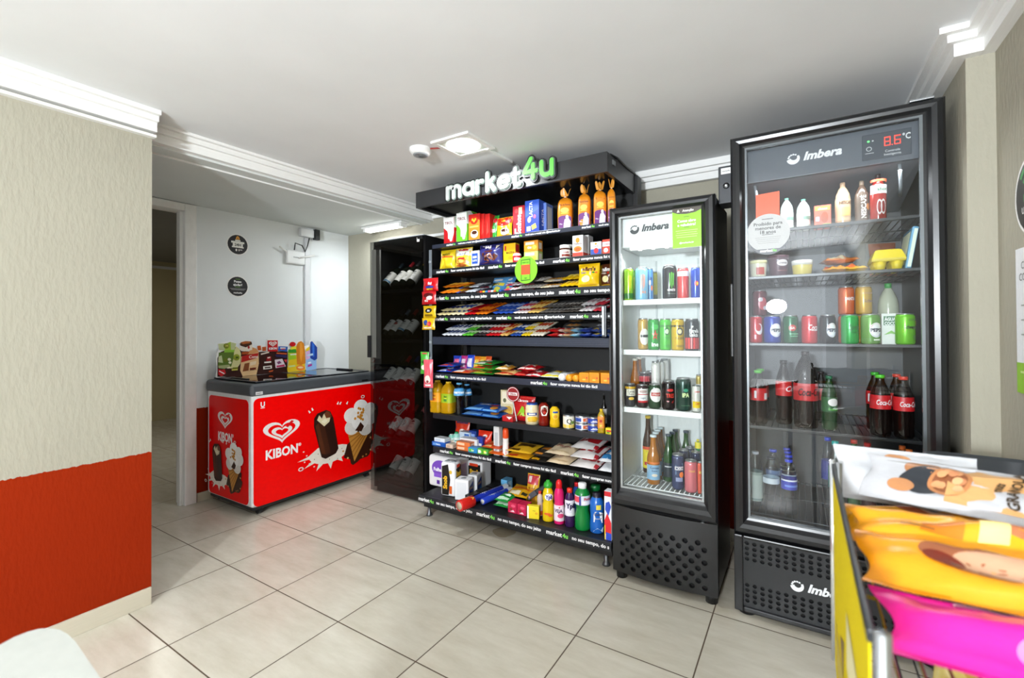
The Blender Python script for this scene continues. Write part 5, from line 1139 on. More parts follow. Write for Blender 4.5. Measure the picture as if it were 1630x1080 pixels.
def mms(xl, xr, yt, col, lab, Y, acc):
    bag(Z, xl, xr, yt, 's3', 'chocolate_candy_bag', lab, 'candy bag', col, [('t', '4A1E10' if col != '5A2C18' else 'F2F0EC', 0.5, 0.76, 0.16, "m&m's", 0.86, 0.05), ('t', acc, 0.3, 0.6, 0.07, 'choco', 0.5, 0.03), ('e', 'D02A1E', 0.62, 0.6, 0.06, 0.04), ('e', '2A8A3A', 0.76, 0.6, 0.06, 0.04), ('e', 'E8641E', 0.88, 0.6, 0.06, 0.04), ('e', 'F6EDB0', 0.42, 0.34, 0.22, 0.14), ('r', 'C89A1E', 0.1, 0.08, 0.9, 0.12)], 0.05, Y, lean=-6)
mms(1246, 1408, 478, 'E6B812', 'big yellow chocolate candy bag standing on the third shelf', 1.135, '3A6AB0')
mms(1392, 1424, 492, 'DCAE10', 'yellow candy bag tucked behind the big yellow one', 1.20, '3A6AB0')
mms(1414, 1530, 478, '5A2C18', 'dark brown chocolate candy bag by the fridge on the third shelf', 1.21, 'E8E0D0')

# ---- fourth shelf
Z = 460
bars(Z, 160, 260, 's4', [(3, 'E8D8A0', '2A3060', 'gold and navy chocolate bar at the end of the fourth shelf')], L=0.2, t=0.014, tilt=20, pitch=10)
bars(Z, 262, 368, 's4', [(3, 'F0E4BC', '2E4A9A', 'cream and blue chocolate bar, second row of the fourth shelf')], L=0.2, t=0.014, tilt=20, pitch=12)
bars(Z, 372, 452, 's4', [(3, 'C4161E', '8A0E16', 'red chocolate bar on the fourth shelf')], L=0.18, t=0.014, tilt=20, pitch=11)
bars(Z, 454, 545, 's4', [(3, 'D8721A', 'A83A14', 'orange brown chocolate bar on the fourth shelf')], L=0.2, t=0.014, tilt=20, pitch=12)
carton(Z, 562, 636, 126, 's4', 'bar_box', 'flat orange bar box at the back of the fourth shelf', 'box', 'EE9A1E', [('r', 'F6C04A', 0.1, 0.2, 0.9, 0.8)], (), 0.1, 1.32, z=0.03, h=0.02)
bars(Z, 588, 740, 's4', [(4, '2A4AA0', '8AA0DC', 'blue wrapped chocolate bar on the fourth shelf')], L=0.19, t=0.014, tilt=20, pitch=11)
bars(Z, 745, 850, 's4', [(4, 'E8DEDC', 'C83A4A', 'white and red chocolate bar on the fourth shelf')], L=0.19, t=0.014, tilt=20, pitch=11)
bars(Z, 852, 940, 's4', [(3, 'E8C06A', 'B8641E', 'golden chocolate bar on the fourth shelf')], L=0.19, t=0.016, tilt=18, pitch=12)
bars(Z, 800, 1010, 's4', [(2, '2A3A8A', 'C8CCE0', 'navy wrapped bar at the back of the fourth shelf'), (4, 'E8B81E', '5A3A1A', 'yellow wrapped bar at the back of the fourth shelf')], L=0.14, t=0.018, tilt=12, pitch=16, Y=1.32, z=0.015)
bars(Z, 945, 1240, 's4', [(5, '6E6A66', 'A8A4A0', 'dull grey wrapped bar along the fourth shelf'), (4, '57504A', 'C8C0B8', 'dark grey wrapped bar beside the white and red ones')], L=0.2, t=0.016, tilt=8, pitch=7)
bars(Z, 1245, 1350, 's4', [(3, 'F0ECEC', 'C8A0A8', 'white wrapped bar near the fridge on the fourth shelf')], L=0.2, t=0.018, tilt=14, pitch=10)
bars(Z, 1352, 1420, 's4', [(2, 'D83A4A', 'F2E8E8', 'pinkish red wrapped bar next to the fridge on the fourth shelf')], L=0.2, t=0.018, tilt=14, pitch=10)
carton(Z, 1204, 1308, 97, 's4', 'bar_box', 'white bar box on the back of the fourth shelf', 'box', 'F0EEEA', [('t', 'B83A4A', 0.4, 0.5, 0.4, 'Duo', 0.6)], (), 0.1, 1.34, z=0.028, h=0.026)

# ---- fifth shelf
bars(Z, 200, 350, 's5', [(5, 'E4E8F0', '3A4A7A', 'white and navy bar on the fifth shelf')], L=0.15, t=0.018, tilt=20, pitch=10)
bars(Z, 352, 435, 's5', [(3, '5AB83A', 'D8F0C0', 'green wrapped bar on the fifth shelf')], L=0.15, t=0.018, tilt=18, pitch=10)
bars(Z, 438, 530, 's5', [(3, '3A3234', 'E8E4E0', 'black and white bar on the fifth shelf')], L=0.16, t=0.018, tilt=18, pitch=11)
bars(Z, 533, 640, 's5', [(4, 'C81E24', 'F0D8C8', 'red wrapped bar on the fifth shelf')], L=0.16, t=0.018, tilt=18, pitch=11)
bars(Z, 642, 700, 's5', [(2, 'E8B86A', 'C8461E', 'tan and red bar on the fifth shelf')], L=0.16, t=0.018, tilt=18, pitch=11)
bars(Z, 720, 800, 's5', [(3, '2E50A0', 'E8E8F0', 'blue and white bar on the fifth shelf')], L=0.15, t=0.018, tilt=18, pitch=10)
bars(Z, 803, 870, 's5', [(3, 'E8C62A', 'F4F0D8', 'yellow wrapped bar on the fifth shelf')], L=0.16, t=0.02, tilt=18, pitch=12)
bars(Z, 872, 975, 's5', [(4, 'ECE4D0', 'B84A2A', 'cream striped bar on the fifth shelf')], L=0.17, t=0.02, tilt=18, pitch=13)
for i, (xl, xr, col, c2, lab) in enumerate(((1004, 1084, 'C8161E', 'E85A50', 'red biscuit pack on the fifth shelf'), (1086, 1120, 'EEE4D8', 'C8262E', 'white and red biscuit pack on the fifth shelf'), (1122, 1176, 'E0B88A', 'B83A2A', 'tan biscuit pack on the fifth shelf'), (1178, 1240, '8CC8E4', 'EAF4FA', 'light blue biscuit pack on the fifth shelf'), (1242, 1330, '28409A', '8AA0E0', 'dark blue biscuit pack on the fifth shelf'), (1332, 1400, '3A55A8', 'E8C84A', 'blue biscuit pack with a yellow patch on the fifth shelf'), (1402, 1490, '2E62C0', 'F0F2F6', 'blue biscuit pack by the fridge on the fifth shelf'))):
    for lv in (0, 1):
        flat(Z, xl, xr, 's5', 'biscuit_pack', (lab+', underneath' if lv == 0 else lab+', on top of its pair'), 'biscuit pack', col, [('r', c2, 0.15, 0.1, 0.85, 0.35), ('r', 'F0F0EE', 0.3, 0.5, 0.7, 0.8), ('e', c2, 0.5, 0.65, 0.15, 0.1)], L=0.17, t=0.028, z=0.0005+0.029*lv, Y=1.128+0.012*lv, pitch=-90)
bars(Z, 1145, 1225, 's5', [(2, 'E8B87A', 'D8862A', 'tan bar laid across the packs of the fifth shelf')], L=0.1, t=0.014, z=0.062, Y=1.20, tilt=5, pitch=0)
bars(Z, 1376, 1475, 's5', [(3, 'D8D8DC', '55585E', 'silver bar laid across the blue packs of the fifth shelf')], L=0.1, t=0.014, z=0.062, Y=1.20, tilt=5, pitch=0)

# ---- sixth shelf
for xl, xr, z, col, c2, lab, Y in ((160, 272, 0.0, '1E46B4', 'E8ECF6', 'blue chip bag lying under another at the end of the sixth shelf', 1.128), (166, 290, 0.036, '2450C0', 'D84A3A', 'blue chip bag lying on top at the end of the sixth shelf', 1.135), (274, 412, 0.0, 'E06A2A', 'F0E8E0', 'orange snack bag lying on the sixth shelf', 1.128), (416, 596, 0.0, '2E8A2A', 'F0D84A', 'green snack bag lying at the bottom of its stack on the sixth shelf', 1.128), (412, 600, 0.03, '3AA032', 'E84A2A', 'green snack bag in the middle of its stack on the sixth shelf', 1.13), (430, 590, 0.06, '2A9236', 'E8E8D8', 'green snack bag on top of its stack on the sixth shelf', 1.14)):
    flat(Z, xl, xr, 's6', 'snack_bag', lab, 'snack bag', col, [('r', c2, 0.12, 0.06, 0.6, 0.26), ('e', c2, 0.5, 0.5, 0.2, 0.12), ('r', 'C8202A', 0.65, 0.1, 0.88, 0.2)], L=0.16, t=0.026, z=z, Y=Y)
for i, (xl, xr, yt, col, c2, lab, Y) in enumerate(((292, 352, 512, '2A48C0', 'E85A8A', 'blue snack packet standing behind the chip bags on the sixth shelf', 1.31), (350, 400, 512, 'C83A8A', 'F0D0E0', 'pink snack packet standing between the blue ones', 1.31), (396, 452, 506, '3050D0', 'F0E8F4', 'blue snack packet standing next to the orange ones', 1.31), (450, 496, 516, 'E8821E', 'F2D04A', 'orange snack packet standing next to the blue ones', 1.31), (494, 540, 518, 'E8A02A', 'F2DC6A', 'amber snack packet in the middle of the orange ones', 1.31), (538, 582, 516, 'E05A2A', 'F0B090', 'red orange snack packet at the end of the standing row', 1.31))):
    bag(Z, xl, xr, yt, 's6', 'snack_packet', lab, 'snack packet', col, [('r', c2, 0.2, 0.3, 0.8, 0.8), ('p', 'F4F0F0', [(0.2, 0.4), (0.5, 0.7), (0.35, 0.75)])], 0.04, Y, lean=-6)
for xl, xr, z, col, c2, lab, L in ((598, 742, 0.0, 'E8C07A', 'B8301E', 'cream and red cookie bag on the sixth shelf', 0.16), (606, 700, 0.03, 'D89A3A', 'E8E0C8', 'golden cookie bag lying on the cream and red one', 0.13), (745, 835, 0.0, 'C0141E', 'E85A4A', 'red snack bag beside the cookie bags on the sixth shelf', 0.16), (836, 945, 0.0, 'C81A24', 'F0E4E0', 'red snack bag beside the white and yellow bag', 0.16), (770, 910, 0.036, 'B8121A', 'E8D0C8', 'crumpled red snack bag on top of the two others', 0.15), (948, 1092, 0.0, 'EDEFEA', 'E8D81E', 'white bag with a yellow edge on the sixth shelf', 0.19)):
    flat(Z, xl, xr, 's6', 'snack_bag', lab, 'snack bag', col, [('r', c2, 0.02, 0.03, 0.98, 0.16), ('r', c2, 0.2, 0.4, 0.8, 0.6), ('e', 'E8862A', 0.5, 0.75, 0.2, 0.1)], L=L, t=0.035, z=z)
def tube_pack(xl, xr, yt, lab, col, endc, Y=1.125):
    a, b, t = span(Z, xl, xr, yt, Y); r = (b-a)/2
    g = Geo(); g.lathe([(r*0.9, 0), (r, 0.003), (r, 0.197), (r*0.9, 0.2)], M(col, 0.3), 22)
    o = g.build('biscuit_tube', None, lab, 'biscuit tube', None, None, ((a+b)/2, Y, lay('s6')+r), (radians(-90), 0, 0))
    Geo().lathe([(r*0.92, -0.001), (r*0.92, 0.001)], M(endc, 0.35), 22).build('end_disc', o)
tube_pack(1094, 1146, 640, 'white round biscuit tube lying end-on on the sixth shelf', 'E2E4E6', 'E8EAEC')
tube_pack(1150, 1200, 650, 'orange round biscuit tube lying end-on next to the white one', 'E8921A', 'F0A22A')
tube_pack(1202, 1252, 652, 'orange round biscuit tube lying end-on next to the orange boxes', 'E8921A', 'F0A22A')
for xl, xr, yt, lab in ((1256, 1328, 642, 'orange biscuit box next to the round tubes'), (1332, 1406, 642, 'orange biscuit box in the middle of the three'), (1420, 1492, 645, 'orange biscuit box by the fridge on the sixth shelf')):
    carton(Z, xl, xr, yt, 's6', 'biscuit_box', lab, 'biscuit box', 'F09C16', [('r', 'E88A0E', 0.06, 0.06, 0.94, 0.94), ('t', 'C8701A', 0.5, 0.55, 0.14, 'Club', 0.6), ('e', 'F8C04A', 0.5, 0.3, 0.2, 0.08), ('e', 'D0402A', 0.82, 0.5, 0.08, 0.1)], (), 0.17, 1.125)

# ---- seventh shelf
Z = 580
OILM = M('B88A0E', 0.05)
for xl, xr, yt, lab, lc, Y in ((138, 214, 118, 'yellow cooking oil bottle with an orange label on the seventh shelf', 'E89A1A', 1.13), (220, 300, 128, 'yellow cooking oil bottle with a green label on the seventh shelf', '9AB81E', 1.14)):
    bottle(Z, xl, xr, yt, 's7', 'oil', 'oil_bottle', lab, 'oil bottle', OILM, Y=Y, cap='E8C030', lab=(0.34, 0.62, lc, [('r', 'F0DC4A', 0.1, 0.2, 0.9, 0.5), ('t', '8A3A10' if lc == 'E89A1A' else '2A5A1A', 0.5, 0.7, 0.2, 'óleo', 0.5, 0.03), ('e', 'D8641A' if lc == 'E89A1A' else '4A8A2A', 0.5, 0.3, 0.18, 0.14)]), sq=5, rz=6)
WATERM = glass('water_bottle_plastic', (0.80, 0.90, 0.97), 1.0, 0.05, 1.5)
bottle(Z, 304, 378, 136, 's7', 'water', 'water_bottle', 'clear water bottle with a blue shoulder label on the seventh shelf', 'water bottle', WATERM, Y=1.135, cap='6AB8E8', lab=(0.60, 0.80, '5AAAE0', [('r', 'E8F2FA', 0.2, 0.3, 0.8, 0.6), ('t', '1E5AA8', 0.5, 0.45, 0.2, 'água', 0.4)]))
bottle(Z, 366, 434, 146, 's7', 'water', 'water_bottle', 'clear water bottle standing behind the front one on the seventh shelf', 'water bottle', WATERM, Y=1.232, cap='5AA8E0', lab=(0.60, 0.80, '4A9AD8', [('r', 'E8F2FA', 0.2, 0.3, 0.8, 0.6)]))
for z, lab, L, xl, xr in ((0.0, 'blue pasta bag lying at the bottom on the seventh shelf', 0.22, 350, 640), (0.034, 'blue pasta bag lying on top on the seventh shelf', 0.2, 372, 632)):
    flat(Z, xl, xr, 's7', 'pasta_bag', lab, 'pasta bag', '1E58B0', [('r', '7AB4E8', 0.04, 0.05, 0.5, 0.25), ('r', 'C8302A', 0.5, 0.5, 0.72, 0.68), ('r', 'E8EEF6', 0.2, 0.5, 0.48, 0.66), ('e', 'E89A3A', 0.78, 0.28, 0.1, 0.14), ('r', '6AA8E0', 0.55, 0.04, 0.95, 0.12)], L=L, t=0.029, z=z)
carton(Z, 656, 760, 200, 's7', 'cracker_box', 'cream cracker box standing at the back of the seventh shelf', 'box', 'D8CDA4', [('r', 'F0E8D0', 0.1, 0.5, 0.9, 0.95), ('e', 'E0B04A', 0.5, 0.25, 0.36, 0.16), ('e', '6A6A4A', 0.3, 0.62, 0.12, 0.08), ('e', 'C89A3A', 0.65, 0.32, 0.16, 0.1)], (), 0.05, 1.26)
a, b, t = span(Z, 702, 800, 172, 1.20); p = thing('lollipop_sign', 'round dark red sign on a white stick in front of the cracker box', 'sign', ((a+b)/2, 1.20, lay('s7')))
r = (b-a)/2; zc = t-lay('s7')-r
g = Geo(); g.prism([(r*cos(2*pi*i/32), zc+r*sin(2*pi*i/32)) for i in range(32)], 1, -0.002, 0.002, M('9A1E24', 0.4)); decals(g, Flat((-r, -0.002, zc-r), (1, 0, 0), (0, 0, 1), 2*r, 2*r), [('o', 'F0E8E8', [(0.5+0.46*cos(2*pi*i/24), 0.5+0.46*sin(2*pi*i/24)) for i in range(24)], [(0.5+0.42*cos(2*pi*i/24), 0.5+0.42*sin(2*pi*i/24)) for i in range(24)]), ('r', 'F0E8E8', 0.16, 0.42, 0.84, 0.62), ('t', '9A1E24', 0.5, 0.52, 0.12, 'Oferta', 0.6, 0.03)]); g.build('sign_disc', p)
Geo().rod((0, 0.001, zc-r), (0.045, -0.03, 0.002), 0.0035, 'F0F0EE').build('stick', p)
bag(Z, 742, 912, 248, 's7', 'flour_bag', 'red bag with a green picture leaning beside the mayonnaise jar', 'food bag', 'BE1A1E', [('t', 'F4EEEC', 0.5, 0.82, 0.10, 'Clarante', 0.8, 0.03), ('p', '8CC42E', [(0.25, 0.15), (0.5, 0.6), (0.75, 0.5), (0.8, 0.12)]), ('p', 'A8D84A', [(0.4, 0.2), (0.52, 0.42), (0.65, 0.2)]), ('r', 'E85A4A', 0.05, 0.92, 0.95, 0.97)], 0.05, 1.21)
carton(Z, 668, 748, 398, 's7', 'chocolate_box', 'low red box with a white corner lying before the cracker box', 'box', 'B81A1E', [('p', 'F0ECEA', [(0.4, 0.95), (0.95, 0.95), (0.68, 0.4)])], (), 0.07, 1.14, top='B81A1E')
bottle(Z, 850, 944, 282, 's7', 'jar', 'mayonnaise_jar', 'mayonnaise jar with a blue lid on the seventh shelf', 'jar', 'E4D4AC', cap='1E4A9A', cap_h=0.16, cap_r=0.034, rough=0.2, lab=(0.1, 0.62, 'E8D8AE', [('r', '1E4A9A', 0.22, 0.6, 0.7, 0.82), ('r', 'F6F2EA', 0.3, 0.66, 0.62, 0.76), ('e', 'E8B82A', 0.5, 0.3, 0.28, 0.2), ('r', 'C89A1E', 0.24, 0.06, 0.7, 0.14)]), lidname='lid', Y=1.125)
bottle(Z, 946, 1026, 280, 's7', 'squeeze', 'ketchup_bottle', 'upside-down ketchup bottle with a white label on the seventh shelf', 'sauce bottle', '7A1A10', cap='F0F0F0', cap_prof=[(0.6, 0), (0.75, 0.005), (0.75, 0.12)], lab=None, dec=[('p', 'E8E4DA', [(0.35, 0.42), (0.62, 0.42), (0.7, 0.6), (0.7, 0.78), (0.5, 0.85), (0.3, 0.78), (0.28, 0.6)]), ('t', '3A2A20', 0.5, 0.74, 0.05, 'KETCHUP', 0.34), ('e', 'B8241A', 0.5, 0.56, 0.08, 0.05), ('r', '8A1A12', 0.34, 0.66, 0.66, 0.69)], Y=1.13)
bottle(Z, 1032, 1106, 312, 's7', 'squeeze', 'mustard_bottle', 'yellow mustard bottle with a blue cap underneath', 'sauce bottle', 'E2B41A', cap='1E4A9A', cap_prof=[(0.66, 0), (0.8, 0.005), (0.84, 0.16)], dec=[('e', 'EFCB3A', 0.5, 0.6, 0.24, 0.22), ('r', '1E4A9A', 0.34, 0.66, 0.66, 0.74), ('e', 'D89A1A', 0.5, 0.5, 0.14, 0.08)], Y=1.125)
def tin(xl, xr, yt, z, h, col, dec, lab, Y=1.13, rz=30):
    a, b, t = span(Z, xl, xr, yt, Y); r = (b-a)/2; hh = h or t-lay('s7')-z
    g = Geo(); g.lathe([(r*0.97, 0), (r, 0.003), (r*0.985, 0.006), (r*0.985, hh-0.006), (r, hh-0.003), (r*0.97, hh)], STEEL, 24); o = g.build('food_tin', None, lab, 'tin', None, None, ((a+b)/2, Y+r, lay('s7')+z), (0, 0, radians(rz)))
    g = Geo(); g.lathe([(r*0.99, 0.007), (r*0.99, hh-0.007)], M(col, 0.35), 24, close=False); decals(g, Round(r*0.992, 0.007, hh-0.014), dec); g.build('tin_label', o)
tin(1116, 1198, 392, 0, None, 'E8E4D4', [('r', 'E0C23A', 0, 0, 1, 0.3), ('t', '2A2A2A', 0.5, 0.6, 0.42, 'Q', 0.4, 0.03), ('r', '6A8A3A', 0.6, 0.35, 0.8, 0.6)], 'white and yellow food tin with a big letter on the seventh shelf')
for k in (0, 1): tin(1206, 1304, 0, k*0.041, 0.0405, 'E8E8EE', [('r', 'D86A3A', 0.5, 0.15, 0.95, 0.85), ('r', '2A4A9A', 0.05, 0.1, 0.42, 0.9), ('t', 'FFFFFF', 0.72, 0.5, 0.3, 'Atum', 0.3, 0.02)], ('white and orange tuna tin at the bottom of its pair', 'white and orange tuna tin on top of its pair')[k])
for k in (0, 1): tin(1302, 1390, 0, k*0.041, 0.0405, '1E3EA0', [('r', 'F0F0F4', 0.3, 0.25, 0.7, 0.4), ('t', 'FFFFFF', 0.5, 0.6, 0.3, 'atum', 0.4, 0.02)], ('dark blue tuna tin at the bottom of its pair', 'dark blue tuna tin on top of its pair')[k], 1.128)
bottle(Z, 1398, 1452, 345, 's7', 'oil', 'olive_oil_bottle', 'slim olive oil bottle with an orange label near the fridge', 'oil bottle', 'A88A14', cap='D8B81A', lab=(0.22, 0.72, 'D8862A', [('e', 'B8301E', 0.5, 0.6, 0.2, 0.12), ('r', 'E8C84A', 0.2, 0.1, 0.8, 0.3)]), Y=1.13, sq=5, cap_h=0.14, rz=12)
bottle(Z, 1424, 1466, 228, 's7', 'wine', 'vinegar_bottle', 'tall dark vinegar bottle with a white label behind the olive oil', 'bottle', '14120F', cap='2A2A2A', lab=(0.2, 0.6, 'D8D8D8', [('r', '4A4A4A', 0.3, 0.4, 0.7, 0.6)]), Y=1.2)
carton(Z, 1456, 1508, 490, 's7', 'seasoning_box', 'tiny yellow and red seasoning box at the fridge end of the seventh shelf', 'box', 'E0D01E', [('r', 'C8281E', 0.1, 0.4, 0.9, 0.7), ('e', '3A8A2A', 0.4, 0.25, 0.25, 0.12)], (), 0.03, 1.13)

# ---- eighth shelf
def sbox(xl, xr, yt, lab, col, c2, z=0.0, h=None, Y=None, d=0.06, tx=None, name='soap_box', cat='box'):
    return carton(Z, xl, xr, yt, 's8', name, lab, cat, col, [('r', c2, 0.08, 0.2, 0.6, 0.8)]+([('t', 'FFFFFF', 0.5, 0.5, 0.34, tx, 0.8, 0.02)] if tx else []), [('r', c2, 0.2, 0.3, 0.8, 0.7)], d, Y, z=z, h=h)
sbox(132, 232, 610, 'flat blue soap box at the end of the eighth shelf', '1E5AB8', '6AA0E0', h=0.028, tx='Rexona')
sbox(150, 228, 578, 'white soap box lying on the flat blue one', 'E8EEF4', 'C8D4E0', z=0.0285, h=0.026, Y=1.15)
sbox(238, 290, 612, 'beige soap box beside the flat blue one', 'E2C8B4', 'C8A890', h=0.026)
sbox(244, 296, 596, 'pale peach soap box lying at the back of the eighth shelf', 'E8D4C0', 'F4E8DC', h=0.03, Y=1.22)
bottle(Z, 264, 300, 530, 's8', 'squeeze', 'lotion_bottle', 'small mint green lotion bottle on the eighth shelf', 'bottle', '8AD0C0', cap='E8F2F0', lab=(0.2, 0.6, 'D8EEE8', [('r', '2A9A8A', 0.3, 0.4, 0.7, 0.6)]), Y=1.22, rough=0.3)
bottle(Z, 300, 342, 518, 's8', 'squeeze', 'lotion_bottle', 'mint lotion bottle with a green cap on the eighth shelf', 'bottle', '9AD8C8', cap='1E9A5A', lab=(0.2, 0.6, 'E8F4F0', [('r', '2A9A8A', 0.3, 0.3, 0.7, 0.5)]), Y=1.22, rough=0.3, cap_h=0.2)
bag(Z, 302, 412, 434, 's8', 'diaper_pouch', 'red and blue pouch at the back of the eighth shelf', 'pouch', 'D83A1E', [('p', '2A4AA0', [(0.05, 0.05), (0.35, 0.05), (0.15, 0.6), (0.05, 0.7)]), ('r', '5A3A5A', 0.1, 0.85, 0.9, 0.95), ('e', 'F0E0D8', 0.6, 0.5, 0.2, 0.1)], 0.04, 1.34)
carton(Z, 340, 420, 520, 's8', 'medicine_box', 'blue and white box with a round mark at the back of the eighth shelf', 'box', 'C8D8E8', [('e', '2A4A8A', 0.25, 0.35, 0.16, 0.25), ('r', '3A6AB8', 0.5, 0.1, 0.95, 0.9)], (), 0.05, 1.25)
carton(Z, 414, 470, 510, 's8', 'medicine_box', 'dark blue box behind the white soap box', 'box', '1E3A8A', [('r', '8AA8E0', 0.2, 0.5, 0.8, 0.8)], (), 0.05, 1.27)
for k in (0, 1): sbox(316, 418, 0, ('orange soap box under another on the eighth shelf', 'orange soap box on top of another on the eighth shelf')[k], 'E0743A', 'F2C8A8', z=0.0285*k, h=0.028)
sbox(346, 476, 570, 'white soap box with small grey print on the eighth shelf', 'EDEFF0', 'C4C8CC', Y=1.19, z=0.0, tx=None)
for xl, xr, c, c2, lab, tx in ((408, 478, '2A8AC8', '5AB83A', 'blue and green toothpaste box at the front of the eighth shelf', 'Sor'), (480, 520, '58B030', 'E8F0E0', 'green toothpaste box at the front of the eighth shelf', 'fre'), (522, 560, '3A9A3A', 'D8E83A', 'dark green toothpaste box at the front of the eighth shelf', 'ice')):
    sbox(xl, xr, 624 if xl > 470 else 632, lab, c, c2, h=0.036 if xl > 470 else 0.034, Y=1.125, d=0.05, tx=tx)
carton(Z, 476, 520, 556, 's8', 'coffee_pack', 'blue pack tucked beside the red coffee pack on the eighth shelf', 'box', '2A3A9A', [('r', 'E8E8F0', 0.2, 0.3, 0.8, 0.5)], (), 0.05, 1.21)
bag(Z, 478, 584, 512, 's8', 'refill_pouch', 'red refill pouch with a white mark on the eighth shelf', 'pouch', 'D8321A', [('e', 'F0DCD4', 0.62, 0.72, 0.14, 0.08), ('r', 'B82010', 0.3, 0.1, 0.9, 0.4), ('r', '2A3A9A', 0.02, 0.05, 0.22, 0.6)], 0.05, 1.25)
carton(Z, 602, 644, 478, 's8', 'cream_box', 'tall slim white carton standing alone on the eighth shelf', 'box', 'DADADA', [('r', 'B8BCC0', 0.2, 0.3, 0.8, 0.8), ('t', '6A6A70', 0.5, 0.2, 0.06, 'gel', 0.6)], (), 0.04, 1.16)
bottle(Z, 674, 716, 488, 's8', 'oil', 'spray_can', 'white and red spray can with an orange cap on the eighth shelf', 'spray can', 'E8E4E2', cap='E8501E', cap_prof=[(0.95, 0.64), (1.0, 0.645), (0.98, 0.9), (0.7, 1.0)], lab=(0.06, 0.5, 'EDEAE8', [('p', 'D83A2A', [(0.2, 0.1), (0.5, 0.5), (0.8, 0.9), (0.8, 0.5), (0.5, 0.1)])]), Y=1.15, rough=0.3)
for xl, xr, z, L, col, c2, lab, tx in ((482, 672, 0, 0.17, 'D8601E', 'F0A04A', 'orange biscuit bag on the eighth shelf', ''), (500, 640, 0.034, 0.14, 'C84A1E', 'E8B06A', 'rust biscuit bag lying on the orange one', ''), (676, 860, 0, 0.2, 'E0A81E', 'B83A1E', 'yellow popcorn bag at the bottom of its stack', 'YOKI'), (690, 880, 0.036, 0.18, 'E8B42A', '5A3A10', 'yellow popcorn bag on top of its stack', 'YOKI'), (864, 1002, 0, 0.17, '2A2622', 'E0A81E', 'black and yellow food bag lying at the front of the eighth shelf', ''), (890, 1030, 0.036, 0.17, '38322C', 'D8862A', 'dark food bag lying on the black and yellow one', '')):
    flat(Z, xl, xr, 's8', 'food_bag', lab, 'food bag', col, [('r', c2, 0.1, 0.08, 0.5, 0.2), ('r', c2, 0.2, 0.45, 0.85, 0.75)]+([('t', '4A2A10', 0.55, 0.6, 0.14, tx, 0.5, 0.04)] if tx else []), L=L, t=0.028, z=z)
for k, (xl, xr, lab) in enumerate(((1000, 1172, 'beige rice bag at the bottom of the stack on the eighth shelf'), (990, 1180, 'beige rice bag on top of the stack on the eighth shelf'))):
    flat(Z, xl, xr, 's8', 'rice_bag', lab, 'rice bag', 'DCC8A8', [('t', 'A83A3A', 0.5, 0.5, 0.12, 'DELEITE', 0.6, 0.03), ('r', 'C8AE88', 0.1, 0.1, 0.9, 0.16)], L=0.19, t=0.044, z=0.053*k, rough=0.4)
for k, (lab, z) in enumerate((('white and red sugar bag at the bottom of the stack by the fridge', 0.0), ('white and red sugar bag in the middle of the stack by the fridge', 0.053), ('white and red sugar bag on top of the stack by the fridge', 0.106))):
    flat(Z, 1176+4*k, 1384, 's8', 'sugar_bag', lab, 'sugar bag', 'ECE8E6', [('r', 'B81E28', 0.0, 0.30, 1, 0.86), ('p', 'ECE8E6', [(0.2, 0.4), (0.8, 0.4), (0.7, 0.75), (0.3, 0.75)]), ('r', 'C02430', 0.86, 0.0, 1, 0.2)], L=0.26, t=0.044, z=z, rough=0.4)
for k, (lab, c2) in enumerate((('white salt bag at the bottom of the pair next to the fridge', 'D8DCE0'), ('white and blue salt bag on top of the pair next to the fridge', '3A8AC8'))):
    flat(Z, 1392, 1500, 's8', 'salt_bag', lab, 'salt bag', 'EDEFF0', [('r', c2, 0.1, 0.1, 0.9, 0.35), ('r', c2, 0.1, 0.5, 0.9, 0.8)], L=0.2, t=0.044, z=0.053*k, rough=0.4)
carton(Z, 1080, 1170, 660, 's8', 'cocoa_box', 'dark red patterned box behind the rice bags', 'box', '6A2A22', [('r', 'A85A4A', 0.1, 0.2, 0.9, 0.4), ('r', 'C8988A', 0.1, 0.6, 0.9, 0.7)], (), 0.1, 1.36)

# ---- base shelf
Z = 710
def roll_pack(xl, xr, yt, lab, front, side, Y, d, r=0.02, rz=0, nroll=2, name='toilet_paper_pack', cat='toilet paper'):
    a, b, t = span(Z, xl, xr, yt, Y); w = b-a; zb = lay('b'); h = t-zb
    g = Geo(); g.box(-w/2, w/2, 0, d, 0, h, M('EDEDEF', 0.3), min(r, w*0.3, h*0.2), 4)
    o = g.build(name, None, lab, cat, None, None, ((a+b)/2, Y, zb), (0, 0, radians(rz)))
    g = Geo(); decals(g, Flat((-w/2+r*0.6, -0.0006, r*0.5), (1, 0, 0), (0, 0, 1), w-1.2*r, h-r), front); decals(g, Flat((w/2+0.0006, r*0.6, r*0.5), (0, 1, 0), (0, 0, 1), d-1.2*r, h-r), side); g.build('printed_wrap', o)
    for k in range(nroll):
        Geo().lathe([(0.018, 0), (0.018, 0.003)], M('9AA0A4', 0.6), 14).build('roll_core', o, loc=(0 if nroll == 1 else (-w*0.22+k*w*0.44), d*0.45, h-0.0015))
roll_pack(104, 312, 84, 'big purple and white toilet paper pack at the end of the base shelf', [('e', '7A4AC0', 0.45, 0.62, 0.36, 0.30), ('t', 'FFFFFF', 0.48, 0.58, 0.12, 'FolhaLeve', 0.86, 0.04), ('r', '8A5AD0', 0.18, 0.3, 0.85, 0.44), ('r', '5A2A9A', 0.3, 0.06, 0.42, 0.2), ('r', 'B8B0C8', 0.5, 0.08, 0.9, 0.14)], [('r', 'C8BCE0', 0.2, 0.3, 0.8, 0.8)], 1.17, 0.16, 0.025)
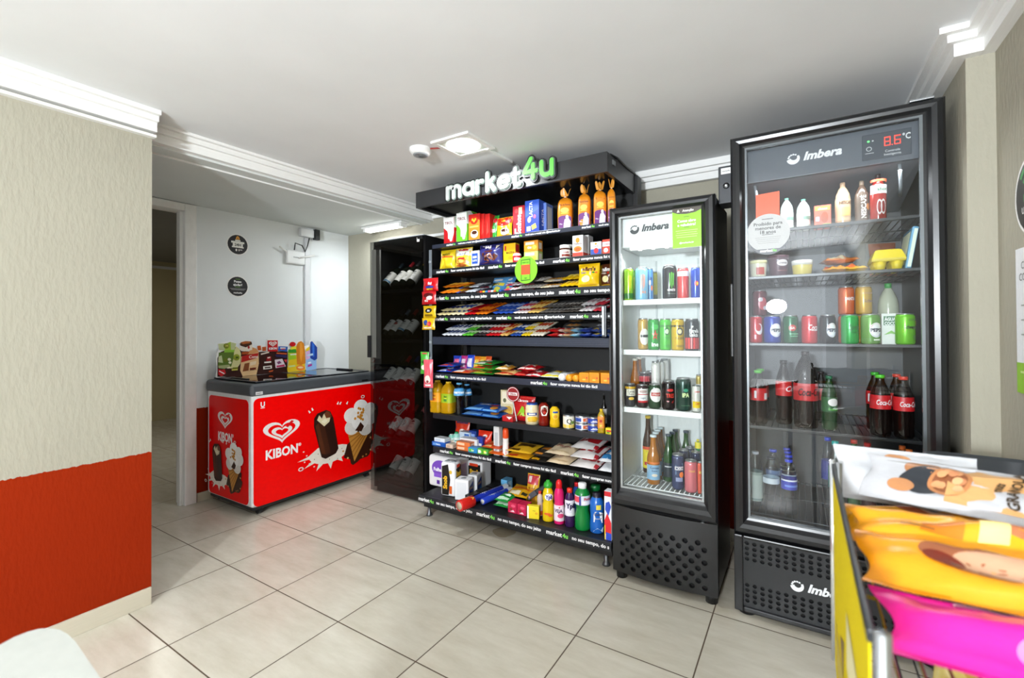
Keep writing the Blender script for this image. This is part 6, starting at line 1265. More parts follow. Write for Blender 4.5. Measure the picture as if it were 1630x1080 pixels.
roll_pack(202, 300, 130, 'tall paper roll pack with black and gold lettering in front of the purple one', [('p', '171310', [(0.0, 0), (0.6, 0), (0.75, 0.5), (0.55, 1), (0.0, 0.92)]), ('tv', 'E8B41E', 0.28, 0.4, 0.34, 'Snob', 0.5, 0.05), ('r', 'D8601E', 0.66, 0.05, 0.9, 0.3), ('e', 'E0B83A', 0.78, 0.75, 0.13, 0.06)], [('p', '171310', [(0.1, 0.45), (1, 0.55), (1, 0.95), (0.1, 0.85)]), ('t', 'E8B41E', 0.55, 0.68, 0.17, 'Snob', 0.9, 0.06), ('r', 'D8401E', 0.2, 0.88, 0.8, 0.98), ('r', 'E8DCC8', 0.2, 0.1, 0.9, 0.4)], 1.07, 0.09, 0.02, 8)
roll_pack(400, 512, 120, 'paper roll pack with black and gold lettering behind the small packs', [('p', '171310', [(0, 0.3), (1, 0.4), (1, 0.95), (0, 0.85)]), ('t', 'E8B41E', 0.5, 0.62, 0.17, 'Snob', 0.9, 0.06), ('r', 'D8401E', 0.1, 0.85, 0.8, 0.97)], [], 1.30, 0.12, 0.02)
for xl, xr, yt, lab, Y in ((312, 402, 262, 'small white napkin pack with a blue front at the edge of the base shelf', 1.06), (408, 470, 226, 'small white napkin pack with a blue front behind the front one', 1.17)):
    roll_pack(xl, xr, yt, lab, [('r', 'E0E2E6', 0.1, 0.1, 0.9, 0.9)], [('p', '1E3A8A', [(0.05, 0.62), (1, 0.85), (1, 0.35), (0.05, 0.12)]), ('t', 'C8A06A', 0.5, 0.56, 0.14, 'Snob', 0.8, 0.05), ('p', '2A8AD0', [(0.05, 0.12), (1, 0.35), (1, 0.2), (0.05, 0.04)])], Y, 0.085, 0.008, 14, 1, 'napkin_pack', 'napkins')
def roll(p0, p1, r, col, dec, lab, endc='C8C4B8', name='foil_roll', core=None):
    p0, p1 = Vector(p0), Vector(p1); L = (p1-p0).length
    g = Geo(); g.lathe([(r*0.96, 0), (r, 0.002), (r, L-0.002), (r*0.96, L)], M(col, 0.3), 20); decals(g, Round(r, 0, L, span=pi*r), dec)
    o = g.build(name, None, lab, 'roll'); o.location = p0
    zq = (p1-p0).normalized(); up = Vector((0, 0, 1)); yq = (-(up-zq*up.dot(zq))).normalized(); xq = yq.cross(zq)
    mt = Matrix((xq, yq, zq)).transposed(); o.rotation_euler = mt.to_euler()
    for zz in (0.0, L): Geo().lathe([(r*0.7, zz-0.0012), (r*0.7, zz+0.0012)], M(endc, 0.5), 18).build('roll_end', o)
    return o
zb = lay('b')
def onz(x, y, z): p = at(x, y, 2, z); return (p.x, p.y, p.z)
roll(onz(754, 796, zb+0.028), onz(806, 775, zb+0.028), 0.021, '2438B0', [('tv', 'E8ECF8', 0.4, 0.5, 0.34, 'Papel Alumínio', 0.8, 0.02), ('r', 'E0E4E8', 0, 0.84, 1, 1)], 'blue foil roll at the back of the base shelf beside the napkins')
roll(onz(768, 799, zb+0.026), onz(813, 780, zb+0.026), 0.020, '2A44C0', [('tv', 'E8ECF8', 0.4, 0.5, 0.34, 'Papel Filme', 0.7, 0.02), ('r', 'E0E4E8', 0, 0.84, 1, 1)], 'blue film roll in front of the other blue roll')
roll(onz(731, 806, zb+0.040), onz(752, 798, zb+0.040), 0.034, 'D0201A', [('p', 'E89A1E', [(0.2, 0.4), (0.5, 0.3), (0.8, 0.5), (0.6, 0.7), (0.3, 0.8)]), ('p', 'E89A1E', [(0.3, 0.1), (0.6, 0.15), (0.5, 0.25)]), ('p', 'E8C04A', [(0.6, 0.75), (0.8, 0.8), (0.7, 0.95)])], 'red and orange paper roll lying across the edge of the base shelf', 'B8A890', 'foil_roll')
for k, (x, Y, lab, c2) in enumerate(((1.705, 1.03, 'black box with a white figure at the edge of the base shelf', 'E8E8E8'), (1.712, 1.13, 'black box lying behind the one at the edge of the base shelf', 'B8B8B8'), (1.72, 1.24, 'black box with red print at the back of the base shelf', 'C83A3A'))):
    g = carton_geo(0.05, 0.09, 0.055, '141416', [('p', c2, [(0.3, 0.2), (0.45, 0.8), (0.55, 0.8), (0.5, 0.2)]), ('r', c2, 0.62, 0.55, 0.9, 0.8)], [('r', c2, 0.1, 0.3, 0.3, 0.7)]); g.build('insecticide_box', None, lab, 'box', None, None, (x, Y, zb), (0, 0, radians(-6)))
g = carton_geo(0.05, 0.07, 0.07, '6AB0DC', [('r', 'C8E4F4', 0.1, 0.2, 0.9, 0.5)], [('r', 'B8DCF0', 0.2, 0.2, 0.8, 0.8)]); g.build('sponge_box', None, 'light blue box at the back of the base shelf behind the black boxes', 'box', None, None, (1.76, 1.36, zb))
for k, (xl, xr, lab) in enumerate(((596, 706, 'green soap pack at the bottom of its pair on the base shelf'), (604, 708, 'green soap pack on top of its pair on the base shelf'))):
    flat(Z, xl, xr, 'b', 'soap_pack', lab, 'soap pack', '1E8A3A', [('r', 'C8E8CC', 0.1, 0.1, 0.9, 0.3), ('r', 'E8F4E8', 0.2, 0.45, 0.8, 0.6)], L=0.13, t=0.032, z=0.033*k, Y=1.07)
for k, (xl, xr, lab) in enumerate(((710, 776, 'pink and red sponge pack beside the green soap on the base shelf'), (780, 846, 'pink and red sponge pack next to the yellow box on the base shelf'))):
    carton(Z, xl, xr, 0, 'b', 'sponge_pack', lab, 'sponge pack', 'C81E4A', [('p', 'F0D0D8', [(0.2, 0.1), (0.6, 0.3), (0.8, 0.1)]), ('p', '8A3A2A', [(0.1, 0.4), (0.5, 0.5), (0.4, 0.2)]), ('e', 'E85A7A', 0.6, 0.7, 0.25, 0.15)], (), 0.07, 1.06, h=0.062)
flat(Z, 690, 850, 'b', 'cloth_pack', 'yellow cleaning cloth pack lying behind the pink packs', 'cloth pack', 'E0A81A', [('r', 'C8601E', 0.1, 0.5, 0.9, 0.7), ('r', 'F2E8C8', 0.15, 0.1, 0.6, 0.35), ('r', '3A3A2A', 0.7, 0.1, 0.95, 0.3)], L=0.14, t=0.03, z=0.045, Y=1.16, pitch=-80)
bag(Z, 846, 940, 226, 'b', 'sponge_pack', 'tall yellow and pink sponge pack leaning at the back of the base shelf', 'sponge pack', 'DDAA1E', [('r', 'C83A4A', 0.06, 0.66, 0.94, 0.97), ('r', 'E8D8D0', 0.15, 0.72, 0.4, 0.92), ('r', 'B8721A', 0.2, 0.1, 0.8, 0.5), ('t', '8A2A10', 0.5, 0.55, 0.06, 'esponja', 0.7)], 0.04, 1.24, lean=-10)
g = carton_geo(0.075, 0.12, 0.03, '5A5A60', [('e', 'D0A0A8', 0.2, 0.5, 0.1, 0.3)], [('r', '8A8A90', 0.1, 0.2, 0.9, 0.8)], top='6A6A70'); p = at(*cr(Z, 905, 420), 1, 1.17); g.build('brush_pack', None, 'grey brush pack tilted between the yellow packs and the bottles', 'brush pack', None, None, (p.x-0.02, 1.20, zb+0.06), (0, radians(-38), 0))
carton(Z, 862, 944, 462, 'b', 'bleach_box', 'bright yellow box with a white edge at the front of the base shelf', 'box', 'EDD31E', [('r', 'F4F2EC', 0, 0, 0.14, 1), ('t', '8A6A10', 0.6, 0.66, 0.08, 'limpa', 0.6, 0.02), ('e', 'E0A81A', 0.8, 0.45, 0.12, 0.1)], (), 0.03, 1.05, rz=16)
bottle(Z, 936, 978, 330, 'b', 'clean', 'cleaner_bottle', 'clear bottle with orange liquid and a red cap behind the yellow detergent', 'cleaning bottle', 'D8B4A0', cap='D83A2A', lab=(0.5, 0.78, 'C8B8B0', []), Y=1.10, dec=[('r', 'D8501E', 0, 0.05, 1, 0.2)], cap_h=0.1)
bottle(Z, 978, 1060, 262, 'b', 'clean', 'detergent_bottle', 'yellow detergent bottle with a green cap on the base shelf', 'cleaning bottle', 'E0C010', Y=1.05, cap='2E9A2E', cap_prof=[(0.5, 0.82), (0.80, 0.83), (0.80, 0.89), (0.62, 0.95), (0.36, 0.965), (0.34, 1.0)], lab=(0.52, 0.72, 'E0C422', [('e', 'F0EEF4', 0.5, 0.5, 0.24, 0.42), ('t', '2A2A8A', 0.5, 0.5, 0.45, 'Ypê', 0.4, 0.05)]), dec=[('e', 'E0601A', 0.4, 0.2, 0.2, 0.03), ('e', 'E0601A', 0.6, 0.16, 0.15, 0.03)])
bottle(Z, 1064, 1140, 258, 'b', 'clean', 'cleaner_bottle', 'pink cleaner bottle with a red dome cap on the base shelf', 'cleaning bottle', 'D81E6A', Y=1.05, cap='D8181E', cap_prof=[(0.5, 0.78), (0.62, 0.79), (0.60, 0.92), (0.5, 0.965), (0.25, 1.0)], lab=(0.08, 0.44, 'EDDEE6', [('t', '4A2A5A', 0.4, 0.66, 0.2, 'VEJA', 0.5, 0.04), ('e', 'E04A7A', 0.55, 0.35, 0.2, 0.14), ('p', 'C8102A', [(0.4, 0.86), (0.5, 0.94), (0.5, 0.82)])]))
bottle(Z, 1146, 1220, 302, 'b', 'clean', 'detergent_bottle', 'purple softener bottle with a red cap on the base shelf', 'cleaning bottle', '34184A', Y=1.05, cap='D8301E', cap_h=0.12, lab=(0.28, 0.66, 'E4E0EC', [('p', '4A1E6A', [(0, 0), (1, 0), (1, 0.35), (0.5, 0.45), (0, 0.3)]), ('t', '2A1A4A', 0.5, 0.66, 0.3, 'Ypê', 0.6, 0.05), ('r', 'F0EEF4', 0.25, 0.1, 0.6, 0.2)]))
bottle(Z, 1206, 1266, 262, 'b', 'clean', 'cleaner_bottle', 'blue bottle with a red cap behind the green disinfectant', 'cleaning bottle', '1E5AC8', Y=1.19, cap='D82028', cap_h=0.14)
bottle(Z, 1222, 1338, 268, 'b', 'pine', 'disinfectant_bottle', 'big green disinfectant bottle with a white cap on the base shelf', 'cleaning bottle', '0F7A34', Y=1.04, cap='F0F0F0', cap_h=0.13, cap_r=0.023, lab=(0.55, 0.75, 'D8DCE8', [('r', 'E04A5A', 0.0, 0.3, 0.3, 0.9), ('r', '2A3A8A', 0.3, 0.0, 0.38, 1), ('t', 'C83A4A', 0.66, 0.68, 0.26, 'Pinho', 0.4, 0.04), ('r', 'F4F4F8', 0.42, 0.1, 0.95, 0.45)]), rough=0.15)
bottle(Z, 1336, 1420, 300, 'b', 'pine', 'disinfectant_bottle', 'green bottle with a wide cap standing behind the blue softener', 'cleaning bottle', '0E6A30', Y=1.2, cap='0F6A32', cap_h=0.2, cap_r=0.03)
bottle(Z, 1336, 1444, 358, 'b', 'squeeze', 'softener_bottle', 'blue softener bottle with a dark cap on the base shelf', 'cleaning bottle', '1E62B8', Y=1.05, cap='1A1626', cap_prof=[(0.62, 0.80), (0.64, 0.82), (0.58, 1.0)], dec=[('r', 'E0D04A', 0.40, 0.62, 0.62, 0.74), ('p', 'E8EEF4', [(0.28, 0.3), (0.7, 0.28), (0.72, 0.52), (0.6, 0.56), (0.36, 0.57), (0.28, 0.5)]), ('t', '2A3A6A', 0.5, 0.5, 0.055, 'Comfort', 0.4, 0.04), ('r', '8A98B0', 0.36, 0.38, 0.64, 0.41), ('p', 'C8E4F8', [(0.25, 0.06), (0.45, 0.16), (0.6, 0.1), (0.75, 0.18), (0.7, 0.04)])], rough=0.2)
o = carton(Z, 1446, 1500, 310, 'b', 'washing_powder_box', 'white red and blue washing powder box at the fridge end of the base shelf', 'box', 'E4E6EC', [('p', 'D8202A', [(0, 0.12), (1, 0.12), (1, 0.36), (0.4, 0.55), (0, 0.4)]), ('p', '2A4AC0', [(0.2, 0), (1, 0), (1, 0.14), (0.2, 0.16)]), ('p', '2A4AB8', [(0.1, 0.62), (0.6, 0.5), (1, 0.7), (0.7, 0.8), (0.2, 0.76)]), ('p', 'E8C81E', [(0, 0), (0.14, 0), (0.12, 0.3), (0, 0.3)]), ('r', 'C8202A', 0, 0.9, 1, 1)], (), 0.05, 1.02)

# ---- hanging strip with sweets at the end of the shelving
t = thing('clip_strip', 'grey plastic clip strip hanging at the end of the shelving', 'clip strip', (1.335, SY-0.012, 0.76))
g = Geo(); g.box(-0.012, 0.012, 0.004, 0.007, 0, 1.03, M('6E757C', 0.35)); g.build('strip', t)
for k in range(9): Geo().box(-0.010, 0.010, -0.001, 0.003, 0.06+k*0.11, 0.075+k*0.11, M('9AA2A8', 0.3), 0.001).build('clip', t)
def hang(xl, xr, yt, yb, col, dec, lab, y0=320, rz=0, dy=0.0, name='candy_bag'):
    Y = SY-0.035-dy
    a, b, tz = span(y0, xl, xr, yt, Y); bz = at(*cr(y0, (xl+xr)/2, yb), 1, Y).z
    pillow_geo(b-a, tz-bz, 0.028, col, dec, nseed(), slump=0.4).build(name, None, lab, 'candy bag', None, None, ((a+b)/2, Y, bz), (0, 0, radians(rz)))
hang(66, 180, 590, 690, 'C8141E', [('t', 'F0F0F4', 0.5, 0.6, 0.2, 'fini', 0.6, 0.05), ('e', '2A3A9A', 0.5, 0.32, 0.3, 0.1), ('t', 'E8C81E', 0.5, 0.16, 0.12, 'AMORA', 0.7, 0.04)], 'red candy bag hanging at the top of the clip strip')
hang(56, 164, 692, 790, 'B8121A', [('e', '5A1014', 0.5, 0.7, 0.36, 0.2), ('e', 'E8D8D8', 0.62, 0.5, 0.2, 0.16), ('t', 'F0F0F0', 0.4, 0.3, 0.2, 'oG', 0.5, 0.04)], 'red candy bag with a dark window hanging under the first', dy=0.03)
hang(66, 164, 130, 222, 'E2B814', [('e', '1E1E28', 0.5, 0.6, 0.26, 0.2), ('t', 'F4F4F4', 0.5, 0.6, 0.16, 'fini', 0.4, 0.04), ('r', '8A6A10', 0.2, 0.12, 0.8, 0.3)], 'yellow candy bag with a dark oval hanging on the clip strip', y0=460)
hang(58, 156, 224, 312, 'DDB010', [('e', '2A4A9A', 0.35, 0.6, 0.16, 0.24), ('e', 'C83A3A', 0.65, 0.5, 0.14, 0.22), ('r', 'F0E8D8', 0.2, 0.1, 0.8, 0.22)], 'yellow candy bag with a colourful window hanging under the other', y0=460, dy=0.03)
hang(50, 106, 482, 650, '4AAE3A', [('e', 'E8F4D8', 0.5, 0.3, 0.3, 0.12), ('e', '1E5A1A', 0.5, 0.55, 0.3, 0.08), ('r', 'C83A4A', 0.2, 0.9, 0.8, 0.97)], 'slim green candy pouch at the foot of the clip strip', y0=460, rz=10)
hang(74, 136, 540, 755, 'E05A6A', [('e', 'F0D8D0', 0.5, 0.3, 0.3, 0.14), ('r', 'E8E8E8', 0.2, 0.04, 0.8, 0.12), ('e', '8A3A3A', 0.5, 0.22, 0.14, 0.05)], 'slim pink candy pouch overlapping the green one', y0=460, rz=10, dy=0.03)

# ------------------------------------------------------------------ inside the narrow fridge
def inside(x, r):
    lo, hi = (2.7115, 3.1245) if x < 3.2 else (3.2715, 3.8965)
    return min(max(x, lo+r), hi-r)
def under(t, zs, x):
    zz = sorted(F1S if x < 3.2 else F2S); up = [z for z in zz if z > zs+0.15]
    return min(t, up[0]-0.03) if up else t
def fit_can(xl, xr, yt, zs, Y, label, col, dec=(), name='drink_can', h=None, cat='drink can', rz=30, **k):
    yc = (yt+20)
    a = at(xl, yc, 1, Y+0.02); b = at(xr, yc, 1, Y+0.02); r = min((b.x-a.x)/2, 0.036)
    cx = inside((a.x+b.x)/2, r); t = at((xl+xr)/2, yt, 1, Y+r).z
    if cat == 'beer can' or cat == 'drink can': t = min(t, zs+0.17)
    t = under(t, zs, cx)
    return can_at((cx, Y+r, zs+0.0015), r, h or max(t-zs, 0.09), label, cat, col, dec, rz=rz, name=name, **k)
Z1, Z2, Z3, Z4 = F1S
CLAW = [('p', 'X', [(0.40, 0.85), (0.44, 0.85), (0.45, 0.45), (0.42, 0.35)]), ('p', 'X', [(0.48, 0.88), (0.52, 0.88), (0.52, 0.38), (0.49, 0.25)]), ('p', 'X', [(0.56, 0.85), (0.60, 0.85), (0.58, 0.35), (0.55, 0.45)])]
def claw(c): return [('p', c, i[2]) for i in CLAW]
fit_can(986.5, 1001.5, 424, Z1, 1.03, 'tall yellow green energy can beside the fridge wall on the top rack', '8AB82A', claw('E8D82A')+[('r', '2A6A2A', 0, 0, 1, 0.2)])
fit_can(1000, 1010.5, 426, Z1, 1.12, 'tall green energy can half hidden behind the pale blue can', '5AA83A', claw('E8D82A'))
fit_can(1010.5, 1030, 424.5, Z1, 1.03, 'tall pale blue energy can with orange claw marks on the top rack', '7AB8D8', claw('E8823A')+[('t', 'E8823A', 0.5, 0.22, 0.08, 'JUICE', 0.3, 0.03)])
fit_can(1030, 1040, 428, Z1, 1.11, 'tall blue patterned energy can behind the pale blue one', '4A8AC8', [('e', 'E8E8F0', 0.4, 0.6, 0.1, 0.1), ('e', 'E87A3A', 0.6, 0.4, 0.1, 0.1), ('e', '2A3A6A', 0.5, 0.75, 0.1, 0.06)])
fit_can(1038, 1047, 433, Z1, 1.2, 'olive and gold energy can at the back of the top rack', '9A9A2A', [('r', '3A4A3A', 0, 0, 1, 0.2)])
fit_can(1053.5, 1076, 422, Z1, 1.03, 'tall black energy can with green claw marks on the top rack', '1A1C1E', claw('6ACE3A')+[('t', 'F0F0F0', 0.5, 0.25, 0.08, 'MONSTER', 0.36, 0.03), ('r', '5A6A5A', 0.3, 0.12, 0.7, 0.14)])
fit_can(1077.5, 1096, 427, Z1, 1.04, 'red energy can with a silver top on the top rack', 'D84A4A', [('r', 'D8DCE0', 0, 0.8, 1, 1), ('p', 'E86A6A', [(0.4, 0.1), (0.6, 0.1), (0.5, 0.75)])])
fit_can(1099.5, 1115, 426, Z1, 1.04, 'blue and silver energy can with a red mark at the door edge', '2A4AB0', [('p', 'C8CCD4', [(0.3, 0), (0.7, 0), (0.5, 0.5)]), ('e', 'D83A3A', 0.45, 0.5, 0.14, 0.1), ('e', 'E8C83A', 0.5, 0.5, 0.06, 0.06)])
fit_can(1015, 1031, 507.5, Z2, 1.06, 'gold and white beer can with a red crescent on the second rack', 'C8A04A', [('e', 'F0EEE8', 0.52, 0.42, 0.3, 0.32), ('p', 'C8281E', [(0.25, 0.4), (0.78, 0.4), (0.7, 0.2), (0.5, 0.12), (0.32, 0.2)]), ('r', '2A2A2A', 0.28, 0.4, 0.76, 0.5)], cat='beer can', name='beer_can')
fit_can(1030.5, 1049, 508, Z2, 1.03, 'green beer can with a red star on the second rack', '2A9A3E', [('p', 'D02A22', [(0.5+0.2*sin(2*pi*i/10)*(1 if i % 2 == 0 else 0.42), 0.5+0.22*cos(2*pi*i/10)*(1 if i % 2 == 0 else 0.42)) for i in range(10)]), ('t', 'FFFFFF', 0.5, 0.15, 0.16, 'ine', 0.4, 0.03), ('e', '3AB84E', 0.5, 0.82, 0.2, 0.1)], cat='beer can', name='beer_can')
fit_can(1049.5, 1067.5, 508, Z2, 1.03, 'light green beer can with a round badge on the second rack', '5ACB4A', [('r', '3A7A3A', 0, 0.82, 1, 0.9), ('e', '2A6A3A', 0.5, 0.65, 0.17, 0.15), ('e', 'C8F0C0', 0.5, 0.65, 0.1, 0.09), ('t', '2A6A3A', 0.5, 0.4, 0.09, 'PILS', 0.36), ('t', '2A6A3A', 0.5, 0.1, 0.07, 'LAGER', 0.3)], cat='beer can', name='beer_can')
fit_can(1068, 1088.5, 508, Z2, 1.03, 'yellow beer can with a round badge on the second rack', 'D8B41E', [('r', '3A3A2A', 0, 0.82, 1, 0.9), ('e', '3A3A2A', 0.5, 0.65, 0.17, 0.15), ('e', 'E8E0B0', 0.5, 0.65, 0.1, 0.09), ('t', '3A3A1A', 0.5, 0.4, 0.09, 'PILSEN', 0.4), ('t', '3A3A1A', 0.5, 0.1, 0.07, 'PILSEN', 0.3)], cat='beer can', name='beer_can')
fit_can(1089.5, 1112, 508, Z2, 1.03, 'charcoal and red beer can at the door edge of the second rack', '3E4246', [('r', 'D84A4A', 0, 0, 1, 0.42), ('t', 'F0F0F0', 0.5, 0.68, 0.13, 'Estrella', 0.44, 0.03), ('t', 'F0F0F0', 0.48, 0.53, 0.13, 'Galicia', 0.4, 0.03), ('e', 'F0F0F0', 0.42, 0.84, 0.04, 0.04)], cat='beer can', name='beer_can')
# third rack: cans in front, bottles and tall cans behind
for (xl, xr, yt, lab, col, dec) in ((994, 1010.5, 611, 'dark can with a cream label and yellow top on the third rack', '3A3A40', [('r', 'E8B82A', 0, 0.88, 1, 1), ('r', 'E8E4D4', 0.2, 0.5, 0.8, 0.86), ('t', '2A2A3A', 0.5, 0.74, 0.12, 'Corona', 0.4, 0.02), ('t', '2A2A3A', 0.5, 0.6, 0.1, 'Extra', 0.3), ('e', 'E0B84A', 0.5, 0.36, 0.16, 0.08)]),
    (1012, 1030.5, 613, 'white and red beer can on the third rack', '3A2A2C', [('r', 'F0EEEC', 0.2, 0.25, 0.8, 0.95), ('r', 'C8202A', 0.2, 0.2, 0.8, 0.3), ('e', 'C0A8A4', 0.5, 0.8, 0.2, 0.08), ('r', 'C8202A', 0.2, 0.62, 0.8, 0.66), ('t', '5A6A8A', 0.5, 0.46, 0.09, 'Lager', 0.44)]),
    (1031.5, 1051, 612, 'dark green beer can with a white cartouche on the third rack', '2A4A32', [('e', 'F2F0EE', 0.5, 0.62, 0.34, 0.36), ('r', 'B82A22', 0.25, 0.56, 0.75, 0.74), ('t', 'F2F0EE', 0.5, 0.65, 0.09, 'STELLA', 0.4, 0.02)]),
    (1053, 1073.5, 606, 'black beer can with red lettering on the third rack', '1E1416', [('t', 'E03A2A', 0.5, 0.52, 0.16, 'TRES', 0.4, 0.03), ('e', 'D83A3A', 0.5, 0.75, 0.16, 0.06), ('p', 'B8281E', [(0.3, 0.3), (0.4, 0.24), (0.45, 0.3)]), ('p', 'B8281E', [(0.55, 0.24), (0.7, 0.34), (0.62, 0.2)])]),
    (1075, 1099, 602, 'dark teal beer can with pale lettering on the third rack', '123A30', [('t', 'D8E8A8', 0.5, 0.52, 0.15, 'IPA', 0.3, 0.04), ('e', '3A9A7A', 0.5, 0.7, 0.1, 0.06), ('r', '4A7A5A', 0.3, 0.12, 0.7, 0.14)]),
    (1101.5, 1115, 614, 'white and yellow beer can at the door edge of the third rack', 'E4E4DC', [('r', 'E8C81E', 0.1, 0.12, 0.9, 0.42), ('p', '2A2A2A', [(0.3, 0.8), (0.36, 0.8), (0.7, 0.45), (0.64, 0.45)]), ('t', 'C8281E', 0.5, 0.32, 0.14, 'Orig', 0.3, 0.03), ('r', 'C8281E', 0.3, 0.84, 0.7, 0.88)])):
    fit_can(xl, xr, yt, Z3, 1.03, lab, col, dec, name='beer_can', cat='beer can')
def fbottle(xl, xr, yt, zs, Y, style, label, body, cat='beer bottle', name='beer_bottle', **k):
    a = at(xl, yt+30, 1, Y+0.03); b = at(xr, yt+30, 1, Y+0.03); r = (b.x-a.x)/2
    cx = inside((a.x+b.x)/2, r); t = under(at((xl+xr)/2, yt, 1, Y+r).z, zs, cx)
    return bottle_at((cx, Y+r, zs+0.0015), r, t-zs, style, name, label, cat, body, **k)
AMBER = M('9A5A12', 0.08)
for i, (xl, Y) in enumerate(((997, 1.12), (1003.5, 1.19))):
    fbottle(xl, xl+15, 571-2*i, Z3, Y, 'beer', ('amber beer bottle behind the cream labelled can', 'amber beer bottle at the back behind the cream labelled can')[i], AMBER, cap='D8D4C8', rz=20)
for i, (xl, Y) in enumerate(((1017, 1.12), (1027, 1.19))):
    fit_can(xl, xl+17, 574-i*2, Z3, Y, ('tall black and red can behind the white and red can', 'tall black and red can at the back behind the white and red can')[i], '2A1618', [('r', 'C8283A', 0, 0.8, 1, 1), ('r', 'C8283A', 0, 0.2, 1, 0.3), ('r', 'D8D0D0', 0.42, 0.45, 0.5, 0.7)], name='beer_can', cat='beer can')
for i, (xl, Y, lab) in enumerate(((1037, 1.11, 'slim white bottle in front of its row on the third rack'), (1044, 1.17, 'slim white bottle second in its row on the third rack'), (1051, 1.23, 'slim white bottle third in its row on the third rack'))):
    fit_can(xl, xl+13, 576-i*2, Z3, Y, lab, 'E8E8E4', [('r', 'C8C8C4', 0.3, 0.3, 0.7, 0.6)], name='drink_bottle', cat='drink bottle')
fit_can(1108, 1117, 572, Z3, 1.14, 'gold and white can behind the white and yellow one', 'B8A04A', [('r', 'E8E4DC', 0, 0.4, 1, 0.8)], name='beer_can', cat='beer can')
# bottom rack
fbottle(1023.5, 1040, 662, Z4, 1.22, 'beer', 'tall dark brown beer bottle with a yellow label on the bottom rack', M('3A2212', 0.08), cap='E0C040', lab=(0.08, 0.46, 'E8D42A', [('r', 'D8502A', 0, 0.86, 1, 1), ('p', '2A2A2A', [(0.3, 0.8), (0.36, 0.8), (0.7, 0.45), (0.64, 0.45)]), ('r', 'C8281E', 0.2, 0.15, 0.8, 0.3)]), rz=30)
GOLD = M('A8681A', 0.07)
for i, (xl, yt, Y) in enumerate(((1030, 692.5, 1.045), (1034.5, 688, 1.115), (1038.5, 684, 1.185), (1043.5, 680.5, 1.255))):
    fbottle(xl, xl+20-1.3*i, yt, Z4, Y, 'beer', ('clear beer bottle with a cream and blue label at the front of the bottom rack', 'clear beer bottle second in the row behind the labelled one', 'clear beer bottle third in the row on the bottom rack', 'clear beer bottle last in the row on the bottom rack')[i], GOLD, cap='D8E8F0', lab=(0.10, 0.40, '8AB4D4', [('p', 'F0E8D8', [(0.1, 0.45), (0.9, 0.45), (0.9, 0.98), (0.1, 0.98)]), ('t', '2A3A6A', 0.5, 0.82, 0.14, 'Corona', 0.44, 0.03), ('t', '2A3A6A', 0.5, 0.62, 0.12, 'Extra', 0.3, 0.02), ('e', 'E8DCC8', 0.5, 0.32, 0.14, 0.1)]), rz=25, dec=[('r', 'D8742A', 0, 0.42, 1, 0.46)])
DGREEN = M('1E4A1E', 0.07)
for i, (xl, yt, Y) in enumerate(((1056, 691.5, 1.13), (1062, 688, 1.19), (1067, 684, 1.25), (1084, 686, 1.24))):
    fbottle(xl, xl+17, yt, Z4, Y, 'beer', ('green beer bottle at the front of its short row', 'green beer bottle second in its short row', 'green beer bottle last in its short row', 'green beer bottle standing apart behind the navy cans')[i], DGREEN, cap='3A4A5A', lab=(0.1, 0.4, '20303A', [('r', 'D8D8D8', 0.2, 0.7, 0.8, 0.78)]), rz=25)
def lowcan(xl, xr, yt, Y, lab, col, dec, **k): fit_can(xl, xr, yt, Z4, Y, lab, col, dec, name='beer_can', cat='beer can', **k)
lowcan(1068.5, 1088, 723, 1.03, 'navy can with a pale blue shield and an orange on the bottom rack', '3A4468', [('p', '8AB4DC', [(0.3, 0.45), (0.62, 0.4), (0.7, 0.6), (0.66, 0.86), (0.3, 0.8)]), ('r', 'F0F0F4', 0.26, 0.62, 0.72, 0.74), ('t', '2A345A', 0.5, 0.68, 0.09, 'MOON', 0.4, 0.03), ('e', 'E8823A', 0.6, 0.46, 0.12, 0.1), ('r', '8A94B8', 0.3, 0.22, 0.66, 0.36)])
lowcan(1089, 1109.5, 733, 1.02, 'pink can with a gold mark on the bottom rack', 'D87880', [('t', 'C89A4A', 0.45, 0.78, 0.1, 'rosé', 0.3, 0.03)])
lowcan(1111, 1117.5, 736, 1.03, 'coral can at the door edge of the bottom rack', 'E0604A', [('r', 'D8A04A', 0.3, 0.7, 0.7, 0.8)])
for xl, yt, Y, lab in ((1080, 715, 1.13, 'navy can behind the pale blue shield can'), (1090, 711, 1.19, 'navy can at the back of the bottom rack'), (1099, 715, 1.12, 'navy can behind the pink can')):
    lowcan(xl, xl+16, yt, Y, lab, '2E3654', [('r', '5A6AA0', 0.3, 0.2, 0.7, 0.7)])
fbottle(1107.5, 1117, 700, Z4, 1.17, 'beer', 'rainbow striped bottle at the door edge of the bottom rack', M('2A8A4A', 0.1), cap='E8D83A', rz=10, dec=[('r', 'E8D83A', 0, 0.8, 1, 0.94), ('r', '2A6AB0', 0, 0.3, 1, 0.5)])

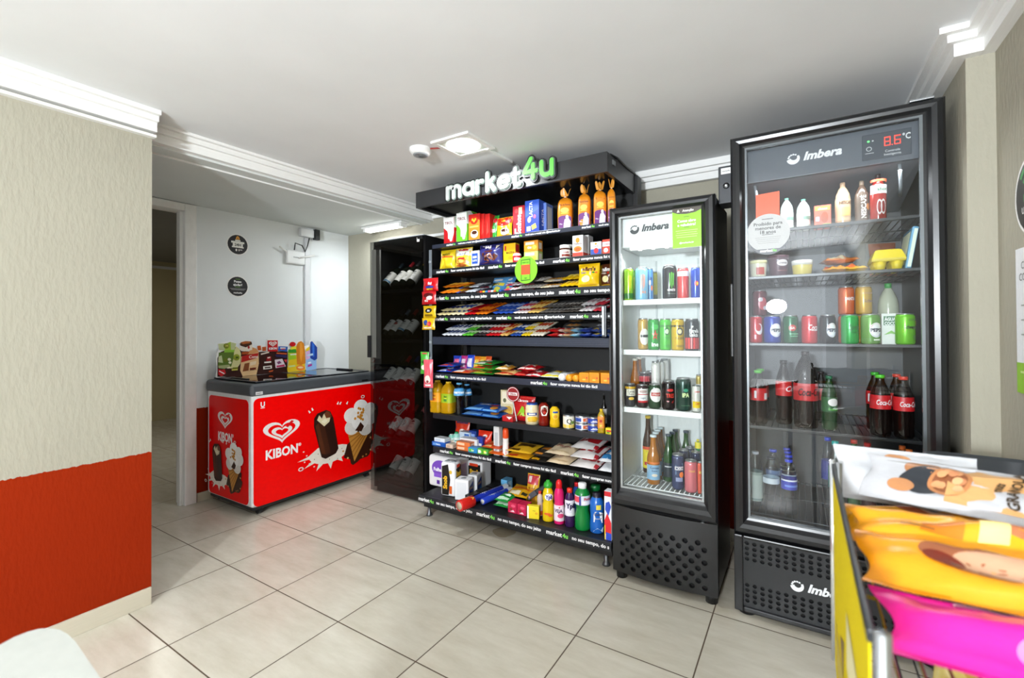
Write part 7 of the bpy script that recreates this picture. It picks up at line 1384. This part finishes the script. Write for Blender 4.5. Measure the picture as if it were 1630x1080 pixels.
# ------------------------------------------------------------------ inside the wide fridge
Y1, Y2, Y3, Y4, Y5 = F2S
for xl, xr, yt, lab in ((1242, 1263, 316, 'small milk drink bottle with a white label behind the round sticker'), (1268, 1290, 317.5, 'small milk drink bottle with a white label next to the red carton')):
    fbottle(xl, xr, yt, Y1, 1.08, 'pet2', lab, M('B8C4BE', 0.15), 'milk drink', 'milk_drink', cap='6AB89A', lab=(0.05, 0.55, 'E4E8E4', [('r', '7A9A8A', 0.3, 0.55, 0.7, 0.75), ('r', 'B8C8C0', 0.2, 0.15, 0.8, 0.25)]))
a = at(1296, 340, 1, 1.07); b = at(1323, 340, 1, 1.07); t = at(1310, 327, 1, 1.07)
carton_geo(b.x-a.x, 0.05, t.z-Y1, 'D8604A', [('r', 'E8A03A', 0.05, 0.78, 0.95, 0.95), ('t', 'F4E8D8', 0.5, 0.86, 0.1, 'choco', 0.7, 0.03), ('e', '9A4A2A', 0.62, 0.45, 0.22, 0.25), ('r', '7AB84A', 0.5, 0.02, 0.98, 0.16), ('p', 'D8B8E0', [(0.08, 0.3), (0.3, 0.3), (0.3, 0.5), (0.08, 0.5)])]).build('drink_carton', None, 'small red and orange drink carton on the top rack of the wide fridge', 'drink carton', None, None, ((a.x+b.x)/2, 1.07, Y1+0.001))
fbottle(1329, 1354, 293, Y1, 1.07, 'pet2', 'tan coffee drink bottle on the top rack of the wide fridge', M('B89A7C', 0.2), 'coffee drink', 'coffee_drink', cap='C8A88A', cap_h=0.12, lab=(0.12, 0.62, 'C8A888', [('t', '5A3A20', 0.5, 0.82, 0.14, 'NESCAFÉ', 0.6, 0.03), ('r', 'E0B070', 0.3, 0.2, 0.7, 0.6)]), rz=25)
fbottle(1360, 1383, 290, Y1, 1.07, 'pet2', 'dark coffee drink bottle with upright lettering beside the red bottle', M('4A3A30', 0.2), 'coffee drink', 'coffee_drink', cap='8A7A6A', cap_h=0.12, lab=(0.06, 0.72, '5A4A3E', [('tv', 'F0EAE0', 0.42, 0.5, 0.22, 'NESCAFÉ', 0.8, 0.03), ('e', 'C8823A', 0.66, 0.5, 0.12, 0.12)]), rz=25)
fbottle(1384, 1411, 279, Y1, 1.05, 'pet2', 'red sports drink bottle with a black cap on the top rack', M('8A1A12', 0.12), 'sports drink', 'sports_drink', cap='2A1A1A', cap_h=0.10, rz=25, dec=[('r', 'D8502A', 0, 0.83, 1, 0.88), ('r', 'D8D8D4', 0, 0.58, 1, 0.76), ('t', '2A5A3A', 0.5, 0.67, 0.07, 'shot', 0.4, 0.03)]+[('o', 'C8C0BC', [(0.38+0.14*k+0.10*cos(2*pi*i/14), 0.3+0.16*sin(2*pi*i/14)) for i in range(14)], [(0.38+0.14*k+0.075*cos(2*pi*i/14), 0.3+0.12*sin(2*pi*i/14)) for i in range(14)]) for k in (0, 1)])
def tub(xl, xr, yt, Y, lab, col, lid, zs=Y2, taper=0.85, dec=(), lh=0.18, name='food_tub', cat='food tub', h=None):
    a = at(xl, yt+10, 1, Y+0.03); b = at(xr, yt+10, 1, Y+0.03); r = (b.x-a.x)/2; t = at((xl+xr)/2, yt, 1, Y+r).z
    H = h or t-zs
    g = Geo(); g.lathe([(r*taper*0.95, 0), (r*taper, 0.003), (r*0.97, H*(1-lh)), (r*0.97, H*(1-lh*0.6))], M(col, 0.3), 28)
    if dec: decals(g, Round(r*0.955, 0, H, span=pi*r), list(dec), 0.001)
    o = g.build(name, None, lab, cat, None, None, ((a.x+b.x)/2, Y+r, zs+0.001), (0, 0, radians(28)))
    Geo().lathe([(r, H*(1-lh)), (r*1.01, H*0.98), (r*0.94, H)], M(lid, 0.3), 28).build('lid', o)
tub(1193, 1221, 416, 1.05, 'low cream tub beside the purple tub in the wide fridge', 'DCD8C0', 'E4E0A8', dec=[('r', 'B8483A', 0.3, 0.2, 0.6, 0.6)])
tub(1222, 1256, 408, 1.10, 'purple tub with a white oval on the second rack of the wide fridge', '5A3A48', '6A4A58', dec=[('e', 'E8E4E6', 0.5, 0.66, 0.18, 0.14), ('t', '5A3A48', 0.5, 0.66, 0.1, 'creme', 0.26), ('r', '8A5A5A', 0.35, 0.3, 0.65, 0.34)], taper=0.8)
tub(1260, 1294, 415.5, 1.06, 'small yellow tub with a white lid on the second rack of the wide fridge', 'D8C86A', 'E4E4DC', lh=0.3)
for i, (x0, x1, yy, Y, col, c2, lab) in enumerate(((1307, 1350, 0, 1.04, 'D89A2A', 'B8502A', 'orange snack bag lying on the second rack of the wide fridge'), (1336, 1386, 1, 1.05, 'E0B02A', 'D86A3A', 'yellow snack bag lying next to the egg carton'), (1316, 1372, 2, 1.09, 'D8823A', 'E8D8B0', 'orange and cream snack bag lying on top of the two bags'))):
    a = at(x0, 425, 1, Y); b = at(x1, 425, 1, Y)
    pillow_geo(b.x-a.x, 0.16, 0.034, col, [('r', c2, 0.1, 0.1, 0.6, 0.4), ('e', 'E8E0D0', 0.6, 0.6, 0.2, 0.14)], nseed(), wr=2).build('snack_bag', None, lab, 'snack bag', None, None, ((a.x+b.x)/2, Y, Y2+0.019+0.044*(yy == 2)), (radians(-88), 0, radians((-4, 6, 10)[i])))
# egg carton
a = at(1388, 420, 1, 1.05); b = at(1443, 420, 1, 1.05); t = at(1415, 398, 1, 1.08).z; w_ = b.x-a.x; H = t-Y2
ec = thing('egg_carton', 'bright yellow egg carton on the second rack of the wide fridge', 'egg carton', ((a.x+b.x)/2, 1.05, Y2+0.001))
EY = M('D8C21E', 0.4); g = Geo()
for i in (-1, 1):
    for j in (0, 1, 2): g.lathe([(0.008, 0), (0.014, 0.001), (w_*0.235, H*0.48)], EY, 16, (i*w_*0.25, w_*0.24+j*w_*0.47))
g.box(-w_/2, w_/2, 0, w_*1.45, H*0.44, H*0.5, EY, 0.003); g.build('egg_tray', ec)
g = Geo(); V = []
for z, q in ((H*0.5, 0.0), (H*0.58, 0.0), (H*0.95, 0.012), (H, 0.02)):
    V += [(-w_/2+q, q, z), (w_/2-q, q, z), (w_/2-q, w_*1.45-q, z), (-w_/2+q, w_*1.45-q, z)]
g.add(V, [(4*k+i, 4*k+(i+1) % 4, 4*k+4+(i+1) % 4, 4*k+4+i) for k in range(3) for i in range(4)]+[(12, 13, 14, 15)], EY)
decals(g, Flat((-w_/2, 0.0105, H*0.58), (1, 0, 0), (0, 0, 1), w_, H*0.37), [('t', '9A8A1E', 0.5, 0.5, 0.2, 'Ovos', 0.4)], 0.001); g.build('egg_lid', ec)
a = at(1466, 425, 1, 1.05)
g = Geo(); g.box(-0.010, 0.010, 0, 0.20, 0, 0.165, M('6AA0C0', 0.25), 0.006); decals(g, Flat((-0.0105, 0.2, 0), (0, -1, 0), (0, 0, 1), 0.2, 0.165), [('r', 'DCE8D0', 0.1, 0.1, 0.9, 0.9)]); decals(g, Flat((-0.010, -0.0004, 0), (1, 0, 0), (0, 0, 1), 0.02, 0.165), [('r', 'E4F0DC', 0.3, 0.05, 0.85, 0.95)])
g.build('food_tray', None, 'blue and white food tray standing tilted beside the egg carton', 'food tray', None, None, (3.842, 1.05, Y2+0.005), (0, radians(9), 0))
g = Geo(); P_ = pillow_geo(0.10, 0.15, 0.03, '7A3A1A', [('r', 'B8642A', 0.1, 0.4, 0.9, 0.7)], 5); P_.build('snack_bag', None, 'brown bag leaning behind the blue and white tray', 'snack bag', None, None, (3.80, 1.33, Y2+0.004), (radians(-6), 0, radians(10)))
# third rack: drink cans
def globe(base):
    c = (0.5, 0.50); R, r_ = (0.225, 0.30), (0.20, 0.265)
    top = [(c[0]+r_[0]*cos(radians(20+140*i/14)), c[1]+r_[1]*sin(radians(20+140*i/14))) for i in range(15)]
    bot = [(c[0]+r_[0]*cos(radians(200+140*i/14)), c[1]+r_[1]*sin(radians(200+140*i/14))) for i in range(15)]
    return [('e', 'F4F4F6', c[0], c[1], *R), ('p', 'CC2A32', top), ('p', '1F3E9A', bot), ('t', '101A3A', c[0], c[1], 0.13, 'PEPSI', 0.44, 0.05)]
RC = 'C8202A'
def drink(xl, xr, lab, col, dec, yt=501, Y=1.03, zz=0.0, **k):
    return fit_can(xl, xr, yt, Y3+zz, Y, lab, col, dec, h=0.122, **k)
drink(1191.5, 1213.5, 'red cola can with a white swirl beside the blue can', 'C4202C', [('e', 'F0E8E8', 0.55, 0.55, 0.2, 0.25), ('e', 'C4202C', 0.5, 0.62, 0.14, 0.16), ('r', 'E8A0A8', 0.3, 0.1, 0.4, 0.3)])
drink(1215, 1243, 'blue cola can with a round globe badge', '1E3AA0', globe(0))
drink(1246, 1271, 'dark green soda can with a red badge', '17603A', [('e', 'C82A2A', 0.42, 0.6, 0.16, 0.14), ('t', 'F0F0E8', 0.42, 0.6, 0.1, 'GA', 0.2, 0.04), ('r', '6AB88A', 0.3, 0.32, 0.7, 0.36), ('r', '6AB88A', 0.34, 0.22, 0.66, 0.26)])
drink(1275.5, 1301.5, 'red cola can with white script on the third rack', 'D02832', [('ti', 'F8F4F4', 0.5, 0.62, 0.24, 'Coca', 0.42, 0.02), ('r', 'F8F4F4', 0.4, 0.47, 0.7, 0.49)])
drink(1304.5, 1331, 'black cola can with a round globe badge', '1A1C20', globe(0))
drink(1338.5, 1367.5, 'bright green lemon soda can with dark script', '2EAA4E', [('ti', '0E5A2A', 0.5, 0.62, 0.28, 'Sprite', 0.46, 0.03), ('t', '0E5A2A', 0.54, 0.42, 0.08, 'lemon', 0.3)])
drink(1370, 1402.5, 'green ringed cola can with a round globe badge', '5A9A3A', [('r', '3A7A2A', 0, 0.06, 1, 0.09), ('r', '3A7A2A', 0, 0.13, 1, 0.16)]+globe(0)+[('r', 'E8F0E0', 0.4, 0.08, 0.62, 0.14)])
a = at(1404, 520, 1, 1.09); b = at(1425, 520, 1, 1.09)
carton_geo(b.x-a.x+0.02, 0.05, 0.125, 'E4E8E0', [('r', '1E6A3A', 0.1, 0.62, 0.8, 0.92), ('t', 'FFFFFF', 0.45, 0.82, 0.1, 'ÁGUA', 0.6, 0.03), ('t', 'FFFFFF', 0.45, 0.68, 0.1, 'COCO', 0.6, 0.03), ('p', '7AB84A', [(0.1, 0.3), (0.5, 0.45), (0.9, 0.3), (0.5, 0.35)])]).build('drink_carton', None, 'white and green drink carton between the ringed can and the lime can', 'drink carton', None, None, ((a.x+b.x)/2+0.01, 1.105, Y3+0.001))
drink(1425, 1458.5, 'lime green soda can with a slanted yellow band', '6CC41E', [('p', 'E8D01E', [(0.22, 0.4), (0.78, 0.68), (0.78, 0.86), (0.22, 0.58)]), ('ti', '1A1A1A', 0.5, 0.62, 0.16, 'Schweppes', 0.5, 0.03), ('t', '2A4A10', 0.54, 0.9, 0.07, 'CITRUS', 0.3, 0.02), ('r', '3A7A12', 0.56, 0.12, 0.66, 0.3)])
for xl, xr, lab, col, dec in ((1197, 1221, 'dark red cola can stacked at the back behind the red can', '6A2030', [('e', 'C84A5A', 0.5, 0.5, 0.2, 0.3), ('e', 'D8D0D8', 0.4, 0.7, 0.1, 0.1), ('e', 'D8D0D8', 0.6, 0.3, 0.1, 0.1)]), (1334, 1360.5, 'orange soda can with blue lettering stacked at the back', 'E0682A', [('p', '2A4AA8', [(0.25, 0.5), (0.75, 0.58), (0.75, 0.74), (0.25, 0.66)]), ('t', 'FFFFFF', 0.5, 0.61, 0.13, 'FANTA', 0.44, 0.04)]), (1361.5, 1389, 'mustard yellow soda can stacked at the back', 'C89A12', [('r', 'A87A10', 0.25, 0.8, 0.75, 0.86), ('ti', '5A3A10', 0.5, 0.5, 0.14, 'Schw', 0.4)])):
    drink(xl, xr, lab, col, dec, 464, 1.17, 0.1235)
    drink(xl, xr, lab.replace('stacked at the back', 'under another at the back') if 'stacked at the back behind' not in lab else 'dark red cola can under another behind the red can', col, [], 500, 1.17)
fbottle(1397, 1431.5, 452, Y3, 1.20, 'pet2', 'clear bottle of pale drink with a green cap behind the lime can', M('B8BEA8', 0.08), 'drink bottle', 'drink_bottle', cap='1E9A3E', cap_h=0.08, rz=20)
# fourth rack: cola bottles
COLA = M('120A08', 0.05); GREENP = M('0E3A1A', 0.05)
LABC = lambda s, q=0.36: (0.44, 0.66, 'C81E24', [('ti', 'F4F0F0', 0.5, 0.5, q, s, 0.6, 0.02)] if s else [('r', 'F0ECEC', 0.42, 0.1, 0.58, 0.6), ('r', 'F0ECEC', 0.06, 0.2, 0.14, 0.8)])
def cola(xl, xr, yt, Y, lab, cap, s, style='soda', body=COLA, label=None, rz=28):
    fbottle(xl, xr, yt, Y4, Y, style, lab, body, 'soda bottle', 'soda_bottle', cap=cap, lab=label or LABC(s), rz=rz, cap_h=0.05)
cola(1192, 1221, 588, 1.04, 'cola bottle with a green cap at the hinge end of the fourth rack', '5ACB3A', '', rz=60)
cola(1197, 1224, 586, 1.16, 'cola bottle with a green cap standing behind the first one', '5ACB3A', '')
cola(1234, 1261, 572, 1.10, 'tall cola bottle with a red label beside the big one', '1A1416', 'Co', rz=50)
cola(1262.5, 1302, 556, 1.05, 'big two litre cola bottle with red label and white clear neck', '2A2022', 'Coca-Cola', 'pet2', label=(0.36, 0.58, 'C02026', [('ti', '2A0A0C', 0.5, 0.5, 0.4, 'Coca-Cola', 0.7, 0.03)]))
cola(1296, 1318, 590, 1.22, 'cola bottle half hidden behind the big one', '2A2022', '')
cola(1307, 1333, 597, 1.06, 'dark green soda bottle with a red shield label', '2A6A4A', '', body=GREENP, label=(0.34, 0.60, '1E5A2A', [('e', 'F0ECE8', 0.5, 0.66, 0.22, 0.26), ('p', 'C8242A', [(0.34, 0.7), (0.66, 0.7), (0.5, 0.44)]), ('t', '6ACB4A', 0.5, 0.2, 0.16, 'Guaraná', 0.4, 0.02)]))
cola(1378, 1408, 591, 1.16, 'cola bottle with a green cap behind its twin near the red caps', '4AB83A', '')
cola(1384, 1419, 595, 1.03, 'cola bottle with a green cap in front near the red caps', '5ACB3A', 'Coca-Cola')
cola(1412, 1443, 594, 1.15, 'cola bottle with a red cap standing behind its twin', 'D83A2A', '')
cola(1421, 1456, 598, 1.03, 'cola bottle with a red cap in front of its twin', 'E04030', 'Coca-Cola')
# bottom of the wide fridge: water and juice
CLW = glass('clear_bottle_plastic', (0.82, 0.88, 0.92), 1.0, 0.04, 1.55)
def wat(xl, xr, yt, Y, lab, cap, body=CLW, label=None, style='water', name='water_bottle', cat='water bottle'):
    fbottle(xl, xr, yt, Y5, Y, style, lab, body, cat, name, cap=cap, lab=label, rz=25)
wat(1191, 1214, 717, 1.06, 'slim clear water bottle with a clear cap in the bottom of the wide fridge', 'A8B0B8', label=(0.1, 0.62, '8A9A90', [('r', 'A8B4AC', 0.2, 0.1, 0.8, 0.9)]))
wat(1214, 1241, 726, 1.04, 'clear water bottle with a dark cap in front of the blue capped ones', '2A3038', label=(0.50, 0.60, 'C8D4DC', []))
wat(1219, 1243, 714, 1.16, 'clear water bottle with a blue cap behind the dark capped one', '3A50C8', label=(0.50, 0.60, '7A94C0', []))
for i, (xl, yt, Y) in enumerate(((1243, 730, 1.03), (1243.5, 723, 1.11), (1242.5, 717, 1.19), (1241.5, 712, 1.27))):
    wat(xl, xl+26-1.2*i, yt, Y, ('water bottle with a blue label at the front of the blue capped row', 'water bottle second in the blue capped row', 'water bottle third in the blue capped row', 'water bottle last in the blue capped row')[i], '3A4AD0', label=(0.45, 0.63, '2A3AB0', [('r', 'E8ECF8', 0, 0.85, 1, 1), ('r', '6A8AE0', 0.2, 0.3, 0.8, 0.5)]))
for xl, xr, yt, Y, lab, cap, col in ((1318, 1341, 700, 1.05, 'clear bottle with a teal cap and teal label in the bottom of the wide fridge', '2AB0A8', '1E8A82'), (1307, 1328, 694, 1.2, 'clear bottle with a blue cap behind the teal capped one', '2A4AC8', '2A3A8A')):
    wat(xl, xr, yt, Y, lab, cap, label=(0.4, 0.66, col, []))
for xl, xr, yt, Y, lab, cap, body in ((1347, 1372, 692, 1.10, 'green juice bottle with a red cap behind the snack rack', 'D83028', '1E5A2A'), (1368, 1394, 702, 1.06, 'dark juice bottle with a red cap behind the snack rack', 'D83030', '3A1A20'), (1424, 1448, 704, 1.08, 'orange juice bottle with an orange cap at the back of its pair', 'E8702A', 'B8621A'), (1434, 1460, 713, 1.02, 'orange juice bottle with an orange cap at the front of its pair', 'F07A2A', 'C06A1E')):
    wat(xl, xr, yt, Y, lab, cap, M(body, 0.08), None, 'soda', 'juice_bottle', 'juice bottle')

# ------------------------------------------------------------------ wine bottles
def wine(px, py, k, cap, lab_items, labcol, label, body='101610', Y=1.235):
    r, L = 0.0345, 0.295; el = radians(44)
    zs = WSH[k]; p = at(px, py, 1, Y+0.09); p.x = max(p.x, WX0+0.062)
    bz = Vector((0, cos(el), sin(el))); o = bottle_at((p.x, Y, zs+r*cos(el)+0.003), r, L, 'wine', 'wine_bottle', label, 'wine bottle', M(body, 0.06), cap=cap, cap_prof=[(0.40, 0.80), (0.42, 0.805), (0.41, 0.99), (0.40, 1.0)], lab=(0.14, 0.52, labcol, lab_items), rz=0, lidname='capsule')
    o.rotation_euler = (-(pi/2-el), 0, 0)
WL = [('r', '8A8A84', 0.3, 0.55, 0.7, 0.6), ('e', '5A5A58', 0.5, 0.75, 0.14, 0.08), ('r', 'A8A8A0', 0.3, 0.3, 0.7, 0.34)]
WB = WL+[('r', '3A7A9A', 0.0, 0.02, 1, 0.16)]
WR = WL+[('e', 'A83A3A', 0.5, 0.6, 0.2, 0.12)]
WG = [('p', '6A6A60', [(0.3, 0.2), (0.6, 0.3), (0.7, 0.6), (0.5, 0.8), (0.35, 0.6)]), ('p', '8A8A7A', [(0.5, 0.2), (0.75, 0.4), (0.6, 0.5)])]
rows = [(0, 444, [(617, '1E2A30', WB, 'dark wine bottle with a blue footed label at the handle end, top rack'), (641, '8A1A22', WL, 'wine bottle with a red capsule and white label on the top rack'), (652, '2A2A2A', WG, 'wine bottle with a sketch label second from the shelving on the top rack'), (664, 'C8A02A', WL, 'wine bottle with a gold capsule on the top rack next to the shelving')]),
        (1, 521, [(616, '2A2A2E', WL, 'dim wine bottle at the handle end of the second rack'), (634.5, '5A6A72', WR, 'wine bottle with a red crest on its label on the second rack'), (647, '8A2A22', WB, 'wine bottle with a red capsule and blue footed label on the second rack'), (659, '2A2A2A', WL, 'wine bottle with a plain label by the shelving on the second rack')]),
        (2, 594, [(619, '2A2A2E', WL, 'wine bottle with a plain label at the handle end of the third rack'), (636, 'A81E22', WG, 'wine bottle with a bright red capsule on the third rack'), (649.5, '24346A', WG, 'wine bottle with a navy capsule on the third rack'), (663, '2A2A2A', WL, 'wine bottle at the shelving end of the third rack')]),
        (3, 672, [(633, 'B84A52', WR, 'wine bottle with a pink capsule on the fourth rack'), (648, '8A2A2A', WG, 'wine bottle with a sketch label in the middle of the fourth rack'), (661, 'C86A6A', WL, 'rosé wine bottle by the shelving on the fourth rack')]),
        (4, 743, [(634, '2A2A2A', WG, 'wine bottle with a sketch label at the handle end of the bottom rack'), (648, '3A3A2A', WL, 'wine bottle with a plain label in the middle of the bottom rack'), (660, '2A2A30', WG, 'wine bottle with a grey label by the shelving on the bottom rack')])]
for k, py, lst in rows:
    for px, cap, items, label in lst: wine(px, py, k, cap, items, 'E0DDD0', label)

# ------------------------------------------------------------------ snack rack beside the camera
RX0, RX1, RY0, RY1 = 3.541, 4.02, -0.78, -0.17
rk = thing('snack_rack', 'chrome snack rack with a yellow price panel full of cookie packs', 'rack', (0, 0, 0))
CHR = M('C4C8CC', 0.15, 1.0)
for x in (RX0+0.008, RX1-0.01):
    for y in (RY0+0.01, RY1-0.008): Geo().rod((x, y, 0.0), (x, y, 0.985), 0.007, CHR, 10).build('post', rk)
def tier(z):
    g = Geo()
    for i in range(20):
        x = RX0+0.01+(RX1-RX0-0.02)*i/19; g.rod((x, RY0+0.01, z), (x, RY1-0.01, z), 0.0016, CHR, 5)
    for y in (RY0+0.01, (RY0+RY1)/2, RY1-0.01): g.rod((RX0+0.008, y, z-0.004), (RX1-0.01, y, z-0.004), 0.003, CHR, 6)
    return g.build('wire_shelf', rk)
tier(0.88); tier(0.68); tier(0.2)
PAN = M('D8C216', 0.85); PAN.node_tree.nodes['Principled BSDF'].inputs['Specular IOR Level'].default_value = 0.1
g = Geo(); g.box(RX0-0.001, RX0+0.0005, RY0+0.018, RY1-0.02, 0.60, 0.975, PAN)
decals(g, Flat((RX0-0.001, RY1-0.02, 0.60), (0, -1, 0), (0, 0, 1), RY1-RY0-0.038, 0.375), [('r', 'C8B010', 0.1, 0.1, 0.9, 0.3), ('p', '8A6A2A', [(0.3, 0.4), (0.45, 0.5), (0.4, 0.3)]), ('r', 'F0E8B0', 0.55, 0.5, 0.9, 0.7)], 0.0004)
pn = g.build('price_panel', rk)
Geo().box(RX0-0.003, RX0+0.003, RY0+0.012, RY1-0.012, 0.972, 0.984, M('23262A', 0.3), 0.002).build('edge_trim', pn)
for z in (0.90,): Geo().rod((RX0+0.008, RY1-0.008, z), (RX1-0.01, RY1-0.008, z), 0.003, CHR).build('guard_wire', rk)
g = Geo(); g.rod((RX0-0.002, RY1-0.01, 0.60), (RX0-0.002, RY1-0.01, 0.99), 0.005, M('D8DCDE', 0.15, 0.8)); g.build('sleeve_rail', pn)
CK = [('e', '9A5A3A', 0.28, 0.55, 0.13, 0.26), ('e', 'C89A7A', 0.33, 0.52, 0.10, 0.18), ('e', '7A2A1A', 0.2, 0.48, 0.05, 0.12), ('r', 'E86A2A', 0.6, 0.2, 0.72, 0.8), ('r', 'F6D26A', 0.44, 0.3, 0.56, 0.7), ('r', 'F0E8D8', 0.80, 0.25, 0.9, 0.6)]+[('r', '3A3A3A', 0.805+0.014*i, 0.28, 0.811+0.014*i, 0.55) for i in range(6)]
def pack(x0, L, y, z, W, t, col, dec, label, pitch=-72, rz=0, name='cookie_pack', cat='cookie pack', rough=0.25, wr=1.6, seed=None):
    return pillow_geo(L, W, t, col, dec, seed or nseed(), crimp=0.08, rough=rough, wr=wr, nx=24, ny=16).build(name, None, label, cat, None, None, (x0+L/2, y, z), (radians(pitch), 0, radians(rz)))
pack(3.563, 0.40, -0.66, 0.910, 0.12, 0.05, 'E81E96', [('r', '2A2A9A', 0.56, 0.5, 1, 0.97), ('t', 'F0A070', 0.66, 0.72, 0.26, 'S', 0.2, 0.08), ('t', '7ACB2A', 0.79, 0.74, 0.26, 'N', 0.2, 0.08), ('r', 'F4D8E8', 0.2, 0.88, 0.36, 0.97), ('e', 'F07AC0', 0.3, 0.3, 0.05, 0.12)], 'bright pink cookie pack at the near end of the snack rack', -84, 0)
pack(3.552, 0.42, -0.545, 0.928, 0.12, 0.05, 'F09A14', CK, 'orange cookie pack directly behind the pink one', -80, 0)
pack(3.550, 0.40, -0.43, 0.935, 0.10, 0.05, 'F2A21A', [('e', 'B8704A', 0.5, 0.6, 0.12, 0.2), ('r', 'D87A1E', 0.2, 0.3, 0.32, 0.6), ('r', 'F8D88A', 0.36, 0.3, 0.44, 0.7), ('r', '8A5A2A', 0.14, 0.35, 0.24, 0.38)], 'orange cookie pack second behind the pink one', -78, 1)
pack(3.549, 0.19, -0.325, 0.908, 0.085, 0.04, 'EFA81E', [('e', '9A4A2A', 0.6, 0.6, 0.2, 0.22), ('r', 'D8C86A', 0.1, 0.3, 0.3, 0.5), ('e', 'C8281E', 0.4, 0.36, 0.1, 0.06)], 'short orange cookie pack under the white nut bag', -80, 0)
pack(3.745, 0.25, -0.325, 0.908, 0.085, 0.04, 'F0A018', [('r', 'D8501E', 0.3, 0.1, 0.42, 0.9), ('e', 'E8C8B0', 0.55, 0.6, 0.1, 0.2), ('e', '8A4A2A', 0.62, 0.55, 0.08, 0.16)], 'orange cookie pack beside the short one near the wall', -76, 0)
pack(3.562, 0.34, -0.232, 0.906, 0.05, 0.04, 'F0AA22', [('e', 'A85A3A', 0.3, 0.5, 0.12, 0.22), ('e', 'D8A88A', 0.36, 0.5, 0.08, 0.16)], 'orange cookie pack lying at the far end under the white bags', -86, 0)
NUT = [('p', 'D8A46A', [(0.30, 0.12), (0.62, 0.1), (0.66, 0.5), (0.62, 0.86), (0.40, 0.9), (0.30, 0.6)]), ('e', 'B87A4A', 0.2, 0.72, 0.07, 0.18), ('e', '2E3238', 0.22, 0.48, 0.09, 0.30), ('e', 'C88A5A', 0.15, 0.3, 0.05, 0.14), ('e', 'C08050', 0.31, 0.5, 0.075, 0.28), ('e', '8A5030', 0.31, 0.5, 0.06, 0.22)]+[('e', random.Random(i).choice(['D89A6A', 'C8845A', 'E0A878']), 0.31+0.04*cos(i*1.1), 0.5+0.15*sin(i*1.9), 0.018, 0.06) for i in range(9)]+[('tv', '3A2A14', 0.52, 0.5, 0.05, 'GRANOLA', 0.7, 0.03), ('tv', '3A2A14', 0.47, 0.5, 0.03, 'nuts', 0.5, 0.03), ('e', 'F4F2F0', 0.70, 0.45, 0.06, 0.5), ('r', 'E0AC1E', 0.72, 0.15, 0.86, 0.85), ('tv', '2A2A10', 0.79, 0.5, 0.08, 'zero', 0.6, 0.05)]
pack(3.568, 0.38, -0.285, 0.949, 0.13, 0.028, 'C2C2C6', NUT, 'white nut snack bag lying on top of the orange packs', -68, -13, 'nut_bag', 'nut bag', 0.3)
pack(3.547, 0.22, -0.172, 0.918, 0.115, 0.026, 'C0C1C4', [('e', '2E3238', 0.5, 0.5, 0.1, 0.3), ('e', 'C08050', 0.44, 0.3, 0.1, 0.2), ('e', 'C0885A', 0.46, 0.75, 0.1, 0.14)], 'white nut snack bag behind the front one at the far end of the rack', -42, 0, 'nut_bag', 'nut bag', 0.3)
pack(3.65, 0.34, -0.40, 0.716, 0.14, 0.06, 'E8D87A', [('r', 'F2EEDC', 0.4, 0.1, 0.9, 0.9), ('e', 'C8A84A', 0.2, 0.5, 0.1, 0.2)], 'pale yellow and white pack on the lower tier of the snack rack', -84, 0)
# dark grey plastic bin behind the rack
bn = thing('plastic_bin', 'dark grey plastic bin standing between the snack rack and the wide fridge', 'bin', (3.90, 0.30, 0))
GB = M('3C4046', 0.45); g = Geo(); n = 40; V = []; F = []
pr = [(0.095, 0.16, 0.0), (0.10, 0.17, 0.01), (0.118, 0.2, 0.84), (0.126, 0.21, 0.845), (0.126, 0.21, 0.885), (0.118, 0.2, 0.89), (0.112, 0.194, 0.88), (0.108, 0.19, 0.6)]
for a_, b_, z in pr:
    for i in range(n):
        t_ = 2*pi*i/n; c_, s_ = cos(t_), sin(t_); q = (abs(c_)**7+abs(s_)**7)**(-1/7)
        V.append((a_*q*c_, b_*q*s_, z))
for k in range(len(pr)-1): F += [(k*n+i, k*n+(i+1) % n, (k+1)*n+(i+1) % n, (k+1)*n+i) for i in range(n)]
F.append(tuple(range(n-1, -1, -1))); F.append(tuple((len(pr)-1)*n+i for i in range(n)))
g.add(V, F, GB, True); g.build('bin_body', bn)
Geo().box(-0.045, 0.085, -0.203, -0.197, 0.55, 0.83, M('464A50', 0.4), 0.003).build('front_recess', bn)
# corner of a white plastic table beside the camera
tb = thing('plastic_table', 'white plastic table with a rounded corner against the beige wall', 'table', (0, 0, 0))
PX = [(0, 1027), (22, 1015), (45, 1006), (62, 1001.5), (80, 1000.5), (95, 1003), (108, 1010), (120, 1022), (160, 1080)]
T_ = [at(x, y, 2, 0.745) for x, y in PX]
d0 = (T_[0]-T_[1]).normalized(); d1 = (T_[-1]-T_[-2]).normalized()
poly = [T_[0]+d0*0.75]+T_+[T_[-1]+d1*0.5]; poly.append(poly[-1]+d0*0.85)
poly = [(p.x, p.y) for p in poly]
WP = M('B0B1AB', 0.4); g = Geo(); g.prism(poly, 2, 0.733, 0.745, WP)
c_ = Vector((sum(p[0] for p in poly)/len(poly), sum(p[1] for p in poly)/len(poly)))
ins = [tuple(Vector(p)+(c_-Vector(p)).normalized()*0.012) for p in poly]
g.prism(ins, 2, 0.70, 0.734, WP); g.build('table_top', tb)
for p in (poly[0], T_[4].xy, poly[-2], poly[-1]):
    q = Vector((p[0], p[1])); q = q+(c_-q).normalized()*0.09
    Geo().lathe([(0.016, 0), (0.024, 0.70)], WP, 14, (q.x, q.y)).build('leg', tb)
